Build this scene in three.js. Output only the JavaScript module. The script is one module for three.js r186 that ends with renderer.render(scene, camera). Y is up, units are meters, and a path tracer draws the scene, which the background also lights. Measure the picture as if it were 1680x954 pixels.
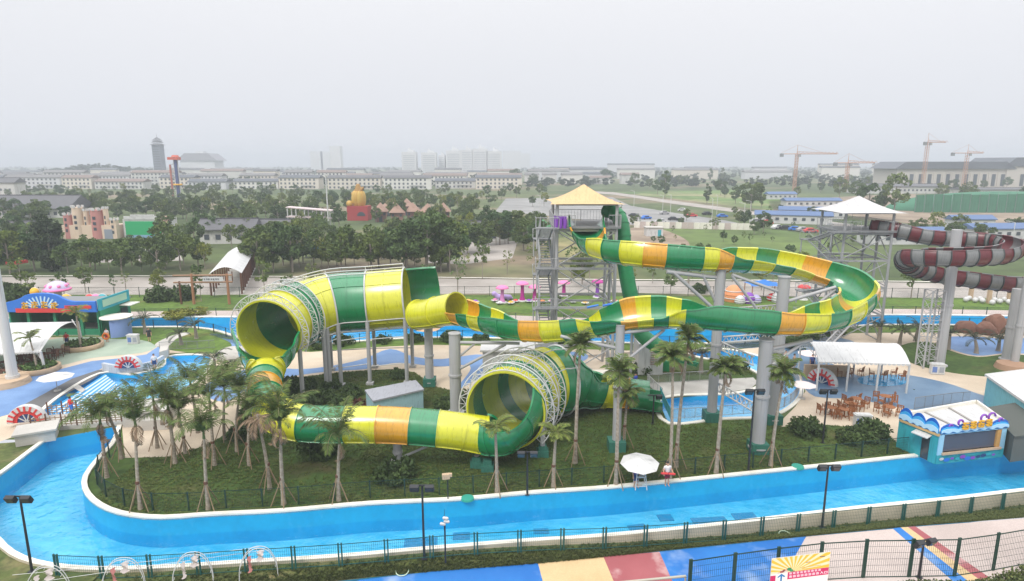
import * as THREE from 'three';
import { mergeGeometries, toCreasedNormals } from 'three/addons/utils/BufferGeometryUtils.js';
import { MarchingCubes } from 'three/addons/objects/MarchingCubes.js';

// ---- camera, sky, sun, exposure ------------------------------------------------
const scene = new THREE.Scene();
const camera = new THREE.PerspectiveCamera(48.9, 1680 / 954, 0.5, 9000);
camera.position.set(0, 22, 0);
camera.rotation.set(THREE.MathUtils.degToRad(-11.3), 0, 0);
scene.add(camera);
const renderer = new THREE.WebGLRenderer({ antialias: true });
renderer.toneMapping = THREE.LinearToneMapping;
renderer.toneMappingExposure = 1.42;
renderer.shadowMap.enabled = true;
{ // overcast sky: pale grey-white, a little brighter overhead
  const W = 512, Hh = 256, d = new Float32Array(W * Hh * 4);
  for (let j = 0; j < Hh; j++) for (let i = 0; i < W; i++) {
    const el = ((j + 0.5) / Hh - 0.5) * Math.PI, s = Math.sin(el), k = Math.max(0, s), o = (j * W + i) * 4;
    const az = (i / W) * Math.PI * 2, n = 0.012 * Math.sin(az * 3 + 5 * s) + 0.01 * Math.sin(az * 7 - 9 * s + 1);
    const v = 0.58 * (1 + 0.13 * k + 1.75 * k * k) + n * k * 2, t = Math.min(1, k * 3);   // standard overcast: brightest overhead
    d[o] = v * (0.965 + 0.03 * t); d[o + 1] = v * (0.99 + 0.007 * t); d[o + 2] = v * (1.06 - 0.035 * t); d[o + 3] = 1;
    if (s < 0) { d[o] = 0.56; d[o + 1] = 0.574; d[o + 2] = 0.615; }
  }
  const sky = new THREE.DataTexture(d, W, Hh, THREE.RGBAFormat, THREE.FloatType);
  sky.mapping = THREE.EquirectangularReflectionMapping; sky.magFilter = THREE.LinearFilter; sky.needsUpdate = true;
  scene.background = sky; scene.environment = sky;
}
const sun = new THREE.DirectionalLight(new THREE.Color(1, 0.96, 0.9), 1.45);
sun.name = 'sun'; sun.position.set(-45, 110, 20); sun.target.position.set(0, 0, -60);
sun.castShadow = true; sun.shadow.radius = 34; sun.shadow.mapSize.set(4096, 4096);
Object.assign(sun.shadow.camera, { left: -160, right: 160, top: 160, bottom: -160, near: 1, far: 400 });
scene.add(sun, sun.target);
scene.fog = new THREE.FogExp2(new THREE.Color(0.87, 0.935, 1.0), 0.00056);

// ---- helpers --------------------------------------------------------------------
const V = (x, y, z) => new THREE.Vector3(x, y, z), TAU = Math.PI * 2, rad = THREE.MathUtils.degToRad;
let seedState = 7;
const rnd = () => { seedState = (seedState + 0x6d2b79f5) | 0; let t = Math.imul(seedState ^ (seedState >>> 15), 1 | seedState); t = (t + Math.imul(t ^ (t >>> 7), 61 | t)) ^ t; return ((t ^ (t >>> 14)) >>> 0) / 4294967296; };
const rr = (a, b) => a + (b - a) * rnd(), pick = (a) => a[Math.floor(rnd() * a.length) % a.length];
const used = {};
const numbered = (n) => { const k = used[n] = (used[n] ?? -1) + 1; return k ? n + '_' + String(k).padStart(3, '0') : n; };
const ORD = ['first', 'second', 'third', 'fourth', 'fifth', 'sixth', 'seventh', 'eighth', 'ninth', 'tenth', 'eleventh', 'twelfth', 'thirteenth', 'fourteenth', 'fifteenth', 'sixteenth', 'seventeenth', 'eighteenth', 'nineteenth', 'twentieth'];
function tag(o, label, category, group, kind) {
  o.userData = { label, category }; if (group) o.userData.group = group; if (kind) o.userData.kind = kind; return o;
}
function thing(name, label, category, [x, y, z] = [0, 0, 0], turn = 0, group) {
  const o = new THREE.Group(); o.name = numbered(name); o.position.set(x, y, z); o.rotation.y = turn; scene.add(o);
  return tag(o, label, category, group);
}
function part(name, g, m, parent, label) {
  const o = new THREE.Mesh(Array.isArray(g) ? merge(g) : g, m); o.name = name; o.castShadow = o.receiveShadow = true; parent.add(o);
  if (label) o.userData.label = label; return o;
}
function struct(name, g, m) {
  const o = new THREE.Mesh(Array.isArray(g) ? merge(g) : g, m); o.name = numbered(name); o.receiveShadow = o.castShadow = true; o.userData.kind = 'structure'; scene.add(o); return o;
}
function single(name, g, m, label, category, group) { const o = new THREE.Mesh(Array.isArray(g) ? merge(g) : g, m); o.name = numbered(name); o.castShadow = o.receiveShadow = true; scene.add(o); return tag(o, label, category, group); }
function copy(src, [x, y, z], turn, label, scale = 1) {
  const c = src.clone(); c.name = numbered(src.name.replace(/_\d{3}$/, '')); c.position.set(x, y, z); c.rotation.y = turn;
  if (scale.isVector3) c.scale.copy(scale); else c.scale.setScalar(scale);
  c.userData = { ...src.userData }; if (label) c.userData.label = label; scene.add(c); return c;
}
function norm(g) { // plain position, normal, uv (+ colour)
  const q = g.index ? g.toNonIndexed() : g;
  for (const k of Object.keys(q.attributes)) if (!['position', 'normal', 'uv', 'color'].includes(k)) q.deleteAttribute(k);
  if (!q.attributes.normal) q.computeVertexNormals();
  if (!q.attributes.uv) q.setAttribute('uv', new THREE.Float32BufferAttribute(new Float32Array(q.attributes.position.count * 2), 2));
  return q;
}
const merge = (list) => list.length === 1 ? list[0] : mergeGeometries(list.map(norm));
function box(w, h, d, x = 0, y = 0, z = 0, ry = 0, rx = 0, rz = 0) { const g = new THREE.BoxGeometry(w, h, d); if (rx) g.rotateX(rx); if (rz) g.rotateZ(rz); if (ry) g.rotateY(ry); return g.translate(x, y, z); }
function bar(a, b, r, sides = 8, r2 = r) {
  const d = b.clone().sub(a), L = d.length(), g = new THREE.CylinderGeometry(r2, r, L, sides, 1);
  g.applyQuaternion(new THREE.Quaternion().setFromUnitVectors(V(0, 1, 0), d.normalize()));
  return g.translate((a.x + b.x) / 2, (a.y + b.y) / 2, (a.z + b.z) / 2);
}
const pole = (x, y0, z, y1, r, sides = 10, r2 = r) => bar(V(x, y0, z), V(x, y1, z), r, sides, r2);
const curveOf = (pts, closed = false) => new THREE.CatmullRomCurve3(pts.map((p) => p.isVector3 ? p : V(...p)), closed, 'centripetal');
const tube = (pts, r, n = 24, sides = 6, closed = false) => new THREE.TubeGeometry(curveOf(pts, closed), n, r, sides, closed);
function shapeOf(pts, holes = []) {
  const s = new THREE.Shape(pts.map(([x, z]) => new THREE.Vector2(x, -z)));
  for (const h of holes) s.holes.push(new THREE.Path(h.map(([x, z]) => new THREE.Vector2(x, -z)))); return s;
}
const sheet = (pts, y, holes) => new THREE.ShapeGeometry(shapeOf(pts, holes)).rotateX(-Math.PI / 2).translate(0, y, 0);      // uv in metres
const slab = (pts, y0, y1, holes) => new THREE.ExtrudeGeometry(shapeOf(pts, holes), { depth: y1 - y0, bevelEnabled: false }).rotateX(-Math.PI / 2).translate(0, y0, 0);
const smooth = (pts, n, closed = false) => curveOf(pts.map(([x, z]) => V(x, 0, z)), closed).getSpacedPoints(n).slice(0, closed ? n : n + 1).map((p) => [p.x, p.z]);
function offset(pts, d, closed = false) { // shifts a polyline sideways in plan
  return pts.map((p, i) => {
    const a = pts[closed ? (i - 1 + pts.length) % pts.length : Math.max(0, i - 1)], b = pts[closed ? (i + 1) % pts.length : Math.min(pts.length - 1, i + 1)];
    const dx = b[0] - a[0], dz = b[1] - a[1], l = Math.hypot(dx, dz) || 1; return [p[0] - dz / l * d, p[1] + dx / l * d];
  });
}
function ribbon(top, bot, yt, yb) { // wall or strip between two polylines of equal length; yt / yb numbers or functions of index
  const P = [], U = [], I = [], f = (y, i) => typeof y === 'function' ? y(i) : y; let u = 0;
  top.forEach((p, i) => { const q = bot[i]; if (i) u += Math.hypot(p[0] - top[i - 1][0], p[1] - top[i - 1][1]);
    const a = f(yt, i), b = f(yb, i); P.push(p[0], a, p[1], q[0], b, q[1]); U.push(u, 0, u, Math.hypot(p[0] - q[0], p[1] - q[1], a - b));
    if (i) { const k = i * 2; I.push(k - 2, k - 1, k, k, k - 1, k + 1); } });
  const g = new THREE.BufferGeometry(); g.setAttribute('position', new THREE.Float32BufferAttribute(P, 3)); g.setAttribute('uv', new THREE.Float32BufferAttribute(U, 2)); g.setIndex(I); g.computeVertexNormals(); return g;
}
// ---- textures and materials ------------------------------------------------------
const lat = new Float32Array(65536); for (let i = 0; i < 65536; i++) lat[i] = rnd();
const vn = (x, y, per) => { const xi = Math.floor(x), yi = Math.floor(y), fx = x - xi, fy = y - yi, sx = fx * fx * (3 - 2 * fx), sy = fy * fy * (3 - 2 * fy), m = (v) => ((v % per) + per) % per;
  const g = (i, j) => lat[(m(i) * 131 + m(j) * 757 + per * 17) & 65535]; const a = g(xi, yi), b = g(xi + 1, yi), c = g(xi, yi + 1), e = g(xi + 1, yi + 1); return a + (b - a) * sx + (c - a) * sy + (a - b - c + e) * sx * sy; };
const fbm = (u, v, base, oct) => { let s = 0, a = 0.5, t = 0, p = base; for (let o = 0; o < oct; o++, a *= 0.55, p *= 2) { s += a * vn(u * p, v * p, p); t += a; } return s / t; };
const toS = (c) => Math.round(255 * Math.min(1, Math.max(0, c <= 0.0031308 ? c * 12.92 : 1.055 * Math.pow(c, 1 / 2.4) - 0.055)));
function texture(size, metres, fn, srgb = true) { // fn(u, v) gives linear rgb or one value
  const d = new Uint8Array(size * size * 4);
  for (let j = 0; j < size; j++) for (let i = 0; i < size; i++) { const c = fn(i / size, j / size), o = (j * size + i) * 4; for (let k = 0; k < 3; k++) d[o + k] = srgb ? toS(c[k]) : Math.max(0, Math.min(255, Math.round((c.length ? c[k] : c) * 255))); d[o + 3] = 255; }
  const t = new THREE.DataTexture(d, size, size, THREE.RGBAFormat); t.wrapS = t.wrapT = THREE.RepeatWrapping; t.magFilter = t.minFilter = THREE.LinearFilter; if (srgb) t.colorSpace = THREE.SRGBColorSpace; t.repeat.set(1 / metres, 1 / metres); t.needsUpdate = true; return t;
}
const mix = (a, b, t) => { t = Math.max(0, Math.min(1, t)); return [a[0] + (b[0] - a[0]) * t, a[1] + (b[1] - a[1]) * t, a[2] + (b[2] - a[2]) * t]; };
const col = (c) => { const k = new THREE.Color(c); return [k.r, k.g, k.b]; };
const M = (c, roughness = 0.6, o = {}) => new THREE.MeshStandardMaterial({ color: c, roughness, side: THREE.DoubleSide, ...o });
const speckle = (c1, c2, metres, base = 6, oct = 6, size = 512, fine = 0.12) => texture(size, metres, (u, v) => { const k = fbm(u, v, base, oct), f = 1 + fine * (lat[(Math.floor(u * size) * 311 + Math.floor(v * size) * 613) & 65535] - 0.5) * 2; return mix(c1, c2, (k - 0.28) * 2.2).map((x) => x * f); });
const tex = {
  lawn: texture(1024, 26, (u, v) => { const a = fbm(u, v, 5, 5), b = fbm(v, u, 60, 3), c = fbm(u + 0.3, v, 9, 4); let k = mix([0.028, 0.062, 0.008], [0.07, 0.122, 0.018], a * 1.5 - 0.35); k = mix(k, [0.10, 0.085, 0.03], Math.max(0, c - 0.57) * 3.2); return k.map((x) => x * (0.6 + b * 0.8)); }),
  strip: texture(1024, 18, (u, v) => { const a = fbm(u, v, 6, 5), b = fbm(v, u, 70, 3), c = fbm(u + 0.3, v, 7, 5); let k = mix([0.050, 0.078, 0.018], [0.105, 0.125, 0.032], a * 1.6 - 0.4); k = mix(k, [0.22, 0.18, 0.085], Math.max(0, c - 0.5) * 4); return k.map((x) => x * (0.55 + b * 0.9)); }),
  land: texture(1024, 420, (u, v) => { const a = fbm(u, v, 5, 6), b = fbm(v, u, 90, 3), c = fbm(u + 0.4, v, 8, 5); let k = mix([0.045, 0.075, 0.02], [0.11, 0.14, 0.045], a * 1.7 - 0.4); k = mix(k, [0.22, 0.17, 0.11], Math.max(0, c - 0.56) * 6); return k.map((x) => x * (0.6 + b * 0.8)); }),
  deck: speckle([0.49, 0.40, 0.295], [0.60, 0.50, 0.385], 14, 5, 6),
  blueDeck: speckle([0.10, 0.20, 0.40], [0.16, 0.28, 0.50], 12, 5, 6),
  greyBlue: speckle([0.085, 0.165, 0.27], [0.13, 0.22, 0.33], 12, 5, 6),
  greenDeck: speckle([0.27, 0.35, 0.27], [0.35, 0.42, 0.33], 12, 5, 6),
  pathBlue: texture(1024, 20, (u, v) => { const a = fbm(u, v, 6, 6), c = fbm(v + 0.2, u, 9, 5); let k = mix([0.008, 0.12, 0.42], [0.022, 0.20, 0.55], a * 1.6 - 0.4); return mix(k, [0.34, 0.45, 0.62], Math.max(0, c - 0.6) * 2.6); }),
  pathRed: texture(512, 12, (u, v) => { const a = fbm(u, v, 6, 6), c = fbm(v + 0.2, u, 5, 6); return mix(mix([0.30, 0.075, 0.085], [0.38, 0.11, 0.12], a * 1.5 - 0.3), [0.62, 0.47, 0.45], Math.max(0, c - 0.58) * 4.5); }),
  pathCream: speckle([0.54, 0.385, 0.20], [0.64, 0.47, 0.26], 12, 5, 6),
  pathPink: speckle([0.44, 0.365, 0.335], [0.54, 0.455, 0.42], 16, 4, 6),
  road: speckle([0.30, 0.27, 0.24], [0.40, 0.365, 0.33], 22, 5, 6),
  concrete: speckle([0.38, 0.36, 0.33], [0.52, 0.50, 0.46], 8, 4, 6),
  asphalt: speckle([0.20, 0.20, 0.195], [0.30, 0.295, 0.285], 60, 6, 6),
  dirt: speckle([0.19, 0.14, 0.10], [0.33, 0.26, 0.19], 50, 6, 6),
  poolBlue: speckle([0.003, 0.30, 0.58], [0.010, 0.37, 0.66], 10, 4, 5, 512, 0.05),
  canalFloor: texture(1024, 24, (u, v) => { const a = fbm(u, v, 6, 6), b = fbm(v, u + 0.2, 30, 3), q = fbm(u * 2 + 0.1, v * 6, 12, 4); return mix([0.008, 0.36, 0.58], [0.13, 0.54, 0.72], a * 1.5 + q * 1.1 - 0.9).map((x) => x * (0.92 + 0.16 * b)); }),
  canalWall: texture(1024, 16, (u, v) => { const a = fbm(u, v, 5, 5), st = fbm(u * 2, v, 14, 4), b = fbm(v, u, 60, 2); const k = mix([0.002, 0.29, 0.54], [0.006, 0.36, 0.62], a * 1.8 - 0.4); return mix(k, [0.13, 0.44, 0.64], Math.max(0, st - 0.55) * 1.1).map((x) => x * (0.94 + 0.12 * b)); }),
  poolFloor: speckle([0.14, 0.46, 0.74], [0.26, 0.58, 0.80], 8, 4, 6, 512, 0.06),
  coping: speckle([0.62, 0.58, 0.49], [0.78, 0.75, 0.67], 6, 4, 6),
  bank: speckle([0.42, 0.37, 0.27], [0.56, 0.5, 0.38], 7, 4, 6),
  ripple: texture(512, 7, (u, v) => { const w = fbm(u, v, 6, 4), q = fbm(v + 0.37, u + 0.11, 16, 3); return w * 0.6 + q * 0.4; }, false),
  grain: texture(256, 3, (u, v) => fbm(u, v, 8, 5), false),
  bark: texture(256, 1.2, (u, v) => mix([0.16, 0.13, 0.10], [0.36, 0.32, 0.27], fbm(u, v, 6, 5) * 1.4 - 0.2)),
  fade: texture(512, 5, (u, v) => { const a = fbm(u, v, 4, 6), b = fbm(v, u + 0.3, 12, 4), w = fbm(u * 5, v * 0.7, 16, 3); const s = 0.82 + 0.16 * a + 0.08 * (b - 0.5) - Math.max(0, w - 0.56) * 0.9; return [s, s, s * 0.99]; }),
  gloss: texture(256, 4, (u, v) => 0.55 + 0.45 * fbm(u, v, 5, 5), false),
};
const T = (t, roughness = 0.9, o = {}) => M(0xffffff, roughness, { map: t, ...o });
const L = (r, g, b) => new THREE.Color().setRGB(r, g, b);
const gel = (c) => new THREE.MeshPhysicalMaterial({ color: c, map: tex.fade, roughness: 0.3, ior: 1.62, clearcoat: 1, clearcoatRoughness: 0.26, roughnessMap: tex.gloss, side: THREE.DoubleSide });
const mats = {
  lawn: T(tex.lawn, 1, { bumpMap: tex.lawn, bumpScale: 0.05 }), strip: T(tex.strip, 1, { bumpMap: tex.strip, bumpScale: 0.06 }), land: T(tex.land, 1),
  deck: T(tex.deck, 0.85), blueDeck: T(tex.blueDeck, 0.6), greyBlue: T(tex.greyBlue, 0.35), greenDeck: T(tex.greenDeck, 0.7), pathBlue: T(tex.pathBlue, 0.6), pathRed: T(tex.pathRed, 0.7), pathCream: T(tex.pathCream, 0.75), pathPink: T(tex.pathPink, 0.8),
  road: T(tex.road, 0.9), concrete: T(tex.concrete, 0.9), asphalt: T(tex.asphalt, 0.9), dirt: T(tex.dirt, 1), poolBlue: T(tex.poolBlue, 0.45), canalFloor: T(tex.canalFloor, 0.6), canalWall: T(tex.canalWall, 0.5), poolFloor: T(tex.poolFloor, 0.6), coping: T(tex.coping, 0.8), bank: T(tex.bank, 0.9),
  water: new THREE.MeshPhysicalMaterial({ color: L(0.82, 0.95, 1.0), roughness: 0.04, transmission: 1, thickness: 0, ior: 1.33, bumpMap: tex.ripple, bumpScale: 0.28, side: THREE.DoubleSide }),
  green: gel(L(0.001, 0.225, 0.072)), yellow: gel(L(0.66, 0.655, 0.014)), orange: gel(L(0.74, 0.36, 0.012)),
  tubeGreen: M(L(0.012, 0.22, 0.075), 0.35, { map: tex.fade }),
  steel: M(L(0.42, 0.42, 0.43), 0.45, { map: tex.fade }), white: M(L(0.62, 0.62, 0.62), 0.5, { map: tex.fade }), darkSteel: M(L(0.22, 0.23, 0.24), 0.5, { map: tex.fade }), canvas: M(L(0.66, 0.66, 0.66), 0.8, { map: tex.fade }),
  footing: M(L(0.03, 0.16, 0.115), 0.7, { map: tex.fade }), fence: M(L(0.008, 0.036, 0.026), 0.5), black: M(L(0.02, 0.022, 0.026), 0.5), railing: M(L(0.10, 0.15, 0.16), 0.5),
  glassDark: M(L(0.05, 0.06, 0.07), 0.12), wood: M(L(0.30, 0.11, 0.035), 0.6, { map: tex.fade }), darkWood: M(L(0.14, 0.06, 0.035), 0.7, { map: tex.fade }), paleWood: M(L(0.30, 0.21, 0.13), 0.8, { map: tex.fade }), red: M(L(0.60, 0.04, 0.04), 0.5), blue: M(L(0.02, 0.15, 0.55), 0.5), navy: M(L(0.02, 0.05, 0.16), 0.5), bark: T(tex.bark, 0.95), skin: M(L(0.5, 0.28, 0.19), 0.6), hair: M(L(0.015, 0.012, 0.01), 0.6), pink: M(L(0.75, 0.20, 0.42), 0.5), purple: M(L(0.22, 0.06, 0.42), 0.5), gold: M(L(0.75, 0.40, 0.02), 0.45), teal: M(L(0.03, 0.36, 0.42), 0.6, { map: tex.fade }), paleBlue: M(L(0.36, 0.55, 0.62), 0.7, { map: tex.fade }), stone: M(L(0.55, 0.40, 0.27), 0.9, { map: tex.fade }),
};
const PALETTE = { G: mats.green, Y: mats.yellow, O: mats.orange };

// ---- ground, water, paths -----------------------------------------------------------
const islandCoping = smooth([[-33.6,-51.08],[-32.01,-47.48],[-31.33,-44.32],[-30.42,-41.7],[-28.92,-39.67],[-26.81,-37.96],[-24.77,-37.01],[-22.22,-36.59],[-19.32,-36.94],[-14.84,-37.37],[-9.57,-38.26],[-3.24,-38.88],[1.24,-39.67],[6.7,-40.41],[15.66,-42.15],[25.4,-44.13],[32.21,-45.54],[40.13,-46.71],[52.54,-48.63]], 90);
const outerCoping = smooth([[-37.6,-48.4],[-37.41,-47.04],[-36.76,-42.98],[-36.52,-40.92],[-35.68,-38.88],[-33.31,-36.38],[-30.56,-34.53],[-28.78,-33.24],[-26.66,-32.27],[-23.63,-31.71],[-19.95,-31.77],[-15.08,-32.27],[-9.75,-32.83],[-4.96,-33.54],[0.36,-34.27],[5.88,-34.91],[13.67,-36.24],[22.17,-37.96],[29.34,-39.19],[35.12,-40.33],[46.21,-42.24]], 90);
const backFar = smooth([[-85.68,-89.13],[-59.68,-89.49],[-43.35,-90.23],[-29.84,-89.49],[-12.19,-88.77],[0.85,-86.99],[13.36,-84.95],[21.4,-83.64],[27.88,-83.32],[39.3,-86.99],[49.93,-90.99],[60.87,-91.37],[77.85,-90.23],[93.04,-89.49]], 60);
const backNear = smooth([[-80.65,-83.64],[-56.38,-84.29],[-42.28,-84.29],[-32.2,-77.62],[-24.79,-75.97],[-18.46,-77.9],[-10.96,-79.34],[0.78,-78.76],[12.18,-77.07],[19.67,-76.52],[27.41,-77.07],[36.26,-79.93],[46.95,-85.28],[57.44,-85.96],[73.5,-84.95],[87.88,-84.29]], 60);
const splash = smooth([[14.47,-57.52],[21.22,-58.66],[24.08,-60.01],[26.23,-62.9],[26.09,-66.27],[24.12,-69.31],[21.76,-70.69],[20.96,-72.37],[23.49,-74.13],[26.81,-73.12],[29.17,-69.54],[29.69,-64.65],[28.42,-60.01],[26.15,-56.42],[22.83,-53.49],[18.18,-52.8],[13.57,-51.86]], 70, true);
const wavePool = smooth([[-42.37,-54.63],[-43.49,-65.25],[-40.22,-64.45],[-38.35,-67.33],[-39.71,-70.93],[-37.67,-71.65],[-35.07,-70.93],[-33.26,-66.48],[-32.49,-61.43],[-32.61,-55.96],[-32.62,-54.05],[-33.9,-52.26],[-37.86,-51.08],[-40.56,-52.39]], 60, true);
const frontHole = [...islandCoping, ...[...outerCoping].reverse()];
const backHole = [...backFar, ...[...backNear].reverse()];
// the land: a plain with low swells far off, cut out at the basins
struct('ground', sheet([[-3600, 60], [3600, 60], [3600, -3300], [-3600, -3300]], 0, [[...islandCoping, [140, islandCoping.at(-1)[1]], [140, 40], [-140, 40], [-140, outerCoping[0][1]], outerCoping[0]], backHole, splash, wavePool]), mats.land);

function basin(name, rim, closed, depth, waterDown, floorPoly) {
  const low = rim.map((p) => p);
  struct(name + '_wall', ribbon(closed ? [...rim, rim[0]] : rim, closed ? [...low, low[0]] : low, 0.02, -depth), /canal/.test(name) ? mats.canalWall : mats.poolBlue);
  if (floorPoly) { struct(name + '_floor', sheet(floorPoly, -depth + 0.02), name === 'canal' ? mats.canalFloor : name === 'back_canal' ? mats.poolBlue : mats.poolFloor); struct(name + '_water', sheet(floorPoly, -waterDown), mats.water); }
}
basin('canal', islandCoping, false, 2.0, 1.15, frontHole); basin('canal', outerCoping, false, 2.0);
basin('back_canal', backFar, false, 1.7, 1.0, backHole); basin('back_canal', backNear, false, 1.7);
basin('splash_pool', splash, true, 1.0, 0.28, splash); basin('wave_pool', wavePool, true, 0.9, 0.25, wavePool);
{ // a darker painted band along the far wall at the water line and dark plates on the canal floor, as in the photograph
  
  for (const [px, pz, w, d, a] of [[-5.88,-37.18, 2.1, 0.9, 0.06], [-3.31,-37.86, 1.1, 0.8, 0.06], [1.94,-38.43, 1.0, 0.6, 0.06], [8.4,-38.86, 1.2, 0.7, 0.2], [10.56,-40.06, 1.0, 0.8, 0.1], [13.49,-39.6, 2.4, 1.0, 0.1], [16.07,-40.21, 1.6, 0.9, 0.1]]) struct('canal_floor_plate', box(w, 0.04, d, px, -1.95, pz, a), M(L(0.01, 0.22, 0.40), 0.7));
}
// copings: raised cream kerbs on both sides of each basin
function coping(name, rim, w, h, closed = false, y = 0, m = mats.coping) {
  const r = closed ? [...rim, rim[0]] : rim, out = offset(r, w);
  struct(name, [ribbon(r, out, y + h, y + h), ribbon(out, out, y + h, y - 0.02), ribbon(r, r, y + h, y - 0.06)], m);
}
coping('canal_coping', islandCoping, -0.34, 0.14); coping('canal_coping', outerCoping, 0.34, 0.14);
coping('back_canal_coping', backFar, -0.5, 0.12); coping('back_canal_coping', backNear, 0.5, 0.12);
coping('splash_pool_coping', splash, -0.4, 0.10, true); coping('wave_pool_coping', wavePool, -0.35, 0.10, true);

// the near bank drops away from the canal towards the right, so that the outside of the canal wall shows
const bankDrop = outerCoping.map((p) => -0.05 - 0.85 * THREE.MathUtils.smoothstep(p[0], -6, 26));
const outerEdge = offset(outerCoping, 0.36);
struct('canal_outer_wall', ribbon(outerEdge, outerEdge, 0.13, -1.1), mats.bank);

// sheets on the far side
const yDeck = 0.006, lawnLight = T(tex.lawn, 1, { color: L(1.7, 1.6, 1.5), bumpMap: tex.lawn, bumpScale: 0.05 });
struct('pool_deck', sheet([[-66.23,-60.01],[-80.84,-78.76],[-53.6,-79.93],[-40.34,-80.23],[-30.93,-74.39],[-23.91,-73.12],[-17.79,-74.91],[-10.55,-76.24],[0.75,-75.44],[11.71,-73.88],[18.9,-73.37],[26.34,-73.88],[34.91,-76.79],[45.09,-81.74],[54.95,-82.05],[83.56,-79.93],[75.86,-60.01],[50.86,-46.93],[30.71,-46.93],[31.03,-49.58],[28.84,-50.7],[26.11,-51.47],[22.87,-50.82],[22.77,-51.47],[26.04,-55.51],[28.87,-59.67],[30.47,-65.25],[29.95,-70.46],[27.16,-74.13],[23.8,-75.17],[20.92,-74.13],[20.13,-71.17],[17.52,-70],[13.57,-68.2],[10.94,-63.67],[7.59,-63.28],[3.91,-65.25],[0.64,-63.67],[-2.41,-60.01],[-4.67,-58],[-6.11,-59.67],[-7.81,-60.89],[-10.42,-65.25],[-13.21,-66.27],[-18.23,-65.25],[-22.78,-63.28],[-24.08,-60.01],[-25.14,-56.73],[-23.6,-51.08],[-23.79,-48.63],[-24.47,-46.93],[-25.47,-46.06],[-25.75,-45.23],[-29.34,-45.03],[-33.4,-51.08],[-31.77,-53.21],[-31.87,-55.21],[-31.56,-60.54],[-32.6,-66.48],[-34.72,-71.41],[-38.28,-72.87],[-40.78,-72.13],[-39.22,-68.2],[-40.81,-65.45],[-44.13,-66.27],[-43.23,-55.51],[-41.41,-52.39],[-39.93,-51.08],[-42.81,-44.32]], yDeck), mats.deck);
const lawnPoly = [...offset(islandCoping, -0.33), ...[[50.86,-46.93],[30.77,-47.04],[31.1,-49.7],[28.91,-50.82],[26.17,-51.6],[22.92,-50.95],[22.56,-51.21],[22.51,-52.66],[17.96,-52.13],[13.38,-51.08],[13.86,-57.36],[21.15,-59.16],[24.04,-60.54],[25.79,-62.9],[25.59,-65.45],[23.61,-68.2],[21.29,-69.54],[19.86,-70.93],[17.58,-70.23],[13.61,-68.42],[10.97,-63.86],[7.61,-63.47],[3.92,-65.45],[0.64,-63.86],[-2.41,-60.19],[-4.68,-58.17],[-6.12,-59.84],[-7.83,-61.07],[-10.45,-65.45],[-13.25,-66.48],[-18.28,-65.45],[-22.84,-63.47],[-24.15,-60.19],[-25.21,-56.89],[-23.65,-51.21],[-23.85,-48.75],[-24.52,-47.04],[-25.53,-46.17],[-25.8,-45.33],[-29.44,-45.13]]];
struct('front_lawn', sheet(lawnPoly, 0.012), mats.lawn);
struct('pool_ledge', sheet([[13.74,-61.79],[22.78,-63.28],[25.2,-63.67],[25.13,-62.16],[23.73,-60.36],[21.21,-59.33],[14.35,-58]], 0.02), mats.concrete);
// painted deck fields
const yP = 0.014;
struct('green_deck', sheet(smooth([[-51.43,-56.73],[-53.35,-66.06],[-49.91,-67.76],[-48.28,-70.46],[-45.49,-71.65],[-43.34,-72.87],[-43.73,-75.97],[-46.48,-78.47],[-50.35,-78.47],[-55.97,-79.93],[-59.8,-77.62],[-66.72,-74.91],[-64.17,-65.65]], 60, true), yP), mats.greenDeck);
struct('blue_deck', sheet([[-49.78,-51.08],[-50.4,-55.51],[-52.43,-64.84],[-49.03,-66.48],[-47.54,-69.31],[-44.78,-70.46],[-42.79,-71.89],[-43.28,-75.71],[-41.72,-73.62],[-40.2,-70],[-41.41,-66.48],[-44.79,-67.33],[-44.32,-59.67],[-43.9,-56.12],[-44.47,-54.34],[-45.65,-52.39],[-44.61,-48.63]], yP + 0.004), mats.blueDeck);
struct('blue_deck', sheet(smooth([[-30.71,-60.01],[-29.95,-65.25],[-27.33,-66.9],[-22.53,-66.48],[-19,-68.2],[-16.79,-70.46],[-14.68,-74.13],[-11.27,-70.93],[-8.35,-70],[-3.57,-71.89],[-0.7,-70],[4.33,-72.87],[8.61,-72.37],[8.29,-69.54],[4.05,-67.76],[-0.65,-65.25],[-3.18,-63.67],[-5.42,-60.01],[-4.72,-67.76],[-8.05,-67.33],[-12.97,-68.64],[-15.9,-66.48],[-19.64,-65.65],[-23.04,-64.05],[-25.99,-61.79],[-26.86,-56.73]], 110, true), yP + 0.004), mats.blueDeck);
struct('blue_deck', sheet(smooth([[-39.58,-81.13],[-36.26,-79.93],[-29.66,-74.91],[-27.07,-73.88],[-29.67,-71.17],[-33.55,-73.62],[-37.69,-77.07]], 40, true), yP + 0.004), mats.blueDeck);
struct('grey_blue_deck', sheet(smooth([[31.02,-70],[31.82,-74.39],[34.74,-78.19],[40.2,-79.93],[42.94,-77.62],[38.65,-73.62],[36.14,-71.41],[36.9,-63.67],[41.31,-64.65],[44.17,-62.16],[45.15,-59.16],[45.71,-56.73],[39.15,-53.77],[35.28,-55.51],[32.41,-57.52],[29.17,-58],[29.02,-60.01],[30.73,-65.25]], 80, true), yP + 0.004), mats.greyBlue);
struct('grey_blue_deck', sheet(smooth([[24.04,-75.97],[27.6,-77.62],[33.43,-78.76],[39.46,-81.74],[44.28,-83.32],[38.09,-78.76],[32.31,-75.97],[28.72,-74.39],[25.21,-74.91]], 40, true), yP + 0.004), mats.greyBlue);
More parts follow.
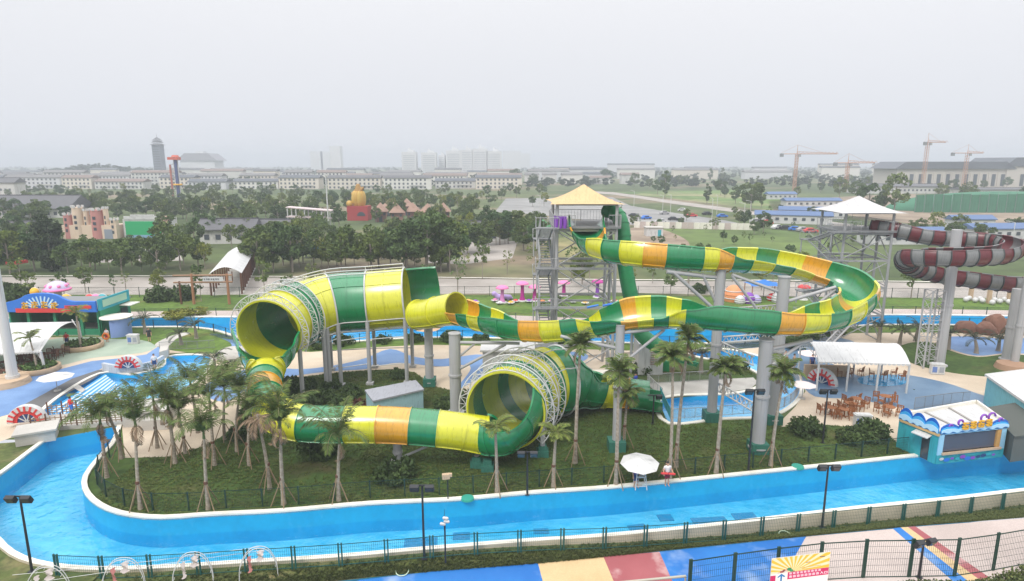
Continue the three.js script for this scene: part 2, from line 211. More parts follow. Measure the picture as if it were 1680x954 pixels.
struct('shallow_pool', sheet(smooth([[35.94,-63.28],[37.97,-64.45],[40.54,-64.45],[41.01,-63.09],[39.38,-61.43],[36.72,-61.07],[35.39,-61.79]], 30, true), yP + 0.010), T(tex.poolBlue, 0.12, { color: L(0.5, 0.7, 0.75) }));
struct('blue_lagoon', sheet(smooth([[53.67,-77.62],[56.56,-79.63],[59.7,-79.63],[62.19,-78.76],[66.85,-78.76],[61.72,-72.37],[58.13,-72.37],[53.85,-71.41],[52.86,-74.13]], 40, true), yP + 0.004), mats.blueDeck);
struct('mound_lawn', sheet(smooth([[45.95,-73.62],[50.26,-77.07],[52.54,-77.07],[52.34,-73.37],[53.52,-70.93],[58.47,-71.89],[62.59,-70],[56.94,-63.28],[50.9,-63.67],[46.87,-65.25],[44.79,-68.2]], 50, true), yP + 0.008), mats.lawn);
// planted strip between the back canal and the deck; lawn between the back canal and the service road
struct('verge_lawn', sheet([...offset(backNear, 0.5), ...[[83.26,-79.63],[54.76,-81.74],[44.93,-81.44],[34.79,-76.52],[26.26,-73.62],[18.84,-73.12],[11.67,-73.62],[0.74,-75.17],[-10.52,-75.97],[-17.73,-74.65],[-23.84,-72.87],[-30.83,-74.13],[-40.2,-79.93],[-53.41,-79.63],[-76.18,-78.76]]], 0.018), lawnLight);
struct('verge_lawn', sheet([...offset(backFar, -0.9), ...[[105.88,-102.45],[56.95,-104.39],[16.42,-105.39],[-14.5,-106.4],[-55.93,-106.4],[-101.5,-106.4]]], 0.012), lawnLight);
struct('back_promenade', sheet([...offset(backFar, -0.5), ...offset(backFar, -4.2).reverse()], 0.02), mats.pathPink);
struct('side_lawn', sheet(smooth([[-51.46,-78.76],[-52.37,-82.05],[-50.2,-83.64],[-44.28,-83.32],[-34.56,-75.97],[-34.45,-72.37],[-39,-72.87],[-42.71,-74.65],[-46,-77.62],[-48.8,-78.47]], 40, true), 0.024), lawnLight);
struct('garden_path', sheet(smooth([[-43.73,-75.44],[-44.32,-77.62],[-43.48,-81.74],[-42.36,-81.44],[-42.75,-78.76],[-42.11,-74.91]], 24, true), 0.03), mats.concrete);
struct('service_road', sheet([[-127.25,-105.39],[-55.67,-105.89],[-14.57,-106.91],[16.88,-108.48],[42.08,-105.39],[66.52,-103.41],[104.02,-100.58],[115.1,-111.76],[75.31,-117.67],[47.27,-118.92],[18.54,-119.56],[-16.56,-122.18],[-64.57,-123.53],[-148.28,-123.53]], 0.01), mats.road);
struct('road_kerb', ribbon([[-148.68,-123.87],[-64.75,-123.87],[-16.61,-122.51],[18.59,-119.88],[47.39,-119.24],[75.5,-117.98],[115.38,-112.04]], [[-149.48,-124.56],[-65.09,-124.56],[-16.7,-123.19],[18.68,-120.53],[47.63,-119.88],[75.89,-118.61],[115.94,-112.61]], 0.14, 0.14), mats.coping);
// the near side: grass strip and the painted promenade
const stripFar = outerEdge.slice(24);
const nearLine = smooth([[-31.34,-25.94],[-24.31,-28.81],[-14.46,-30.61],[-6.83,-32.01],[2.12,-33.18],[11.38,-34.73],[18.52,-35.89],[25.61,-36.97],[33.38,-37.97],[44.6,-39.64]], 60);
{
  const n = stripFar.length, drop = bankDrop.slice(24), lowEdge = smooth(nearLine, n - 1);
  struct('near_bank', ribbon(stripFar, lowEdge, (i) => drop[i], -0.7), mats.strip);
  const left = outerEdge.slice(0, 25);
  struct('near_bank', ribbon(left, offset(left, 14), -0.02, -0.3), mats.strip);
  struct('near_ground', sheet([[-140, outerCoping[0][1]], ...offset(left, 10), [-60, 30], [-140, 30]], -0.5), mats.strip);
}
struct('near_ground', sheet([[-27.1,-15.59],[-38.33,-28],[-24.17,-28.61],[-14.41,-30.48],[-6.8,-31.81],[2.11,-33.02],[11.33,-34.56],[18.44,-35.7],[25.49,-36.77],[33.28,-37.83],[44.46,-39.49],[46.23,-29.33],[25.42,-14.08]], -0.75), mats.strip);
const field = (name, pts, m, y = -0.69) => struct(name, sheet(pts, y), m);
field('promenade', [[-10.32,-29.96],[-8.45,-31.62],[-3.81,-32.49],[1.48,-33.28],[2.5,-25.19],[-10.56,-25.19]], mats.pathBlue);
field('promenade', [[1.48,-33.28],[5.37,-33.75],[5.92,-28.8],[2.03,-28.8]], mats.pathCream);
field('promenade', [[5.37,-33.75],[8.77,-34.23],[8.97,-28.8],[5.92,-28.8]], mats.pathRed);
field('promenade', [[8.77,-34.23],[13.29,-34.97],[18.21,-35.8],[12.77,-28.8],[8.97,-28.8]], mats.pathBlue);
field('promenade', [[18.21,-35.8],[25.55,-36.88],[33.3,-37.88],[44.5,-39.54],[42.95,-29.25],[19.27,-19.44],[12.77,-28.8]], mats.pathPink);
const stripe = (a, m) => field('promenade_stripe', a, m, -0.684);
stripe([[24.09,-36.7],[24.65,-36.81],[25.23,-31.46],[25.45,-27.5],[24.24,-27.09],[24.39,-31.46]], mats.pathBlue);
stripe([[24.65,-36.81],[25.16,-36.87],[25.97,-31.46],[26.35,-27.5],[25.45,-27.5],[25.23,-31.46]], mats.pathCream);
stripe([[25.16,-36.87],[25.67,-36.94],[26.71,-31.46],[27.25,-27.5],[26.35,-27.5],[25.97,-31.46]], mats.pathRed);
struct('canal_end_wall', ribbon([islandCoping[0], outerCoping[0]], [islandCoping[0], outerCoping[0]], 0.0, -2.0), mats.poolBlue);

// ---- plant helpers -----------------------------------------------------------------------------
const leafMat = M(0xffffff, 0.75, { vertexColors: true }), leafTints = [leafMat, ...[[1.25, 1.12, 0.8], [0.8, 0.95, 1.1], [1.4, 1.2, 0.75], [0.75, 0.82, 0.8], [1.1, 1.0, 0.9]].map((c) => M(L(...c), 0.75, { vertexColors: true }))];
function leafQuad(p, s, el = 1.6) { // one bent leaf: two triangles, any direction
  const a = rnd() * TAU, b = Math.acos(rr(-0.3, 1)), d = V(Math.sin(b) * Math.cos(a), Math.cos(b), Math.sin(b) * Math.sin(a)), u = V(rr(-1, 1), rr(-1, 1), rr(-1, 1)).cross(d).normalize().multiplyScalar(s * el / 2), v = d.clone().cross(u).normalize().multiplyScalar(s / 2);
  return [p, u, v, d];
}
function tinted(list, c0, c1) { // leaves into one geometry with a tone of its own per leaf
  const n = list.length, P = new Float32Array(n * 12), N = new Float32Array(n * 12), K = new Float32Array(n * 12), I = []; let o = 0;
  list.forEach(([p, u, v, d0, k], i) => { const d = u.clone().cross(v).normalize(); if (d.y < 0) { v = v.clone().negate(); d.negate(); } const f = k ?? rnd(), c = mix(c0, c1, f); const q = [p.clone().sub(u), p.clone().add(v), p.clone().add(u), p.clone().sub(v)]; q.forEach((w, j) => { P.set([w.x, w.y, w.z], o + j * 3); N.set([d.x, d.y, d.z], o + j * 3); K.set(c, o + j * 3); }); o += 12; const b = i * 4; I.push(b, b + 2, b + 1, b, b + 3, b + 2); });
  const g = new THREE.BufferGeometry(); g.setAttribute('position', new THREE.BufferAttribute(P, 3)); g.setAttribute('normal', new THREE.BufferAttribute(N, 3)); g.setAttribute('color', new THREE.BufferAttribute(K, 3)); g.setIndex(I); return g;
}
function crown(n, clumps, rx, ry, cy, size, c0, c1, shape = 'round', cf = 1) {
  const out = [];
  for (let c = 0; c < clumps; c++) { let p; do p = V(rr(-1, 1), rr(-1, 1), rr(-1, 1)); while (p.length() > 1); p.setLength(Math.pow(p.length(), 0.45));
    if (shape === 'cone') { const h = (p.y + 1) / 2, w = 1 - 0.85 * h; p.x *= w; p.z *= w; } if (shape === 'tall') { p.x *= 1 - 0.3 * Math.abs(p.y); p.z *= 1 - 0.3 * Math.abs(p.y); }
    const ce = V(p.x * rx, cy + p.y * ry, p.z * rx), cr = rr(0.22, 0.42) * cf * Math.min(rx, ry), tone = rnd();
    for (let i = 0; i < n / clumps; i++) { let q; do q = V(rr(-1, 1), rr(-1, 1), rr(-1, 1)); while (q.length() > 1); q.setLength(Math.pow(q.length(), 0.6)); const l = leafQuad(ce.clone().add(q.multiplyScalar(cr).multiply(V(1, 0.75, 1))), size * rr(0.7, 1.3)); l.push(Math.max(0, Math.min(1, tone * 0.6 + rnd() * 0.4))); out.push(l); } }
  return tinted(out, c0, c1);
}
function trunkGeo(h, r, limbs, spread, from = 0.45) { const g = [tube([V(0, -0.1, 0), V(rr(-.1, .1), h * .4, rr(-.1, .1)), V(rr(-.2, .2), h * .8, rr(-.2, .2))], r * 0.8, 6, 7), bar(V(0, -0.1, 0), V(0, h * 0.4, 0), r, 7, r * 0.7)]; for (let i = 0; i < limbs; i++) { const a = i / limbs * TAU + rnd(), y = h * rr(from, 0.75); g.push(bar(V(0, y, 0), V(Math.cos(a) * spread * rr(.5, .9), y + h * rr(.1, .28), Math.sin(a) * spread * rr(.5, .9)), r * 0.4, 5, r * 0.15)); } return merge(g); }
// kinds of tree, each with a few variants: [trunk, crown]
const darkG = [[0.036, 0.074, 0.018], [0.09, 0.142, 0.032]], midG = [[0.045, 0.088, 0.020], [0.115, 0.168, 0.036]], paleG = [[0.075, 0.12, 0.022], [0.17, 0.21, 0.05]], conG = [[0.014, 0.032, 0.018], [0.036, 0.062, 0.03]];
const treeKinds = {
  broad: [0, 1, 2, 3].map(() => [trunkGeo(8, 0.2, 5, 2.4), crown(2600, 34, 3.0, 3.2, 5.4, 0.34, ...darkG)]),
  mid: [0, 1, 2, 3].map(() => [trunkGeo(7, 0.15, 5, 2.0), crown(1900, 30, 2.5, 2.7, 5.0, 0.32, ...midG)]),
  airy: [0, 1, 2, 3].map(() => [trunkGeo(7, 0.1, 6, 1.6, 0.35), crown(900, 24, 1.9, 2.4, 5.0, 0.28, ...paleG)]),
  cone: [0, 1].map(() => [trunkGeo(11, 0.22, 6, 1.5), crown(3200, 46, 3.6, 5.6, 6.4, 0.36, ...conG, 'cone')]),
  tall: [0, 1, 2].map(() => [trunkGeo(12, 0.2, 6, 1.6), crown(1800, 34, 2.2, 5.2, 7.4, 0.42, ...midG, 'tall')]),
  sapling: [0, 1, 2, 3].map(() => [trunkGeo(5, 0.06, 6, 1.1, 0.3), crown(260, 16, 1.2, 1.7, 3.6, 0.24, ...midG)]),
  bare: [0, 1].map(() => [trunkGeo(6, 0.07, 9, 1.4, 0.3), crown(150, 14, 1.4, 2.0, 4.2, 0.22, ...paleG)]),
};
function tree(kind, name, label, [x, y, z], h, group) { // h: wanted height in metres
  const v = pick(treeKinds[kind]), ref = { broad: 8.8, mid: 7.9, airy: 7.6, cone: 12, tall: 12.8, sapling: 5.4, bare: 6.4 }[kind], s = h / ref;
  const t = thing(name, label, 'tree', [x, y, z], rnd() * TAU, group); t.scale.set(s * rr(0.9, 1.12), s, s * rr(0.9, 1.12)); part('trunk', v[0], mats.bark, t); part('crown', v[1], pick(leafTints), t); return t;
}
// shrubs
const shrubKinds = [0, 1, 2].map(() => crown(1300, 22, 0.85, 0.5, 0.45, 0.13, [0.022, 0.05, 0.012], [0.075, 0.12, 0.025], 'round', 2)), redShrub = crown(900, 20, 0.9, 0.55, 0.5, 0.13, [0.06, 0.018, 0.016], [0.17, 0.05, 0.03], 'round', 2), yellowShrub = crown(900, 20, 0.9, 0.55, 0.5, 0.13, [0.12, 0.13, 0.01], [0.25, 0.25, 0.02], 'round', 2);
function shrub(label, [x, y, z], s, g = pick(shrubKinds), sy = s) { const o = single('shrub', g, leafMat, label, 'shrub', 'shrubs'); o.position.set(x, y, z); o.scale.set(s, sy, s); o.rotation.y = rnd() * TAU; return o; }
// palms: fronds with leaflets
function frondGeo(len, rise, droop, nl, ll, c0, c1, curl = 0.5) {
  const pts = []; for (let i = 0; i <= 10; i++) { const t = i / 10, a = rise - droop * t * t; const p = pts.length ? pts[pts.length - 1].clone() : V(0, 0, 0); if (i) p.add(V(Math.cos(a) * len / 10, Math.sin(a) * len / 10, 0)); pts.push(p); }
  const cv = curveOf(pts), out = [];
  for (let i = 0; i < nl; i++) { const t = 0.12 + 0.88 * i / nl, p = cv.getPoint(t), d = cv.getTangent(t), L2 = ll * (0.35 + Math.sin(Math.PI * Math.min(1, t * 0.92 + 0.08)) * 0.8) * rr(0.85, 1.15);
    for (const s of [-1, 1]) { const dir = V(0, 0, s).multiplyScalar(0.85).addScaledVector(d, 0.75).add(V(0, -curl * rr(0.5, 1.4), 0)).normalize(), c = p.clone().addScaledVector(dir, L2 / 2), u = dir.clone().multiplyScalar(L2 / 2), v = d.clone().cross(dir).cross(dir).normalize().multiplyScalar(ll > 0.6 ? 0.022 : 0.03 * (ll / 0.5)); out.push([c, u, v, dir.clone().cross(v).normalize().multiplyScalar(-s), rnd()]); } }
  const leaves = tinted(out, c0, c1), st2 = tube(pts, 0.022, 8, 4), K = new Float32Array(st2.attributes.position.count * 3); for (let i = 0; i < K.length; i += 3) K.set(mix(c0, [0.25, 0.2, 0.1], 0.4), i); st2.setAttribute('color', new THREE.BufferAttribute(K, 3));
  return mergeGeometries([norm(leaves), norm(st2)]);
}
const palmG = [[0.040, 0.078, 0.014], [0.13, 0.18, 0.032]], yel = [[0.07, 0.11, 0.015], [0.2, 0.24, 0.04]], dead = [[0.14, 0.09, 0.05], [0.32, 0.22, 0.14]], dateG = [[0.012, 0.028, 0.012], [0.045, 0.07, 0.025]];
const frondSets = {
  queen: [0, 1, 2, 3, 4].map((i) => frondGeo(3.0, 1.52 - i * 0.13, 1.0 + i * 0.3, 44, 0.66, ...palmG, 0.55)),
  bush: [0, 1, 2, 3].map((i) => frondGeo(1.3, 1.3 - i * 0.42, 1.35, 22, 0.52, ...palmG, 0.35)),
  young: [0, 1, 2, 3].map((i) => frondGeo(1.5, 1.0 - i * 0.25, 1.4, 18, 0.5, ...yel, 0.3)),
  dead: [0, 1, 2].map((i) => frondGeo(2.2, 0.5 - i * 0.4, 2.1, 24, 0.55, ...dead, 0.7)),
  date: [0, 1, 2].map((i) => frondGeo(2.2, 0.95 - i * 0.28, 1.5, 26, 0.42, ...dateG, 0.25)),
};
const whitish = T(tex.bark, 0.9, { color: L(1.15, 1.12, 1.06) });
function palm(kind, label, [x, y, z], h, fronds, stakes, size = 1, group = 'palms') {
  const t = thing('palm_tree', label, 'palm', [x, y, z], rnd() * TAU, group), lean = V(rr(-.5, .5), 0, rr(-.4, .4)), top = V(lean.x, h, lean.z), g = [], r = kind === 'date' ? 0.2 : rr(0.1, 0.125);
  for (let i = 0; i < 10; i++) { const a = i / 10, b = (i + 1) / 10, pa = lean.clone().multiplyScalar(a * a).setY(h * a - 0.05), pb = lean.clone().multiplyScalar(b * b).setY(h * b); const k = (q) => r * (1.25 - 0.55 * q + (q < .1 ? .35 : 0)); g.push(bar(pa, pb, k(a) * 1.02, 9, k(b))); }
  part('trunk', g, kind === 'date' ? mats.bark : whitish, t);
  if (kind !== 'date') part('crown_shaft', bar(top, top.clone().add(V(0, 0.5, 0)), r * 0.9, 8, r * 0.5), kind === 'dead' ? mats.bark : M(L(0.07, 0.11, 0.03), 0.7), t);
  const set = frondSets[kind]; for (let i = 0; i < fronds; i++) { const f = part('frond', pick(set), leafMat, t); f.position.copy(top).add(V(0, kind === 'date' ? 0.05 : 0.35, 0)); f.rotation.set(0, i * 2.399 + rr(-.3, .3), rr(-0.3, 0.35)); f.rotation.order = 'YXZ'; f.scale.setScalar(size * rr(0.6, 1.15)); }
  if (kind === 'queen' || kind === 'bush') for (let i = 0, n = Math.floor(rr(1, 5)); i < n; i++) { const f = part('dead_frond', pick(frondSets.dead), leafMat, t, 'brown withered frond'); f.position.copy(top).add(V(0, 0.2, 0)); f.rotation.set(0, rnd() * TAU, rr(-1.1, -0.4)); f.rotation.order = 'YXZ'; f.scale.setScalar(rr(0.5, 0.85)); }
  if (stakes) { const hs = Math.min(h * 0.45, 1.9); for (let i = 0; i < stakes; i++) { const a = i / stakes * TAU + 0.5; part('stake', bar(V(Math.cos(a) * hs * 0.42, 0, Math.sin(a) * hs * 0.42), V(0.02, hs, 0), 0.035, 6), mats.paleWood, t); } part('tie', pole(0, hs - 0.12, 0, hs + 0.06, r * 1.25, 8), mats.darkWood, t); }
  return t;
}

// ---- the big green, yellow and orange slide -------------------------------------------
// A sweep: stations {p, r, a0, a1} along a path; a is the angle round the section, 0 at the bottom, minus to the left of travel, plus to the right.
function Sweep(stations) {
  const c = curveOf(stations.map((s) => s.p)), N = stations.length - 1, L = c.getLength();
  const at = (t) => { const f = Math.min(N - 1e-6, Math.max(0, t * N)), i = Math.floor(f), k = f - i, w = k * k * (3 - 2 * k), A = stations[i], B = stations[i + 1], q = (n) => A[n] + (B[n] - A[n]) * w; return { r: q('r'), a0: q('a0'), a1: q('a1') }; };
  const frame = (t) => { const p = c.getPoint(t), d = c.getTangent(t), side = d.clone().cross(V(0, 1, 0)).normalize(), up = side.clone().cross(d).normalize(); return { p, d, side, up, ...at(t) }; };
  const pt = (f, a, r) => f.p.clone().addScaledVector(f.side, Math.sin(a) * r).addScaledVector(f.up, -Math.cos(a) * r);
  return { c, L, N, frame, pt };
}
function shell(sw, t0, t1, { thick = 0.06, nu = 10, nv = 28, lip = 0.10, flange = 0.07, seams = [-0.8, 0.8] } = {}) {
  const P = [], U = [], I = [], base = () => P.length / 3, v3 = (p) => P.push(p.x, p.y, p.z);
  const grid = (rows, cols, f, flip) => { const b = base(); for (let i = 0; i <= rows; i++) for (let j = 0; j <= cols; j++) { const [p, u, v] = f(i / rows, j / cols); v3(p); U.push(u, v); }
    for (let i = 0; i < rows; i++) for (let j = 0; j < cols; j++) { const a = b + i * (cols + 1) + j, e = a + cols + 1; flip ? I.push(a, a + 1, e, e, a + 1, e + 1) : I.push(a, e, a + 1, a + 1, e, e + 1); } };
  const F = (k) => sw.frame(t0 + (t1 - t0) * k), Ls = sw.L * (t1 - t0);
  const closed = (f) => f.a1 - f.a0 > TAU - 0.01;
  for (const [dr, flip] of [[0, false], [thick, true]]) grid(nu, nv, (i, j) => { const f = F(i), a = f.a0 + (f.a1 - f.a0) * j; return [sw.pt(f, a, f.r + dr), sw.L * t0 + Ls * i, a * f.r]; }, flip);
  for (const k of [0, 1]) grid(1, nv, (i, j) => { const f = F(k), a = f.a0 + (f.a1 - f.a0) * j; return [sw.pt(f, a, f.r + i * thick), i, a]; }, k === 1);
  // flange at both ends
  if (flange) for (const [k0, k1] of [[0, 0.05 / Ls], [1 - 0.05 / Ls, 1]]) { const A = F(k0), B = F(k1); grid(1, nv, (i, j) => { const f = i ? B : A, a = f.a0 + (f.a1 - f.a0) * j; return [sw.pt(f, a, f.r + thick + flange), i * 0.05, a]; }, true);
    for (const f of [A, B]) grid(1, nv, (i, j) => { const a = f.a0 + (f.a1 - f.a0) * j; return [sw.pt(f, a, f.r + thick * 0.5 + i * (thick * 0.5 + flange)), i * 0.05, a]; }); }
  // lips along open edges, seams along the sides
  const strip = (fa, r0, r1, w) => { for (const s of [-1, 1]) grid(nu, 1, (i, j) => { const f = F(i), a = fa(f) + s * w / f.r; return [sw.pt(f, a, f.r + r0 + (r1 - r0) * j), sw.L * t0 + Ls * i, j * 0.1]; }, s > 0);
    grid(nu, 1, (i, j) => { const f = F(i), a = fa(f) + (j * 2 - 1) * w / f.r; return [sw.pt(f, a, f.r + r1), sw.L * t0 + Ls * i, j * 0.05]; }); };
  const f0 = F(0.5);
  if (!closed(f0) && lip) { strip((f) => f.a0 + 0.02, 0, thick + lip, 0.045); strip((f) => f.a1 - 0.02, 0, thick + lip, 0.045); }
  for (const s of seams) if (closed(f0) || (s > f0.a0 + 0.15 && s < f0.a1 - 0.15)) strip(() => s, thick * 0.5, thick + flange, 0.03);
  const g = new THREE.BufferGeometry(); g.setAttribute('position', new THREE.Float32BufferAttribute(P, 3)); g.setAttribute('uv', new THREE.Float32BufferAttribute(U, 2)); g.setIndex(I);
  return toCreasedNormals(g, 0.6);
}
const st = (p, r, a0, a1) => ({ p: V(...p), r, a0: rad(a0), a1: rad(a1) });
function sections(parent, name, sw, list, opt = {}) { // list of [colour, share]; equal shares by default
  const total = list.reduce((s, e) => s + (e[1] ?? 1), 0); let t = 0;
  for (const e of list) { const t1 = t + (e[1] ?? 1) / total, o = part(name, shell(sw, t, t1, opt), PALETTE[e[0]] ?? e[0], parent); if (e[2]) o.userData.label = e[2]; t = t1; }
}
const C = (s) => [...s].map((c) => [c]);
const slide = thing('water_slide', 'giant winding green, yellow and orange raft slide filling the middle of the park', 'water slide', [0, 0, 0]);
{
  const W = 1.34;
  const upper = Sweep([
    st([7.43,17.06,-64.2], 1.62, -84, 84), st([7.21,16.33,-61.6], 1.58, -84, 84), st([7.4,15.25,-58.2], 1.42, -78, 96), st([8.66,14.83,-55.4], W, -70, 122), st([10.7,14.75,-53.6], W, -68, 126),
    st([13.45,14.58,-53], W, -68, 126), st([16.24,14.5,-52.8], W, -80, 120), st([19.11,14.37,-53], W, -112, 84), st([22.53,14,-53.8], W, -118, 72), st([25.98,13.22,-54.4], W, -120, 66),
    st([28.23,12.45,-53.6], W, -122, 70), st([28.42,11.8,-51.3], W, -112, 90), st([26.52,11.3,-48.7], W, -112, 98), st([23.7,10.87,-47], W, -104, 108), st([20.92,10.73,-46.4], W, -112, 84), st([18.15,10.85,-46.3], W, -120, 76),
    st([15.51,11.01,-46.6], W, -122, 88), st([13.07,11.13,-46.9], W, -104, 112), st([11.08,11.11,-47.2], W, -74, 124), st([9.06,10.9,-47.5], W, -70, 124), st([7.06,10.3,-48], W, -90, 112),
    st([5.04,9.68,-48.9], W, -112, 84), st([2.46,9.15,-50], W, -116, 70), st([-0.25,9,-51.6], W, -112, 84), st([-2.67,8.9,-54.4], W, -100, 106), st([-5.02,8.88,-57], 1.3, -86, 122)]);
  sections(slide, 'flume_section', upper, [['G', 0.8], ['G', 1.3], ['O', 0.6], ['G', 0.7], ['G', 0.9], ['Y', 1], ['G', 1], ['Y', 1], ['O', 1], ['G', .6], ['G', .6], ['G', .6], ['Y', .7], ['O', .7], ['G', .9], ['Y', 1], ['G', 1], ['Y', 1.1], ['O', 1.1], ['G', 1.1], ['G', 1], ['Y', .8], ['O', .8], ['G', .9], ['Y', .9], ['G', 1], ['Y', 1.1], ['O', 1.1], ['G', 1.1], ['G', 1.1], ['G', 1.1], ['G', 1.1], ['Y', 1], ['G', 1], ['Y', 1], ['O', 1], ['G', 1], ['G', .6], ['Y', .8], ['G', 1], ['Y', 1], ['O', 1], ['G', 1], ['G', 1], ['Y', .8], ['G', .8], ['O', .8]]);
  // closed hood where the flume dives into the first drum
  const hood = Sweep([st([-5.03,8.86,-57.2], 1.46, -179.9, 180), st([-6.39,8.43,-58.3], 1.42, -179.9, 180), st([-7.79,7.88,-59.4], 1.4, -179.9, 180), st([-9.17,7.42,-60.8], 1.4, -179.9, 180)]);
  sections(slide, 'hood_section', hood, C('YY'), { nv: 36 });
  // blue stickers inside the flume
  for (const [a, b] of [[[5.94,10.75,-49.4], [6.85,10.95,-49.4]], [[7.16,10.94,-49.2], [8.12,11.14,-49.2]], [[8.68,11.11,-49.1], [9.68,11.11,-49.1]]]) part('blue_strip', bar(V(...a), V(...b), 0.09, 6), mats.blue, slide);
  // first drum
  const R1 = 2.95, full = (p, r) => st(p, r, -179.9, 180);
  const drum1 = Sweep([full([-10.81,8.34,-64.5], R1), full([-14.67,8.06,-64.3], R1), full([-18.32,7.9,-63.6], R1), full([-20.68,7.49,-61.8], R1), full([-21.78,7.2,-59], R1), full([-22.14,6.87,-56.2], R1)]);
  sections(slide, 'drum_section', drum1, [['Y', .5], ['Y', .5], ['G', .5], ['G', .5], ['Y', .48], ['Y', .47], ['G', .5], ['G', .45], ['Y', .5], ['Y', .5]], { nv: 56, seams: [-0.9, 0.9, 2.3, -2.3], thick: 0.08 });
  sections(slide, 'end_wall', Sweep([st([-7.8,8.64,-64.6], R1 + .02, 10, 150), st([-9.31,8.51,-64.6], R1 + .02, 5, 152), st([-10.75,8.34,-64.5], R1 + .02, 0, 155)]), C('G'), { nv: 30, thick: 0.08 });
  const lip1 = Sweep([st([-22.14,6.87,-56.2], R1, -104, 104), st([-21.5,5.97,-54], 2.3, -104, 104), st([-20.91,5.12,-52], 1.55, -118, 118), st([-20.56,4.8,-51], 1.36, -150, 150)]);
  sections(slide, 'funnel_wall', lip1, [['G', 1.5], ['G', 1.1], ['Y', .5]], { nv: 36, thick: 0.08, seams: [-1.2, 1.2, -0.5, 0.5] });
  const r = 1.3;
  const low = Sweep([full([-20.56,4.75,-51], r), full([-19.97,4.55,-49], r), full([-19.18,4.27,-47], r), full([-17.85,3.75,-45.2], r), full([-16.03,3.3,-44.3], r), full([-13.84,3.19,-44], r), full([-11.58,3.23,-43.9], r), full([-8.91,3.19,-43.9], r), full([-6.24,3,-43.9], r), full([-4.11,2.76,-43.9], r), full([-1.98,2.29,-44.1], 1.36)]);
  sections(slide, 'tube_section', low, [['Y', .9], ['G', .9], ['O', 1], ['G', 1], ['Y', 1], ['Y', 1.1], ['G', 1], ['G', 1], ['Y', 1.2], ['O', 1.2], ['G', 1.15], ['Y', 1.2], ['Y', 1]], { nv: 30 });
  // scoop into the second drum, the drum, its outlet
  const scoop = Sweep([st([-1.98,2.35,-44.1], 1.38, -150, 150), st([-1.43,2.45,-43.8], 1.45, -100, 135), st([-0.89,2.65,-43.7], 1.6, -70, 120), st([-0.54,3.05,-44.3], 2.05, -62, 124), st([-0.46,3.5,-45.7], 2.98, -66, 138)]);
  sections(slide, 'funnel_wall', scoop, C('GGGG'), { nv: 34, thick: 0.08, nu: 8 });
  const drum2 = Sweep([full([-0.51,3.55,-45.7], R1), full([0.1,3.45,-48.2], R1), full([1.12,3.3,-50.8], R1), full([2.65,3.2,-53], R1), full([4.16,3.1,-54], R1)]);
  sections(slide, 'drum_section', drum2, [['Y', .7], ['G', .9], ['Y', 1.1], ['G', .6], ['Y', .7], ['G', 1]], { nv: 56, seams: [-0.9, 0.9, 2.3, -2.3], thick: 0.08 });
  const out2 = Sweep([st([4.16,3.1,-54], R1, -150, 150), st([5.56,2.75,-54.5], 2.5, -138, 138), st([7.25,2.1,-54.8], 1.8, -126, 126), st([8.6,1.68,-54.9], 1.4, -140, 140)]);
  sections(slide, 'funnel_wall', out2, [['G', 1], ['G', 1], ['Y', .22]], { nv: 36, thick: 0.08, seams: [-1.2, 1.2, -0.5, 0.5] });
  const end2 = Sweep([full([8.43,1.62,-54.9], 1.35), full([10.48,1.5,-54.9], 1.32), full([12.29,1.42,-54.6], 1.32)]);
  sections(slide, 'tube_section', end2, [['Y', .8], ['O', .9], ['G', 1.5]], { nv: 30 });
  sections(slide, 'exit_trough', Sweep([st([12.29,1.42,-54.6], 1.38, -95, 95), st([13.46,1.38,-54.4], 1.38, -90, 90)]), C('G'), { nv: 26 });

  // ring trusses and pipe frames round the drums
  const ringPts = (sw, t, dr, a0, a1, n, shift = 0) => { const f = sw.frame(t), P = []; for (let i = 0; i <= n; i++) P.push(sw.pt(f, a0 + (a1 - a0) * i / n, f.r + dr).addScaledVector(f.d, shift)); return P; };
  function ringTruss(sw, t, a0, a1, w = 0.28) {
    const n = 30, g = [], A = ringPts(sw, t, 0.2, a0, a1, n), B = ringPts(sw, t, 0.78, a0, a1, n);
    for (const q of [A, B]) g.push(tube(q, 0.05, 72, 5));
    for (let i = 0; i < n; i++) g.push(i % 2 ? bar(A[i], B[i + 1], 0.028, 4) : bar(B[i], A[i + 1], 0.028, 4), bar(A[i], B[i], 0.02, 4));
    part('ring_truss', g, mats.white, slide);
  }
  ringTruss(drum1, 0.985, rad(60), rad(300)); ringTruss(drum1, 0.80, rad(60), rad(300)); ringTruss(drum1, 0.70, rad(60), rad(300));
  ringTruss(drum2, 0.02, rad(50), rad(310)); ringTruss(drum2, 0.24, rad(50), rad(310)); ringTruss(drum2, 0.48, rad(50), rad(310)); 
  for (const t of [0.004, 0.205, 0.41]) part('hoop', tube(ringPts(drum1, t, 0.16, -Math.PI, Math.PI - 0.001, 40), 0.085, 64, 6), mats.white, slide);
  part('hoop', tube(ringPts(drum2, 0.985, 0.16, -Math.PI, Math.PI - 0.001, 40), 0.085, 64, 6), mats.white, slide);
  const along = (sw, a, dr, t0, t1) => { const P = []; for (let i = 0; i <= 14; i++) { const f = sw.frame(t0 + (t1 - t0) * i / 14); P.push(sw.pt(f, a, f.r + dr)); } return P; };
  for (const [a, dr] of [[rad(178), 0.62], [rad(160), 0.3], [rad(-160), 0.3], [rad(-62), 0.2], [rad(-30), 0.24], [rad(62), 0.2]]) part('longitudinal_pipe', tube(along(drum1, a, dr, 0.004, 0.80), 0.06, 40, 5), mats.white, slide);
  for (const t of [0.004, 0.205, 0.41, 0.55]) { const f = drum1.frame(t); part('post', bar(drum1.pt(f, rad(178), f.r + .1), drum1.pt(f, rad(178), f.r + .62), 0.045, 5), mats.white, slide); }
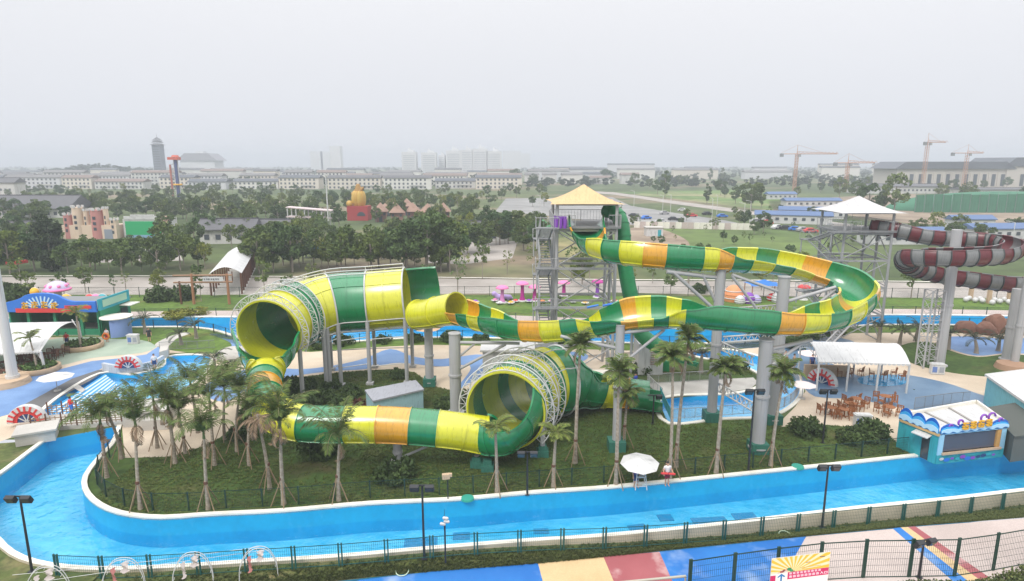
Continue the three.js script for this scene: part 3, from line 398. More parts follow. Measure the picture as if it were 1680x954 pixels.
  for (const [a, dr] of [[rad(160), 0.45], [rad(200), 0.45], [rad(125), 0.45], [rad(235), 0.45]]) part('longitudinal_pipe', tube(along(drum2, a, dr, 0.02, 0.98), 0.045, 40, 5), mats.white, slide);

  // pedestals carried by the slide itself: slim posts under the drums
  const drumPost = (sw, t, a, lab) => { const f = sw.frame(t), p = sw.pt(f, a, f.r + 0.16); part('post', [bar(V(p.x, 0, p.z), p, 0.2, 10), box(0.7, 0.25, 0.7, p.x, 0.125, p.z)], mats.steel, slide); return p; };
  const front = [], rear = [];
  for (const t of [0.004, 0.205, 0.41, 0.545, 0.60]) { front.push(drumPost(drum1, t, rad(-62))); if (t < 0.5) rear.push(drumPost(drum1, t, rad(62))); }
  for (const y of [2.2, 5.0]) for (let i = 0; i < 3; i++) { part('tie_pipe', bar(V(front[i].x, y, front[i].z), V(front[i + 1].x, y - 0.3, front[i + 1].z), 0.05, 5), mats.white, slide); if (i < 2) part('tie_pipe', bar(V(rear[i].x, y, rear[i].z), V(rear[i + 1].x, y, rear[i + 1].z), 0.05, 5), mats.white, slide); }
  for (const a of [rad(55), rad(-55)]) { drumPost(drum1, 0.97, a); }
  for (const [x, y, z, h] of [[-2.61,0,-43.74, 0.9], [2.33,0,-45.54, 3.2], [-1.78,0,-43.16, 0.7]]) { part('pedestal', [box(0.9, 0.5, 0.9, x, 0.25, z), box(0.6, 0.5, 0.6, x, 0.6, z)], mats.footing, slide); part('post', pole(x, 0.6, z, h, 0.2), mats.steel, slide); }
}
// ---- columns that carry the flume --------------------------------------------------------
let colN = 0;
function column(label, [x, y, z], top, r, arms = [], foot = 1.3) {
  const c = thing('steel_column', label, 'column', [x, 0, z], 0, 'steel columns under the raft slide');
  const g = [pole(0, 0.4, 0, top, r, 18), pole(0, top, 0, top + 0.08, r * 1.12, 18), pole(0, 0.4, 0, 0.5, r * 1.5, 18)]; part('shaft', g, mats.steel, c);
  for (const yy of [top * 0.5]) part('collar', pole(0, yy, 0, yy + 0.16, r * 1.18, 18), mats.steel, c);
  if (foot) part('footing', box(foot, 1.0, foot, 0, 0.35, 0), mats.footing, c);
  for (const [a, b, rr2] of arms) part('arm', bar(V(...a), V(...b), rr2 ?? 0.16, 8), mats.steel, c);
  return c;
}
column('tall grey column on a green footing beside the splash pool, reaching the upper flume', [17.36,0,-52.39], 13.59, 0.42, [[[0, 12.6, 0], [-4.6, 13.2, 0.4], .17], [[0, 9.6, 0], [-4.0, 13.1, 0.4], .15], [[0, 10, 0], [-1.6, 13, .2], .12]]);
column('thick grey column on a green footing nearest the camera under the hairpin bend', [19.05,0,-46.17], 9.0, 0.5, [[[0, 8.2, 0], [3.6, 8.9, -.4], .16], [[0, 6.6, 0], [3, 8.7, -.4], .13]]);
column('grey column behind the front one, carrying the upper flume near the hairpin bend', [22.46,0,-51.86], 12.76, 0.48, [[[0, 11.4, 0], [-4.4, 13, .2], .13], [[0, 7.5, 0], [-4.4, 12.9, .2], .12], [[0, 10.6, 0], [4.6, 11.8, -.6], .15], [[0, 7.8, 0], [4.6, 11.6, -.6], .13]]);
column('grey column on a green footing standing left of the splash pool railing', [8.15,0,-46.6], 10.03, 0.34, [[[0, 9.4, 0], [4.6, 9.9, -.3], .13], [[0, 6.8, 0], [3.4, 9.6, -.3], .12], [[0, 8.2, 0], [-4.4, 8.9, -1], .13]]);
column('pale grey column left of the second drum with a long beam towards the flume', [-4.95,0,-53.21], 7.57, 0.5, [[[0, 6.8, 0], [5.6, 6.9, .6], .15], [[0, 4.2, 0], [4.4, 6.8, .6], .13], [[0, 5.2, 0], [1.8, 6.8, .2], .1]], 0);
column('grey column carrying the yellow hood at the slide bend', [-8.28,0,-61.25], 6.14, 0.42, [], 1.2);
column('short grey column in a shrub under the lower orange tube section', [-8.45,0,-43.93], 2.0, 0.32, [[[0, 1.7, 0], [3.2, 1.75, 0], .1], [[0, 0.5, 0], [2.6, 1.7, 0], .1]], 0);
column('short grey stub column under the lower green tube section', [-13.76,0,-46.17], 2.2, 0.3, [[[0, 1.7, 0], [2.0, 1.8, 0], .09]], 0);
// lattice girders between the columns
let girderN = 0;
function girder(label, a, b, h = 0.7, n = 9) {
  const A = V(...a), B = V(...b), t = thing('lattice_girder', label, 'girder', [A.x, A.y, A.z], 0, 'lattice girders between the slide columns'), D = B.clone().sub(A), up = V(0, h, 0);
  part('chord', bar(V(0, 0, 0), D, 0.07, 6), mats.white, t); part('chord', bar(up, D.clone().add(up), 0.07, 6), mats.white, t);
  for (let i = 0; i < n; i++) { const p = D.clone().multiplyScalar(i / n), m = D.clone().multiplyScalar((i + .5) / n).add(up), q = D.clone().multiplyScalar((i + 1) / n); part('web', [bar(p, m, 0.04, 5), bar(m, q, 0.04, 5)], mats.white, t); }
}
girder('white lattice girder at mid height between the two tall columns', [18.18,9.13,-53], [23.03,9.5,-53]);
girder('white sloping lattice girder above the upper end of the splash pool', [17.74,6.33,-53], [18.53,6.74,-47]);
girder('white sloping lattice girder low over the splash pool water', [17.87,2.57,-53], [19,2.87,-47]);
girder('white level lattice girder above the back canal beside the column', [18.46,6.58,-54], [23.02,7.2,-53], 0.5);

// ---- towers --------------------------------------------------------------------------------
function railGeo(pts, h, gap = 0.13, r = 0.022) { // rails and balusters along a 3-D polyline
  const g = []; for (let i = 1; i < pts.length; i++) { const A = pts[i - 1], B = pts[i], n = Math.max(2, Math.round(A.distanceTo(B) / gap)), up = V(0, h, 0);
    g.push(bar(A.clone().add(up), B.clone().add(up), r * 1.6, 5), bar(A.clone().add(V(0, 0.1, 0)), B.clone().add(V(0, 0.1, 0)), r, 4));
    for (let k = 0; k <= n; k++) { const p = A.clone().lerp(B, k / n); g.push(bar(p, p.clone().add(up), k % 10 === 0 ? r * 1.5 : r * 0.6, 4)); } } return g;
}
function tent(w, d, rise, sag = 0.12, pow = 1.5) { // tensile hip canopy with hollow slopes, apex in the middle, edge at y = 0
  const n = 28, P = [], U = [], I = [];
  for (let j = 0; j <= n; j++) for (let i = 0; i <= n; i++) { const u = i / n * 2 - 1, v = j / n * 2 - 1, c = Math.max(Math.abs(u), Math.abs(v)), e = Math.hypot(u, v) / (Math.hypot(u, v) / (c || 1) || 1), k = 1 - c, edge = 1 - sag * (1 - Math.min(Math.abs(u), Math.abs(v)) ** 2 / (c * c || 1)) * c * c;
    P.push(u * w / 2 * edge, rise * Math.pow(k, pow), v * d / 2 * edge); U.push(u * w / 2, v * d / 2); if (i && j) { const q = j * (n + 1) + i; I.push(q - n - 2, q - 1, q, q - n - 2, q, q - n - 1); } }
  const g = new THREE.BufferGeometry(); g.setAttribute('position', new THREE.Float32BufferAttribute(P, 3)); g.setAttribute('uv', new THREE.Float32BufferAttribute(U, 2)); g.setIndex(I); g.computeVertexNormals(); return g;
}
function tower(label, x0, x1, z0, z1, H, canopy, canopyRise, overhang, mSteel, stairSide, stairs = true) {
  const t = thing('slide_tower', label, 'tower', [(x0 + x1) / 2, 0, (z0 + z1) / 2]), w = x1 - x0, d = z0 - z1, X = [-w / 2, w / 2], Z = [-d / 2, 0, d / 2];
  for (const x of X) for (const z of Z) part('tower_column', pole(x, 0, z, H + (z ? 2.2 : 0), 0.16, 10), mSteel, t);
  const levels = [H * 0.26, H * 0.51, H * 0.76, H];
  for (const y of levels) { for (const z of Z) part('beam', box(w, 0.22, 0.14, 0, y - 0.28, z), mSteel, t); for (const x of X) part('beam', box(0.14, 0.22, d, x, y - 0.28, 0), mSteel, t); }
  for (let i = 0; i < 4; i++) { const a = i ? levels[i - 1] : 0, b = levels[i] - 0.4; for (const z of [-d / 2, d / 2]) part('brace', [bar(V(-w / 2, a, z), V(w / 2, b, z), 0.07, 5), bar(V(w / 2, a, z), V(-w / 2, b, z), 0.07, 5)], mSteel, t); for (const x of X) part('brace', [bar(V(x, a, -d / 2), V(x, b, 0), 0.07, 5), bar(V(x, b, 0), V(x, a, d / 2), 0.07, 5)], mSteel, t); }
  part('platform', box(w + 0.8, 0.16, d + 0.8, 0, H, 0), mats.darkSteel, t);
  const q = (x, z) => V(x, H + 0.08, z), hw = w / 2 + 0.36, hd = d / 2 + 0.4;
  part('railing', railGeo([q(-0.2 * w, hd), q(-hw, hd), q(-hw, -hd), q(hw, -hd), q(hw, hd), q(0.36 * w, hd)], 1.15, 0.34), mSteel, t);
  if (stairs) { const s = stairSide, sx = s * (w / 2 + 1.0); let y = 0, dir = 1; // switchback flights outside one side
    for (let k = 0; k < 8; k++) { const y1 = H * (k + 1) / 8, za = dir * d / 2, zb = -dir * d / 2, A = V(sx, y, za), B = V(sx, y1, zb), ln = [];
      for (const o of [-0.6, 0.6]) ln.push(bar(V(sx + o, y, za), V(sx + o, y1, zb), 0.09, 4));
      for (let i = 0; i < 11; i++) { const f = (i + .5) / 11; ln.push(box(1.2, 0.05, 0.3, sx, y + (y1 - y) * f, za + (zb - za) * f)); }
      const fl = part('stair_flight', ln, mats.darkSteel, t); part('handrail', [...railGeo([A.clone().add(V(s * 0.6, 0, 0)), B.clone().add(V(s * 0.6, 0, 0))], 1.05, 0.4)], mSteel, fl);
      part('landing', box(2.2, 0.1, 1.3, sx, y1, zb - dir * 0.65), mats.darkSteel, t); const e = zb - dir * 1.3; part('handrail', railGeo([V(sx - 1.1 * s, y1, e), V(sx + 1.1 * s, y1, e), V(sx + 1.1 * s, y1, zb)], 1.05, 0.4), mSteel, t);
      part('landing_post', pole(sx + s, y1 - H / 8, zb - dir * 0.9, y1, 0.08, 6), mSteel, t); y = y1; dir = -dir; } }
  const roof = part('canopy', tent(w + overhang, d + overhang, canopyRise, 0.1), canopy, t); roof.position.y = H + 2.3;
  part('mast', pole(0, H + 2.0, 0, H + 2.3 + canopyRise, 0.09), mSteel, t);
  part('edge_frame', [[-1, -1, 1, -1], [1, -1, 1, 1], [1, 1, -1, 1], [-1, 1, -1, -1]].map(([a, b, c, e]) => bar(V(a * w / 2, H + 2.2, b * d / 2), V(c * w / 2, H + 2.2, e * d / 2), 0.08, 6)), mSteel, t);
  return t;
}
const tower1 = tower('grey steel slide tower with a cream tent roof at the head of the green slide', 4.4, 10.2, -62.4, -69.2, 15.8, M(L(0.68, 0.47, 0.25), 0.8, { map: tex.fade }), 1.8, 1.5, mats.steel, -1);
part('purple_panel', [box(1.2, 1.0, 0.1, -2.6, 16.4, 3.5), box(0.1, 1.0, 1.2, -3.1, 16.4, 2.9)], mats.purple, tower1, 'purple barrel screens at the platform corner');
for (let i = 0; i < 3; i++) part('purple_barrel', new THREE.CylinderGeometry(0.2, 0.19, 0.9, 10).translate(-3.0 + i * 0.42, 16.2, 3.72), mats.purple, tower1);
const tower2 = tower('grey steel slide tower with a pale grey tent roof at the right', 40.4, 46.2, -77.5, -83.5, 13.8, M(L(0.58, 0.57, 0.58), 0.8, { map: tex.fade }), 1.9, 2.2, M(L(0.34, 0.35, 0.36), 0.5, { map: tex.fade }), -1);

// enclosed green body slide from the first tower
{
  const t = thing('body_slide', 'narrow green enclosed tube slide dropping from the cream roofed tower', 'water slide');
  const p = Sweep([[9.91,17.16,-67], [10.83,16.72,-65.5], [11.2,15.32,-64.5], [11.32,12.79,-64], [11.71,10.36,-63.6], [12.18,7.97,-63], [12.54,6.17,-62.6], [13.21,4.93,-62], [14.35,4.19,-61.5], [15.72,3.58,-61]].map((q) => st(q, 0.68, -179.9, 180)));
  for (let i = 0; i < 16; i++) part('tube_section', shell(p, i / 16, (i + 1) / 16, { nv: 20, nu: 5, flange: 0.05 }), mats.tubeGreen, t);
  const run = Sweep([[15.6,3.65,-61], [16.84,3.33,-60.6], [18.3,3.02,-60.4]].map((q) => st(q, 0.7, -80, 80))); part('run_out', shell(run, 0, 1, { nv: 16 }), mats.tubeGreen, t);
  for (const [x, y, z, h] of [[14.45,0,-65.25, 1.6], [16.23,0,-66.48, 1.3], [12.17,0,-62.71, 9]]) part('support', [pole(x, 0, z, h, 0.14), box(0.5, 0.2, 0.5, x, 0.1, z)], mats.steel, t);
}
single('pump_box', [box(1.2, 1.2, 1.0, 16.23,0.6,-66)], mats.tubeGreen, 'bright green box at the foot of the green tube slide', 'box');

// red and white covered slide on the right
{
  const t = thing('coil_slide', 'red and white banded tube slide coiling round grey columns at the right', 'water slide');
  const redM = M(L(0.13, 0.02, 0.026), 0.35, { map: tex.fade }), whiteM = M(L(0.20, 0.205, 0.205), 0.4, { map: tex.fade }), seam = M(L(0.04, 0.05, 0.05), 0.5);
  const p = Sweep([[45.12,14.33,-80], [47.25,14,-78], [50.08,13.42,-76.5], [53.44,13.25,-75.5], [55.8,13.23,-73.8], [55.56,12.94,-70.5], [52.01,12.68,-67], [47.5,12.71,-65], [44.07,12.65,-65], [42.4,12.41,-66.6], [43.49,11.48,-69.8], [46.36,10.25,-72.8], [50.22,9.22,-74.2], [54.62,8.57,-74.2], [58.68,8.2,-73.8], [63.77,7.99,-73]].map((q, i) => st(q, 1.06, i % 2 ? -128 : -122, 128)));
  const n = 44; for (let i = 0; i < n; i++) part('slide_section', shell(p, i / n, (i + 1) / n, { nv: 22, nu: 5, flange: 0.06, thick: 0.05, lip: 0.06 }), i % 2 ? whiteM : redM, t);
  for (let i = 0; i <= n; i++) { const f = p.frame(i / n), P = []; for (let k = 0; k <= 20; k++) P.push(p.pt(f, f.a0 + (f.a1 - f.a0) * k / 20, f.r + 0.09)); part('joint_ring', tube(P, 0.075, 30, 5), seam, t); }
}
for (const [lab, b, h, r] of [['thick grey column at the centre of the red and white coil', [47.28,0,-67.76], 15.05, 0.52], ['grey column under the right run of the red and white slide', [56.4,0,-70], 8.22, 0.45], ['pale column at the right edge standing on a rock base', [55.41,0,-67.54], 10, 0.4]]) {
  const c = thing('steel_column', lab, 'column', b); part('shaft', pole(0, 0, 0, h, r, 16), mats.steel, c); part('collar', pole(0, h * .45, 0, h * .45 + .2, r * 1.15, 16), mats.steel, c); part('base_plate', pole(0, 0, 0, 0.12, r * 1.6, 16), mats.steel, c); }
{ const c = thing('lattice_column', 'grey lattice column beside the thick coil column', 'column', [45.53,0,-67.33]), h = 8.6, s = 0.7, g = [[-s, -s], [s, -s], [s, s], [-s, s]];
  for (const [x, z] of g) part('leg', pole(x, 0, z, h, 0.09, 6), mats.steel, c);
  for (let k = 0; k < 8; k++) for (let i = 0; i < 4; i++) { const [ax, az] = g[i], [bx, bz] = g[(i + 1) % 4], y0 = k * h / 8, y1 = (k + 1) * h / 8; part('lattice_bar', [bar(V(ax, y0, az), V(bx, y1, bz), 0.04, 4), bar(V(ax, y1, az), V(bx, y1, bz), 0.04, 4)], mats.steel, c); } }

// ---- fences and railings --------------------------------------------------------------------
const wirePanel = (() => { const g = []; for (let i = 0; i <= 22; i++) g.push(box(0.0034, 1, 0.008, i / 22, 0.5, 0)); for (let j = 0; j <= 6; j++) g.push(box(1, 0.006, 0.006, 0.5, j / 6, 0)); g.push(box(1, 0.022, 0.03, 0.5, 0.985, 0), box(1, 0.018, 0.03, 0.5, 0.02, 0)); return merge(g); })();
const postGeo = merge([box(0.08, 1, 0.08, 0, 0.5, 0), box(0.09, 0.02, 0.09, 0, 1.01, 0)]);
function fence(label, pts, h, gap, y = 0, m = mats.fence, category = 'fence', twin = 0) {
  const c = curveOf(pts.map((p) => V(p[0], 0, p[1]))), n = Math.max(1, Math.round(c.getLength() / gap)), P = c.getSpacedPoints(n), f = thing('mesh_fence', label, category, [P[0].x, 0, P[0].z]), Y = (p) => typeof y === 'function' ? y(p) : y;
  P.forEach((p, i) => { const q = p.clone().sub(P[0]), y0 = Y(p); const dir = (P[i + 1] ?? p).clone().sub(i < n ? p : P[i - 1]).normalize();
    for (const o of twin ? [-twin, twin] : [0]) { const a = part('post', postGeo, m, f); a.position.set(q.x + dir.x * o, y0 - 0.05, q.z + dir.z * o); a.scale.set(1, h + 0.08, 1); a.rotation.y = Math.atan2(-dir.z, dir.x); }
    if (i < n) { const nx = P[i + 1], d = nx.clone().sub(p), y1 = Y(nx), b = part('wire_panel', wirePanel, m, f); b.position.set(q.x, y0, q.z); b.scale.set(d.length(), h, 1); b.rotation.y = Math.atan2(-d.z, d.x); if (Math.abs(y1 - y0) > 0.01) b.rotation.z = Math.atan2(y1 - y0, d.length()), b.rotation.order = 'YXZ'; } });
  return f;
}
fence('green wire mesh fence on the lawn along the inner bank of the canal', offset(islandCoping, -0.9).slice(4, 88), 1.25, 2.3);
const dropAt = (p) => { let b = 0, bd = 1e9; outerCoping.forEach((q, i) => { const d = (q[0] - p.x) ** 2 + (q[1] - p.z) ** 2; if (d < bd) { bd = d; b = i; } }); return bankDrop[b] - 0.05; };
fence('green wire mesh fence along the near bank of the canal', offset(outerCoping, 0.75).slice(22, 90), 1.3, 2.55, dropAt, M(L(0.010, 0.085, 0.075), 0.5), 'fence', 0.09);
fence('dark wire mesh fence on the far side of the lawn beside the service road', smooth([[-99.66,-104.39],[-54.92,-104.39],[-14.3,-104.89],[16.42,-105.39],[56.69,-103.9],[104.48,-101.04]], 60), 1.7, 4.2);
fence('low wire fence along the near side of the back canal', offset(backNear, 1.0).slice(10, 60), 1.2, 3.2);
fence('low wire fence along the far promenade of the back canal', offset(backFar, -0.7).slice(4, 60), 1.2, 3.4);
fence('tall green mesh fence with steel posts at the bottom right corner', [[9.36,-30],[13.78,-30.99],[17.6,-31.66],[21.11,-31.88],[24.24,-31.88],[27.12,-32.42],[30.79,-33.32],[34.88,-34.33]], 2.3, 2.5, -0.7, M(L(0.012, 0.05, 0.035), 0.5), 'fence', 0.05);
single('handrail', [bar(V(3.79,0.5,-29.47), V(9.21,0.5,-30.27), 0.07, 8), pole(...[9.21,0.5,-30.27].map((v, i) => i === 1 ? -0.7 : v), 0.5, 0.05)], M(L(0.42, 0.40, 0.33), 0.4), 'thick pale metal handrail at the bottom edge over the painted promenade', 'handrail');
const poolRail = (label, pts, y, h = 1.05, m = mats.steel) => { const P = pts.map(([x, z]) => V(x, y, z)), t = thing('pool_railing', label, 'railing', [P[0].x, 0, P[0].z]), q = P.map((p) => p.clone().sub(V(P[0].x, 0, P[0].z))); for (let i = 1; i < q.length; i++) part('rail_panel', railGeo([q[i - 1], q[i]], h, 0.12, 0.02), m, t); return t; };
poolRail('pale steel railing round the concrete ledge at the back of the splash pool', [[14.24,-57.52],[13.7,-61.61],[18.09,-62.34],[22.71,-63.09]], 0.02);
poolRail('pale steel railing along the near edge of the splash pool', [[13.91,-52.39],[16,-52.66],[18.27,-53.07],[20.56,-53.49],[22.78,-53.91]], 0.1, 0.95);
poolRail('teal railing beside the green exit trough of the slide', [[14.17,-58],[13.8,-52.39]], 0.1, 0.9, M(L(0.05, 0.3, 0.3), .5));
poolRail('pale railing on the rounded right rim of the splash pool', smooth([[22.89,-53.63],[25.97,-56.27],[28.36,-60.01],[29.6,-64.45]], 10), 0.1, 0.95);

// ---- footbridge, concrete abutments, wave pool steps ---------------------------------------
{
  const t = thing('footbridge', 'concrete footbridge with dark slatted railings over the left end of the canal', 'bridge'), A = V(-39.95,0.35,-49.77), B = V(-32.29,0.35,-51.56), d = B.clone().sub(A), L0 = d.length(), ang = Math.atan2(-d.z, d.x);
  t.position.set(A.x, 0, A.z); t.rotation.y = ang;
  part('bridge_deck', box(L0, 0.42, 3.0, L0 / 2, 0.15, -1.5), mats.concrete, t);
  for (const z of [0, -3.0]) for (let i = 0; i < 7; i++) { const x0 = i * L0 / 7, x1 = (i + 1) * L0 / 7; part('railing_post', box(0.09, 1.2, 0.09, x0 + 0.05, 0.95, z), mats.darkWood, t); part('railing_panel', [0.55, 0.75, 0.95, 1.15].map((y) => box(x1 - x0, 0.07, 0.035, (x0 + x1) / 2, y, z)).concat([0.33, 0.66].map((f) => box(0.05, 0.9, 0.05, x0 + (x1 - x0) * f, 0.85, z))), mats.paleWood, t); }
  part('railing_post', box(0.09, 1.2, 0.09, L0, 0.95, 0), mats.darkWood, t);
}
single('abutment', [box(3.4, 1.3, 2.6, 0, 0.65, 0), box(3.8, 0.2, 3.0, 0, 1.4, 0), box(2.0, 0.9, 1.0, 1.2, 0.45, 1.7)].map((g) => g.rotateY(0.12).translate(-31.38,0,-52.3)), mats.concrete, 'pale concrete block at the right end of the footbridge', 'abutment');
single('abutment', [box(2.6, 0.9, 2.0, 0, 0.45, 0), box(2.9, 0.15, 2.3, 0, 0.96, 0)].map((g) => g.rotateY(0.5).translate(-38.47,0,-48.5)), mats.concrete, 'small concrete block at the left end of the footbridge', 'abutment');
{ const t = thing('wave_steps', 'blue and white striped steps leading down into the wave pool', 'steps'), [A, B, A2, B2] = [[-42.04,-54.63],[-43.24,-64.84],[-35.76,-51.86],[-38.17,-60.01]], lp = (p, q, f) => [p[0] + (q[0] - p[0]) * f, p[1] + (q[1] - p[1]) * f];
  const blueS = M(L(0.02, 0.28, 0.6), 0.5), whiteS = M(L(0.55, 0.66, 0.75), 0.6);
  for (let i = 0; i < 20; i++) { const f0 = i / 20, f1 = (i + 1) / 20, y = -0.02 - 0.012 * i + (i % 2 ? 0 : 0.01); part('step', slab([lp(A, A2, f0), lp(B, B2, f0), lp(B, B2, f1), lp(A, A2, f1)], y - 0.5, y), i % 2 ? whiteS : blueS, t); } }
{ const t = thing('grey_ramp', 'dark grey strip beside the striped pool steps', 'ramp'); part('surface', slab([[-43.14,-54.77],[-43.41,-62.9],[-43.99,-66.48],[-44.79,-66.06],[-45.68,-63.28],[-45.25,-56.12]], 0, 0.03), M(L(0.12, 0.12, 0.12), 0.8), t); part('edge', slab([[-43.7,-60.54],[-43.81,-61.43],[-42.15,-60.01],[-41.95,-59.16]], 0, 0.035), mats.concrete, t); }
// pool decorations: half wheels in white, red and navy
function halfWheel(label, [x, y, z], r, turn) {
  const t = thing('wheel_ornament', label, 'ornament', [x, y, z], turn, 'round sun wheel ornaments');
  const ring = (a, b, dz) => { const s = new THREE.Shape(); s.absarc(0, 0, b, 0, Math.PI, false); s.absarc(0, 0, a, Math.PI, 0, true); return new THREE.ExtrudeGeometry(s, { depth: dz, bevelEnabled: true, bevelSize: 0.03, bevelThickness: 0.03, bevelSegments: 2, curveSegments: 28 }); };
  part('rim', ring(r * 0.72, r, 0.5), mats.white, t); part('band', ring(r * 0.52, r * 0.72, 0.42), mats.red, t); part('hub', ring(0.01, r * 0.52, 0.36), mats.navy, t);
  for (let i = 0; i < 9; i++) { const a = Math.PI * (i + 0.5) / 9; part('ray', box(0.16, r * 0.32, 0.62, 0, 0, 0).rotateZ(a - Math.PI / 2).translate(Math.cos(a) * r * 0.84, Math.sin(a) * r * 0.84, 0.25), mats.red, t); }
  for (let i = 1; i < 5; i++) { const a = Math.PI * i / 5; part('spoke', box(0.08, r * 0.5, 0.05, 0, 0, 0).rotateZ(a - Math.PI / 2).translate(Math.cos(a) * r * 0.26, Math.sin(a) * r * 0.26, 0.41), mats.white, t); }
}
halfWheel('white, red and navy half wheel on the white wall above the wave pool', [-40.61,0.75,-65.03], 1.3, 0.1);
halfWheel('white, red and navy half wheel at the left end of the footbridge', [-41.28,0.4,-51.44], 1.45, 0.2);
halfWheel('white, red and navy half wheel turned sideways beside the barrel canopy', [31.85,0,-62.16], 1.5, -1.0);
{ const pts = smooth([[-44,-66.06],[-41.93,-65.25],[-40.15,-65.45],[-39.21,-66.69],[-39.19,-68.64]], 20); single('pool_wall', [ribbon(pts, pts, 0.9, 0), ribbon(offset(pts, 0.3), offset(pts, 0.3), 0.9, 0), ribbon(pts, offset(pts, 0.3), 0.9, 0.9)], M(L(0.52, 0.56, 0.62), 0.6, { map: tex.fade }), 'pale curved low wall behind the wave pool', 'wall'); }
poolRail('dark slatted railing along the deck above the wave pool', [[-42.02,-73.37],[-40.24,-73.88],[-37.68,-73.88],[-35.94,-74.39]], 0.05, 1.0, mats.darkSteel);
single('pool_wall', [slab([[-39.95,-69.54],[-39.47,-70.46],[-40.33,-72.37],[-41.07,-71.89]], 0, 1.0)], mats.concrete, 'pale concrete block at the head of the left pool channel', 'wall');
single('rock_block', [new THREE.SphereGeometry(1.6, 20, 12).scale(1.5, 0.7, 1).translate(-31.4,0.4,-70)], mats.concrete, 'grey rounded concrete mound beside the left pool channel', 'mound');

// ---- left plaza: mast, canopy, planters, painted building -----------------------------------
{ const t = thing('white_mast', 'thick white mast on a round stone base at the left edge', 'mast', [-50.75,0,-61.97]); part('shaft', pole(0, 0.5, 0, 12, 0.5, 18, 0.36), mats.white, t); part('collar', pole(0, 0.5, 0, 0.9, 0.62, 18), mats.white, t); part('stone_base', new THREE.CylinderGeometry(2.0, 2.2, 0.6, 22).translate(-0.6, 0.3, 0.3), mats.stone, t); }
{ const t = thing('sail_canopy', 'white curved fabric canopy over the tables at the left edge', 'canopy'), n = 16, P = [], U = [], I = [];
  const c = [[-57.11,2.3,-63.94], [-53.29,2.9,-76.13], [-66.5,2.9,-75.22], [-50.22,2.3,-65.47]].map((p) => V(...p)), e = (u, v) => { const a = c[2].clone().lerp(c[1], u), b = c[0].clone().lerp(c[3], u); const p = a.lerp(b, v); p.y += 0.9 * Math.sin(Math.PI * v) * (0.5 + 0.5 * u); return p; };
  for (let j = 0; j <= n; j++) for (let i = 0; i <= n; i++) { const p = e(i / n, j / n); P.push(p.x, p.y, p.z); U.push(i / 4, j / 4); if (i && j) { const q = j * (n + 1) + i; I.push(q - n - 2, q - 1, q, q - n - 2, q, q - n - 1); } }
  const g = new THREE.BufferGeometry(); g.setAttribute('position', new THREE.Float32BufferAttribute(P, 3)); g.setAttribute('uv', new THREE.Float32BufferAttribute(U, 2)); g.setIndex(I); g.computeVertexNormals(); part('membrane', g, mats.canvas, t);
  for (const p of [c[1], c[3], c[0]]) { part('post', bar(V(p.x + 0.2, 0, p.z), p, 0.14, 10), mats.white, t); part('strut', bar(V(p.x + 0.15, p.y * 0.5, p.z), V(p.x - 1.1, p.y + 0.1, p.z - 0.6), 0.07, 6), mats.white, t); }
  part('edge_scallop', Array.from({ length: 26 }, (_, i) => { const p = e((i + 0.5) / 26, 1); return new THREE.CircleGeometry(0.2, 10, Math.PI, Math.PI).translate(p.x, p.y, p.z); }), mats.canvas, t); }
function planter(label, [x, y, z], r) { const t = thing('round_planter', label, 'planter', [x, 0, z], 0, 'round planters under the left canopy'); part('kerb', new THREE.LatheGeometry([[r - 0.3, 0.3], [r - 0.3, 0.55], [r, 0.55], [r, 0], [r - 0.3, 0]].map(([a, b]) => new THREE.Vector2(a, b)), 36), mats.stone, t); part('soil', new THREE.CircleGeometry(r - 0.28, 30).rotateX(-Math.PI / 2).translate(0, 0.42, 0), M(L(0.05, 0.04, 0.03), 1), t);
  const g = []; for (let i = 0; i < 420; i++) { const a = rnd() * TAU, q = Math.sqrt(rnd()) * (r - 0.4); g.push(leafQuad(V(q * Math.cos(a), 0.5 + rnd() * 0.35, q * Math.sin(a)), 0.24)); } const c = part('ground_cover', tinted(g, [0.045, 0.10, 0.02], [0.09, 0.16, 0.03]), leafMat, t); c.userData.kind = 'stuff'; }
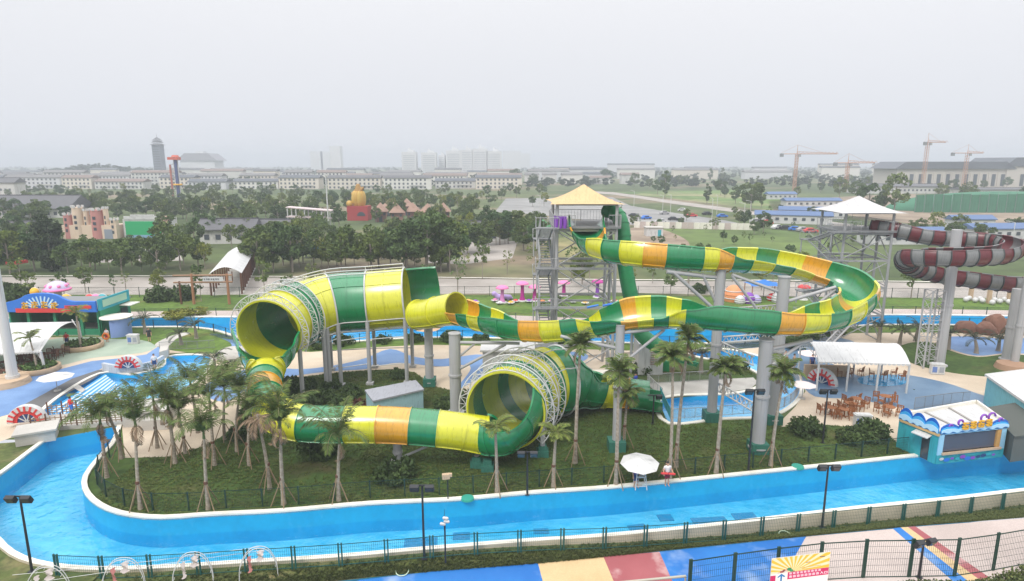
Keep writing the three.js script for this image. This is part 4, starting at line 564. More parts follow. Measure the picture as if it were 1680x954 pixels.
{ // painted wave building with the golden sign
  const t = thing('wave_building', 'teal and blue building with a wavy sign of four golden characters behind the left canopy', 'building', [-59.01,0,-80], 0.0), w = 11.5, d = 7;
  part('wall', [box(w, 3.6, 0.2, 0, 1.8, -d + 0.1), box(0.2, 3.6, d - 0.2, -w / 2 + 0.1, 1.8, -d / 2 + 0.1), box(0.2, 3.6, d - 0.2, w / 2 - 0.1, 1.8, -d / 2 + 0.1), box(w - 0.4, 0.9, 0.15, 0, 0.45, -0.3), ...[-3.4, 0, 3.4].map((x) => box(0.35, 3.6, 0.35, x, 1.8, -0.3))], M(L(0.02, 0.24, 0.12), 0.7, { map: tex.fade }), t); part('floor', box(w - 0.4, 0.08, d - 0.4, 0, 0.04, -d / 2), mats.concrete, t);
  part('roof', [box(w + 0.3, 0.2, d + 0.3, 0, 3.7, -d / 2)], mats.darkSteel, t);
  const s = new THREE.Shape(); s.moveTo(-w / 2 - 0.4, 0); s.lineTo(-w / 2 - 0.4, 1.0); s.bezierCurveTo(-w / 2, 1.2, -4.0, 1.4, -3.2, 2.0); s.bezierCurveTo(-2.4, 2.5, 0.4, 2.5, 1.3, 2.0); s.bezierCurveTo(2.0, 1.5, 2.6, 1.3, 3.4, 1.3); s.lineTo(w / 2, 1.3); s.lineTo(w / 2, 0);
  const sg = new THREE.ExtrudeGeometry(s, { depth: 0.3, bevelEnabled: true, bevelSize: 0.06, bevelThickness: 0.05, curveSegments: 20 }).translate(0, 3.3, 0.05), sign = part('sign_board', sg, mats.blue, t);
  for (let i = 0; i < 11; i++) { const a = rad(20 + i * 14); part('sign_ray', box(0.18, 1.2, 0.04, 0, 0, 0).rotateZ(a - Math.PI / 2).translate(-1.0 + Math.cos(a) * 1.7, 3.75 + Math.sin(a) * 1.0, 0.43), M(L(0.45, 0.65, 0.8), 0.5), sign); }
  part('red_band', [box(7.6, 0.55, 0.06, -0.6, 3.5, 0.45), box(3.4, 0.4, 0.06, 3.6, 3.95, 0.45)], mats.red, sign);
  for (let i = 0; i < 4; i++) { const gx = -3.1 + i * 1.25, gy = 4.15 + Math.sin(i / 3 * Math.PI) * 0.12, strokes = [box(0.75, 0.14, 0.1, gx, gy + 0.28, 0.5), box(0.14, 0.9, 0.1, gx + (i % 2 ? 0.05 : -0.1), gy, 0.5), box(0.8, 0.13, 0.1, gx, gy - 0.05 + (i % 2) * 0.08, 0.5), box(0.5, 0.13, 0.1, gx + 0.1, gy - 0.36, 0.5, 0, 0, 0.3 - i * 0.2), box(0.13, 0.42, 0.1, gx - 0.33, gy - 0.2, 0.5, 0, 0, -0.3)]; part('sign_character', strokes, mats.gold, sign); }
  part('side_wall', [box(0.12, 3.5, 4.2, w / 2 + 0.1, 1.75, -2.3)], M(L(0.02, 0.26, 0.12), 0.6), t); part('side_fascia', [box(0.2, 1.5, 6.6, w / 2 + 0.25, 4.1, -3.2)], mats.teal, t); part('fascia_panel', box(0.06, 0.9, 5.2, w / 2 + 0.38, 4.15, -3.2), M(L(0.35, 0.55, 0.4), 0.5), t);
  const dr = part('doorway', box(0.1, 2.6, 1.4, w / 2 + 0.1, 1.3, -5.4), mats.glassDark, t); part('awning', box(1.6, 0.12, 2.2, w / 2 + 0.9, 3.1, -5.4), mats.coping, dr);
}
{ const t = thing('small_booth', 'little blue booth with a pale roof behind the wavy building', 'booth', [-51.28,0,-80]); part('wall', new THREE.CylinderGeometry(1.6, 1.6, 2.4, 18, 1, false, 0, Math.PI * 1.2).translate(0, 1.2, -0.5), M(L(0.22, 0.32, 0.62), 0.6), t); part('roof', new THREE.CylinderGeometry(1.9, 1.9, 0.12, 20).translate(0, 2.46, -0.5), mats.coping, t); }
// ---- seats and tables ------------------------------------------------------------------------
function makeChair(label, [x, y, z], turn, m, group) {
  const t = thing('wooden_chair', label, 'chair', [x, y, z], turn, group);
  part('seat', [-0.16, 0, 0.16].map((o) => box(0.14, 0.035, 0.46, o, 0.44, 0)), m, t); part('backrest', [-0.18, -0.06, 0.06, 0.18].map((o) => box(0.07, 0.5, 0.03, o, 0.72, -0.25, 0, -0.15)).concat(box(0.5, 0.07, 0.035, 0, 0.98, -0.29)), m, t);
  for (const [a, b] of [[-1, -1], [1, -1], [-1, 1], [1, 1]]) part('leg', box(0.045, b < 0 ? 0.95 : 0.62, 0.045, a * 0.24, b < 0 ? 0.475 : 0.31, b * 0.22), m, t);
  for (const a of [-1, 1]) part('armrest', box(0.06, 0.03, 0.46, a * 0.25, 0.63, 0), m, t); return t;
}
function makeTable(label, [x, y, z], m, group) { const t = thing('round_table', label, 'table', [x, y, z], 0, group); part('tabletop', new THREE.CylinderGeometry(0.5, 0.5, 0.04, 20).translate(0, 0.72, 0), m, t); part('pedestal', pole(0, 0, 0, 0.71, 0.06), m, t); part('foot', [box(0.7, 0.04, 0.08, 0, 0.03, 0), box(0.08, 0.04, 0.7, 0, 0.05, 0)], m, t); return t; }
const seatSets = [[[28.37,0,-53.63], 'left'], [[29.35,0,-53.21], 'second'], [[31.74,0,-55.81], 'back'], [[30.62,0,-54.63], 'crowded middle'], [[34.79,0,-56.42], 'back right'], [[33.6,0,-53.77], 'right']];
let chair0 = null, table0 = null;
const seatGroup = 'brown wooden chairs on the right terrace';
seatSets.forEach(([p, w], i) => { const lab = `round brown table of the ${w} table set on the right terrace`; table0 ? copy(table0, p, 0, lab) : table0 = makeTable(lab, p, mats.wood, 'brown tables on the right terrace');
  for (let k = 0; k < 4; k++) { const a = k * Math.PI / 2 + i * 0.5 + rr(-0.2, 0.2), q = [p[0] + Math.sin(a) * 0.85, 0.01, p[2] + Math.cos(a) * 0.85], l2 = `brown wooden armchair around the ${w} table on the right terrace`; chair0 ? copy(chair0, q, a + Math.PI, l2) : chair0 = makeChair(l2, q, a + Math.PI, mats.wood, seatGroup); } });
let dc = null, dt = null;
[[-55.45,0,-66.9], [-53.04,0,-65.65], [-53.8,0,-68.64], [-52.85,0,-70], [-52.72,0,-71.41], [-55.23,0,-69.08], [-52.98,0,-64.05]].reduce((a, v, i, all) => { if (i % 1 === 0) a.push(v); return a; }, []).forEach((p, i) => {
  const lab = `dark red brown table under the left canopy, ${ORD[i]} of the cluster`; dt ? copy(dt, p, 0, lab) : dt = makeTable(lab, p, mats.darkWood, 'tables under the left canopy');
  for (let k = 0; k < 4; k++) { const a = k * Math.PI / 2 + i, q = [p[0] + Math.sin(a) * 0.85, 0.01, p[2] + Math.cos(a) * 0.85], l2 = 'dark red brown chair crowded under the white canopy at the left edge'; dc ? copy(dc, q, a + Math.PI, l2) : dc = makeChair(l2, q, a + Math.PI, mats.darkWood, 'chairs under the left canopy'); } });
// ---- umbrellas, bins, lamps --------------------------------------------------------------------
function parasol(label, [x, y, z], h, r, m = mats.canvas, tilt = 0, group = 'white parasols') {
  const t = thing('parasol', label, 'parasol', [x, y, z], 0, group), g = new THREE.ConeGeometry(r, r * 0.32, 8, 3, true).translate(0, h, 0); part('pole', pole(0, 0, 0, h, 0.035), mats.steel, t);
  const c = part('canopy', toCreasedNormals(g, 0.2), m, t); c.rotation.x = tilt; for (let i = 0; i < 8; i++) { const a = (i + 0) * Math.PI / 4; part('rib', bar(V(0, h + r * 0.14, 0), V(Math.sin(a) * r * 0.98, h - r * 0.16, Math.cos(a) * r * 0.98), 0.014, 4), mats.steel, c); }
  part('base', new THREE.CylinderGeometry(0.3, 0.32, 0.12, 16).translate(0, 0.06, 0), mats.concrete, t); }
parasol('white octagonal parasol over the lifeguard chair at the canal edge', [8.79,0,-41], 1.95, 1.35, mats.canvas, 0.12);
parasol('white parasol on the blue deck beside the striped steps', [-44.68,0,-59.67], 1.7, 1.6);
parasol('pale parasol at the rounded rim of the splash pool', [27.55,0,-57.52], 1.6, 1.2, M(L(0.74, 0.66, 0.64), 0.8));
parasol('pale pink parasol behind the left end of the barrel canopy', [32.72,0,-67.33], 1.7, 1.35, M(L(0.74, 0.62, 0.58), 0.8));
parasol('sandy thatched parasol beside the back canal under the slide', [-10.51,0,-77.07], 2.0, 1.6, M(L(0.55, 0.36, 0.22), 0.9), 0, 'thatched parasols');
{ const t = thing('lifeguard_chair', 'white lifeguard high chair under the octagonal parasol', 'chair', [8.85,0,-40.66]); for (const [a, b] of [[-1, -1], [1, -1], [-1, 1], [1, 1]]) part('leg', bar(V(a * 0.4, 0, b * 0.4), V(a * 0.28, 1.2, b * 0.25), 0.035, 6), mats.white, t); part('seat', box(0.6, 0.06, 0.5, 0, 0.85, 0), mats.white, t); part('backrest', [0, 1, 2].map((i) => box(0.6, 0.1, 0.03, 0, 1.0 + i * 0.16, -0.24)), mats.white, t); for (const y of [0.25, 0.5]) part('rung', box(0.7, 0.04, 0.04, 0, y, 0.34), mats.white, t); }
function bins(label, [x, y, z], turn) { const t = thing('recycling_bin', label, 'bin', [x, y, z], turn, 'white twin recycling bins'); part('body', [box(1.3, 1.0, 0.55, 0, 0.55, 0)], mats.white, t); part('lid', [box(1.4, 0.1, 0.65, 0, 1.1, 0), box(1.2, 0.06, 0.5, 0, 1.18, 0)], mats.white, t); part('panel', box(0.44, 0.6, 0.03, -0.33, 0.55, 0.29), M(L(0.12, 0.2, 0.45), .5), t); part('panel', box(0.44, 0.6, 0.03, 0.33, 0.55, 0.29), M(L(0.3, 0.32, 0.36), .5), t); for (const a of [-0.55, 0.55]) part('foot', box(0.08, 0.1, 0.4, a, 0.03, 0), mats.darkSteel, t); }
bins('white recycling bin on the green deck at the left', [-46.97,0,-76.52], 0); bins('white recycling bin beside the lattice column base', [45.11,0,-64.84], -0.2); bins('white recycling bin at the edge of the right terrace lawn', [29.7,0,-50.95], -0.1);
function flood(label, [x, y, z], h, turn = 0, heads = 2) { const t = thing('floodlight_pole', label, 'lamp', [x, y, z], turn, 'black floodlight poles'); part('pole', pole(0, 0, 0, h, 0.075, 10, 0.055), mats.black, t); part('base_plate', box(0.3, 0.04, 0.3, 0, 0.02, 0), mats.black, t); part('crossbar', box(1.1, 0.07, 0.07, 0, h, 0), mats.black, t); for (const s of heads === 2 ? [-1, 1] : [1]) { const hd = part('lamp_head', box(0.5, 0.42, 0.22, s * 0.42, h - 0.12, 0.1, 0, 0.5), mats.black, t); part('lens', box(0.4, 0.32, 0.02, s * 0.42, h - 0.18, 0.21, 0, 0.5), mats.glassDark, hd); } }
flood('black twin floodlight pole at the lower left over the canal bend', [-26.36,0,-31.39], 4.49); flood('black twin floodlight pole on the near bank left of centre', [-5.02,-0.2,-32.84], 4.34+0.2); flood('black twin floodlight pole on the near bank at the right', [19.68,-0.7,-36.83], 3.56+0.7); flood('black twin floodlight pole beside the right terrace seats', [24.89,0,-47.82], 4.47); flood('slender dark pole on the lawn behind the canal fence', [1.03,0,-39.67], 3.1); flood('tall dark pole next to the thick front slide column', [17.25,0,-43.16], 6.18); flood('small black spotlight pole behind the bottom right fence', [22.71,-0.69,-31.83], 2.3, 0.3); flood('slim lamp post inside the pool railing near the slide exit', [12.09,0,-51.6], 2.6, 0, 1);
{ const t = thing('camera_post', 'thin black post with white cameras on the near bank', 'camera', [-3.76,-0.2,-32.45]); const h = 2.6+0.2; part('pole', pole(0, 0, 0, h, 0.05), mats.black, t); for (const [dx, y] of [[0.06, 0], [-0.1, -0.35], [0.12, -0.2]]) part('camera', new THREE.CapsuleGeometry(0.09, 0.16, 4, 10).rotateZ(1.4).translate(dx, h + y, 0.06), mats.white, t); part('antenna', pole(0, h, 0, h + 0.5, 0.012, 5), mats.black, t); }
{ const t = thing('rock_speaker', 'beige spotlight head on a thin black post at the canal fence', 'lamp', [-4.25,0,-38.88]); part('pole', pole(0, 0, 0, 1.7, 0.04), mats.black, t); part('head', [box(0.5, 0.32, 0.3, -0.1, 1.75, 0, 0.2), box(0.2, 0.2, 0.2, 0.2, 1.85, 0)], mats.stone, t); }

planter('round stone planter with green cover nearest the white mast', [-50.96,0,-65.86], 2.0);
planter('round stone planter with green cover beside the teal building', [-52.02,0,-74.65], 2.2);
// palms: base, height to the crown, fronds, stakes
const lawnPalms = [
  ['queen', [-28.87,0,-41.35], 4.19, 'leaning palm nearest the left bend of the canal'], ['queen', [-24.04,0,-37.08], 5.79, 'tall palm against the fence at the left end of the lawn'],
  ['queen', [-25.14,0,-43.54], 4, 'palm at the corner of the pale path, left one of a pair'], ['queen', [-25.18,0,-45.13], 3.15, 'palm at the corner of the pale path, right one of a pair'],
  ['queen', [-19.66,0,-37.08], 4.41, 'palm by the fence in front of the pale path'], ['queen', [-22.01,0,-43.16], 4.52, 'palm on the lawn in front of the slide funnel'],
  ['queen', [-21.38,0,-45.54], 4.82, 'palm close to the left side of the yellow slide bend'], ['dead', [-16.64,0,-39.67], 4.66, 'palm with brown withered fronds below the yellow slide bend'],
  ['queen', [-14.98,0,-37.66], 4.96, 'tall palm by the fence in front of the yellow slide bend'], ['queen', [-11.48,0,-38.11], 4.43, 'palm by the fence in front of the green tube section'],
  ['queen', [-27.89,0,-46.17], 3.9, 'palm beside the concrete block at the end of the footbridge'], ['queen', [-26.11,0,-49.1], 4, 'palm on the pale path behind the fence palms'], ['queen', [-23.28,0,-47.71], 3.7, 'palm at the edge of the pale path and lawn'], ['queen', [-19.47,0,-43.16], 3.87, 'palm in front of the lowest slide tube bend'], ['queen', [-29.6,0,-44.32], 3.39, 'short palm inside the left canal bend'],
  ['young', [-1.02,0,-39.19], 4.18, 'yellowish palm in front of the second drum'], ['young', [2.86,0,-40], 3.99, 'yellowish palm right of the second drum'],
  ['bush', [4.71,0,-43.54], 8.4, 'tall bushy palm in front of the green outlet funnel'], ['bush', [7.21,0,-40.16], 7.28, 'bushy palm in front of the grey column left of the pool'], ['bush', [8.79,0,-46.17], 4.1, 'lower bushy palm overlapping the green exit tube'],
  ['bush', [11.18,0,-41.09], 9.3, 'left stem of the tall palm pair at the pool corner'], ['bush', [12.07,0,-42.88], 8.88, 'right stem of the tall palm pair at the pool corner'],
  ['bush', [14.74,0,-41.97], 7.41, 'palm in front of the splash pool railing'], ['bush', [19.16,0,-43.16], 6.99, 'palm right of the thick slide column'],
];
for (const [k, b, h, lab] of lawnPalms) palm(k, lab, [b[0], b[1], b[2] - 0.7], h * rr(0.9, 1.1), k === 'dead' ? 13 : k === 'bush' ? 28 : k === 'young' ? 18 : Math.round(rr(14, 22)), 4, k === 'bush' ? 1.15 : k === 'queen' ? 1.0 : 1, 'tall palms on the front lawn');
palm('young', 'young yellow green palm growing in the planter nearest the mast', [-50.89,0.4,-65.48], 2.9, 11, 0, 1.1); palm('young', 'yellow green palm growing in the planter beside the teal building', [-51.54,0.4,-73.55], 3.8, 13, 0, 1.2);
const datePos = [[-53.3,0,-83.32], [-48.13,0,-81.13], [-40.8,0,-75.97], [-40.27,0,-78.76], [40.61,0,-78.19], [45.84,0,-77.07], [47.78,0,-75.97], [50.76,0,-77.62], [52.39,0,-73.88], [54.69,0,-72.37], [58.01,0,-73.37], [6.04,0,-90.61], [20.18,0,-65.25], [-28.78,0,-62.53], [-31.77,0,-65.25]];
datePos.forEach((p, i) => palm('date', `low date palm with dark arching fronds, ${ORD[i]} from the left among the pool gardens`, p, rr(1.3, 2.0), 15, 0, rr(0.9, 1.1), 'low date palms in the pool gardens'));
// shrubs
[[-14.94,0,-45.54, 1.5, 'dark shrub at the foot of the green tube section'], [-8.31,0,-41.88, 1.5, 'leafy shrub round the short column under the orange section'], [-11.75,0,-54.92, 1.0, 'red leaved shrub in front of the pale pump house', 1], [-9.54,0,-54.92, 0.9, 'red leaved shrub at the right corner of the pump house', 1], [-13.86,0,-54.92, 0.9, 'reddish shrub left of the pump house', 1], [24.41,0,-49.34, 1.4, 'spiky low shrub left of the black lamp pole'], [29.15,0,-48.63, 1.5, 'low shrub bed at the terrace lawn edge'], [27.2,0,-47.93, 1.2, 'small shrub on the right lawn'], [-23.59,0,-81.13, 1.6, 'rounded shrub beside the back canal under the first drum'], [-79.35,0,-101.04, 2.4, 'big rounded shrub at the left of the back lawn'], [-83.45,0,-103.41, 2.4, 'dark shrub at the far left of the back lawn'], [-57.22,0,-101.51, 2.2, 'bushy shrub on the lawn before the road'], [-53.94,0,-102.45, 2.2, 'dark bush near the wooden gate'], [32.71,0,-79.93, 1.8, 'round shrub beside the back canal near the stairs'], [34.1,0,-74.91, 1.6, 'shrub under the hairpin bend'], [2.72,0,-78.76, 1.3, 'shrub near the back canal under the flume'], [24.79,0,-66.9, 1.2, 'shrub on the lawn inside the pool arm'], [14.06,0,-65.25, 1.2, 'shrub at the foot of the green tube slide'], [32.71,0,-108.48, 1.6, 'round bush on the back lawn'], [42.47,0,-52.39, 1.0, 'spiky shrub beside the pale blue building'], [39.74,0,-60.01, .1, 'tiny plant at the terrace edge']].forEach((q) => shrub(q[4], [q[0], q[1] - 0.05, q[2]], q[3], q[5] ? redShrub : undefined));
[[-48.9,0,-89.86], [-48.34,0,-91.37], [-47.11,0,-92.14]].forEach((p, i) => shrub(`yellow green clipped hedge clump, ${ORD[i]} from the left near the wooden gate`, [p[0], -0.05, p[2]], 1.9, yellowShrub, 0.9));
[[-20.27,0,-55.51, 1.5], [-18.44,0,-54.48, 1.3], [-17.71,0,-56.73, 1.2], [-15.53,0,-54.92, 1.3], [-20.59,0,-60.01, 1.2], [-15.54,0,-58.33, 1.1], [-17.76,0,-60.01, 1.0], [-22.28,0,-60.01, 1.3], [-11.77,0,-63.67, 1.0], [-6.1,0,-54.92, 1.1], [-4,0,-56.73, 1.2], [-22.56,0,-52.39, 1.2], [-21.81,0,-48.63, 1.1]].forEach((q, i) => shrub(`dark green shrub in the planting below the first drum, ${ORD[i]} of the bed`, [q[0], -0.05, q[2]], q[3]));
[[-23.57,0,-74.39, 1.2], [-20.66,0,-75.97, 1.3], [-15.94,0,-76.79, 1.1], [-12.23,0,-77.34, 1.2], [-7.67,0,-77.62, 1.3], [-3.81,0,-77.07, 1.1], [6.72,0,-75.44, 1.1], [38.09,0,-78.76, 1.2], [42.22,0,-80.83, 1.2], [-28.55,0,-75.97, 1.3]].forEach((q, i) => shrub(`low green shrub on the verge of the back canal, ${ORD[i]} of the row`, [q[0], -0.05, q[2]], q[3]));
// palms, trees and bushes along the service road and the park behind it
// plan positions of the planted belts: bearing and distance from the survey point above the park
function fromView(b, d) { return [Math.tan(b) * d, -d]; }
const bear = (px) => (px - 840) / 1049 / 0.981;
const clearings = [[95, 275, 0.72], [565, 620, 0.7]];
function beltRow(n, b0, b1, d0, d1, kinds, h0, h1, name, label, group, skip = () => false) { for (let i = 0; i < n; i++) { const b = b0 + (b1 - b0) * (i + rr(0, 1)) / n, d = rr(d0, d1), k = pick(kinds), c = clearings.find((q) => b > bear(q[0]) && b < bear(q[1]) && d < 260), h = rr(h0, h1) * (c ? c[2] : 1); if (!(c && d > 144 && d < 250) && !(b > bear(348) && b < bear(418) && d < 150)) tree(k, name, label, [b * d, -0.05, -d], h, group); } }
const B = (a, c) => [bear(a), bear(c)];
beltRow(22, ...B(-30, 770), 100, 111, ['sapling', 'bare', 'airy'], 4.5, 7, 'young_tree', 'thin young street tree on the lawn before the service road', 'thin young trees before the road');
beltRow(12, ...B(1030, 1330), 108, 124, ['sapling', 'airy', 'bare'], 4, 6.5, 'young_tree', 'thin young tree behind the upper flume along the road', 'thin young trees behind the flume');
beltRow(8, ...B(720, 1000), 116, 130, ['sapling', 'bare'], 5, 8, 'young_tree', 'thin bare trunked tree on the verge left of the cream roofed tower', 'thin trees left of the tower');
beltRow(58, ...B(-40, 760), 127, 142, ['mid', 'broad', 'airy', 'mid'], 5.5, 9.5, 'park_tree', 'leafy green tree in the belt along the far side of the service road', 'trees along the far side of the road');
beltRow(70, ...B(-40, 770), 145, 188, ['mid', 'airy', 'broad'], 5.5, 8.5, 'park_tree', 'green tree inside the amusement park behind the roadside belt', 'trees inside the amusement park');
beltRow(150, ...B(-40, 780), 205, 330, ['mid', 'broad', 'airy', 'mid'], 5.5, 9.5, 'grove_tree', 'tree of the grove behind the amusement park buildings', 'trees of the grove behind the park');
beltRow(120, ...B(-60, 900), 320, 500, ['mid', 'broad', 'mid', 'airy'], 4, 8.5, 'grove_tree', 'hazy tree in the woods before the white houses', 'hazy trees before the white houses');
beltRow(46, ...B(1020, 1900), 300, 700, ['broad', 'mid', 'tall'], 7, 13, 'field_tree', 'hazy tree scattered over the fields at the right', 'hazy trees over the right fields');
beltRow(16, ...B(1400, 1760), 165, 205, ['mid', 'broad', 'airy'], 4.5, 7.5, 'field_tree', 'green tree behind the red and white slide', 'trees behind the coil slide');
beltRow(18, ...B(745, 905), 150, 215, ['mid', 'broad', 'airy'], 5, 8.5, 'park_tree', 'green tree', 'trees inside the amusement park');
beltRow(26, ...B(1010, 1420), 195, 300, ['mid', 'sapling', 'broad'], 2.5, 5.5, 'field_bush_tree', 'low field tree', 'hazy trees over the right fields');
beltRow(20, ...B(1040, 1400), 130, 190, ['sapling', 'mid'], 1.6, 3.4, 'field_bush_tree', 'low field bush', 'hazy trees over the right fields');
for (const [p, h, k, lab] of [[[-94.83,0,-129.97], 12.6, 'cone', 'very dark conical conifer at the left beside the colourful figure'], [[-44.97,0,-129.22], 10.5, 'broad', 'dark dense tree left of the first drum'], [[-17.49,0,-129.22], 13.2, 'broad', 'tallest dark tree above the end of the first drum'], [[-21.25,0,-127.75], 10.5, 'broad', 'dark tree left of the tallest one'], [[-13.65,0,-134.64], 11, 'mid', 'dense tree right of the tallest dark tree'], [[-34.97,0,-129.22], 9.8, 'broad', 'dark tree above the middle of the first drum'], [[-28.73,0,-129.22], 9.6, 'broad', 'dark tree above the right half of the first drum'], [[-50.99,0,-127.03], 9.5, 'mid', 'tree leaning over the arched walkway roof'], [[-3.33,0,-173.89], 10, 'broad', 'dense tree left of the parking lot'], [[1.37,0,-179.35], 9.5, 'mid', 'dense tree at the parking lot corner'], [[-7.63,0,-199.66], 9, 'broad', 'tree behind the blue parasol row'], [[-83.85,0,-125.6], 8, 'mid', 'tree right of the dark conifer'], [[-76.53,0,-123.53], 8, 'mid', 'bushy tree in front of the green fronted hall'], [[-68.99,0,-122.85], 8.5, 'broad', 'dark tree left of the arched walkway'],
  [[97.74,0,-412.18], 18, 'tall', 'tall poplar clump in the middle of the field'], [[111.87,0,-300.9], 14, 'broad', 'dark round tree beside the blue roofed sheds'], [[79.27,0,-201.41], 7, 'mid', 'bush tree at the end of the rough grass'], [[81.92,0,-225.02], 6, 'broad', 'dark bush beside the parked cars'], [[141.47,0,-254.75], 14, 'broad', 'dark tree behind the grey tent roof'], [[148.44,0,-249.27], 18, 'airy', 'tall thin branched tree right of the grey tent roof'], [[66.01,0,-103.41], 7, 'airy', 'yellow green tree below the red and white slide'], [[26.81,0,-105.89], 5, 'airy', 'small tree on the back lawn behind the flume'], [[12.73,0,-114.05], 6.5, 'mid', 'leafy tree seen through the legs of the cream roofed tower'], [[106.63,0,-731.54], 16, 'broad', 'hazy dark tree right of the cream tent roof'], [[238.19,0,-779.62], 16, 'tall', 'hazy tree clump before the far white block'], [[252.85,0,-779.62], 17, 'tall', 'hazy tree beside the far clump'], [[20.34,0,-617.18], 12, 'broad', 'hazy tree left of the cream tent roof'], [[3.15,0,-669.54], 16, 'broad', 'hazy tall tree right of the white houses']]) tree(k, 'landmark_tree', lab, [p[0], -0.05, p[2]], h, 'single trees that stand out');
{ // far woods that read as one mass
  const g = crown(500, 14, 4, 4, 5, 0.9, [0.02, 0.045, 0.02], [0.06, 0.09, 0.03]), n = 1500, im = new THREE.InstancedMesh(g, leafMat, n), m4 = new THREE.Matrix4();
  for (let i = 0; i < n; i++) { const hill = i < 110, d = hill ? rr(1000, 1250) : 590 + Math.pow(rnd(), 1.3) * 2200, b = hill ? bear(rr(95, 270)) : rr(-1.0, 1.0), s = rr(0.6, hill ? 1.3 : 1.05), lift = hill ? Math.max(0, 11 * (1 - Math.abs(b - bear(185)) / 0.09)) : 0; m4.compose(V(b * d, -0.5 + lift, -d), new THREE.Quaternion().setFromAxisAngle(V(0, 1, 0), rnd() * TAU), V(s * 1.4, s, s * 1.4)); im.setMatrixAt(i, m4); }
  im.name = 'far_woods'; im.castShadow = im.receiveShadow = true; tag(im, 'far-off hazy woods between the distant houses', 'woods', null, 'stuff'); scene.add(im);
}
{ // rough grass tufts on the near bank and lawns
  const blades = []; for (let i = 0; i < 14; i++) { const a = rnd() * TAU, q = rnd() * 0.07, h = rr(0.05, 0.13), b = V(Math.cos(a) * q, h / 2, Math.sin(a) * q); blades.push([b, V(Math.cos(a) * .03, h / 2, Math.sin(a) * .03), V(-Math.sin(a) * .012, 0, Math.cos(a) * .012), V(0, 1, 0), rnd()]); }
  const g = tinted(blades, [0.05, 0.085, 0.018], [0.15, 0.16, 0.05]), n = 16000, im = new THREE.InstancedMesh(g, leafMat, n), m4 = new THREE.Matrix4(), lo = smooth(nearLine, stripFar.length - 1), dr = bankDrop.slice(24); let c = 0;
  for (let i = 0; i < n; i++) { const f = rnd() * (stripFar.length - 1.01), k = Math.floor(f), w = f - k, v = Math.sqrt(rnd()), a = stripFar[k], b = stripFar[k + 1], e = lo[k], q = lo[k + 1], s = rr(0.7, 1.5), L4 = (s0, s1, s2, s3) => (s0 * (1 - w) + s1 * w) * (1 - v) + (s2 * (1 - w) + s3 * w) * v; m4.compose(V(L4(a[0], b[0], e[0], q[0]), L4(dr[k], dr[k + 1], -0.7, -0.7), L4(a[1], b[1], e[1], q[1])), new THREE.Quaternion().setFromAxisAngle(V(0, 1, 0), rnd() * TAU), V(s, s, s)); im.setMatrixAt(c++, m4); }
  im.name = 'grass_tufts'; im.castShadow = im.receiveShadow = true; tag(im, 'short grass tufts on the near canal bank', 'grass', null, 'stuff'); scene.add(im);
}
{ // short grass over the front lawn
  const blades = []; for (let i = 0; i < 12; i++) { const a = rnd() * TAU, q = rnd() * 0.09, h = rr(0.03, 0.08), b = V(Math.cos(a) * q, h / 2, Math.sin(a) * q); blades.push([b, V(Math.cos(a) * .03, h / 2, Math.sin(a) * .03), V(-Math.sin(a) * .014, 0, Math.cos(a) * .014), V(0, 1, 0), rnd()]); }
  const g = tinted(blades, [0.03, 0.058, 0.009], [0.095, 0.135, 0.022]), n = 42000, im = new THREE.InstancedMesh(g, leafMat, n), m4 = new THREE.Matrix4(), cc = new THREE.Color(); let c = 0;
  const inside = (x, z) => { let r = false; for (let i = 0, j = lawnPoly.length - 1; i < lawnPoly.length; j = i++) { const [a, b] = lawnPoly[i], [e, f] = lawnPoly[j]; if ((b > z) !== (f > z) && x < (e - a) * (z - b) / (f - b) + a) r = !r; } return r; };
  while (c < n) { const x = rr(-28, 42), z = rr(-66, -36); if (!inside(x, z) || (x > 13 && x < 26.5 && z < (x < 22 ? -57.7 : -59) && z > -64.5)) continue; const p = fbm((x + 100) / 40, (z + 100) / 40, 8, 4); if (rnd() > p * 1.5 - 0.1) continue; const s = rr(0.7, 1.6); m4.compose(V(x, 0.012, z), new THREE.Quaternion().setFromAxisAngle(V(0, 1, 0), rnd() * TAU), V(s, s, s)); im.setMatrixAt(c, m4); const w = rr(0.8, 1.3); im.setColorAt(c, cc.setRGB(w * rr(0.95, 1.25), w, w * 0.9)); c++; }
  im.name = 'lawn_grass'; im.castShadow = im.receiveShadow = true; tag(im, 'short uneven grass on the front lawn', 'grass', null, 'stuff'); scene.add(im);
}
{ const t = thing('clipped_hedge', 'leafy green hedge along the foot of the bottom right fence', 'hedge'); const l = []; for (let i = 0; i < 7000; i++) { const f = Math.pow(rnd(), 1), px = rr(0, 1), P = V(19.02,0,-29.52).lerp(V(31.39,0,-32.1), px); l.push(leafQuad(V(P.x + rr(-.5, .5), -0.7 + rnd() * (0.55 + 0.35 * Math.sin(px * 9)), P.z + rr(-.5, .5)), 0.11)); } const c = part('foliage', tinted(l, [0.035, 0.06, 0.015], [0.13, 0.15, 0.035]), leafMat, t); part('stems', Array.from({ length: 12 }, (_, i) => { const P = V(19.02,0,-29.52).lerp(V(31.39,0,-32.1), i / 11); return pole(P.x, -0.75, P.z, -0.2, 0.03, 5); }), mats.bark, t); }

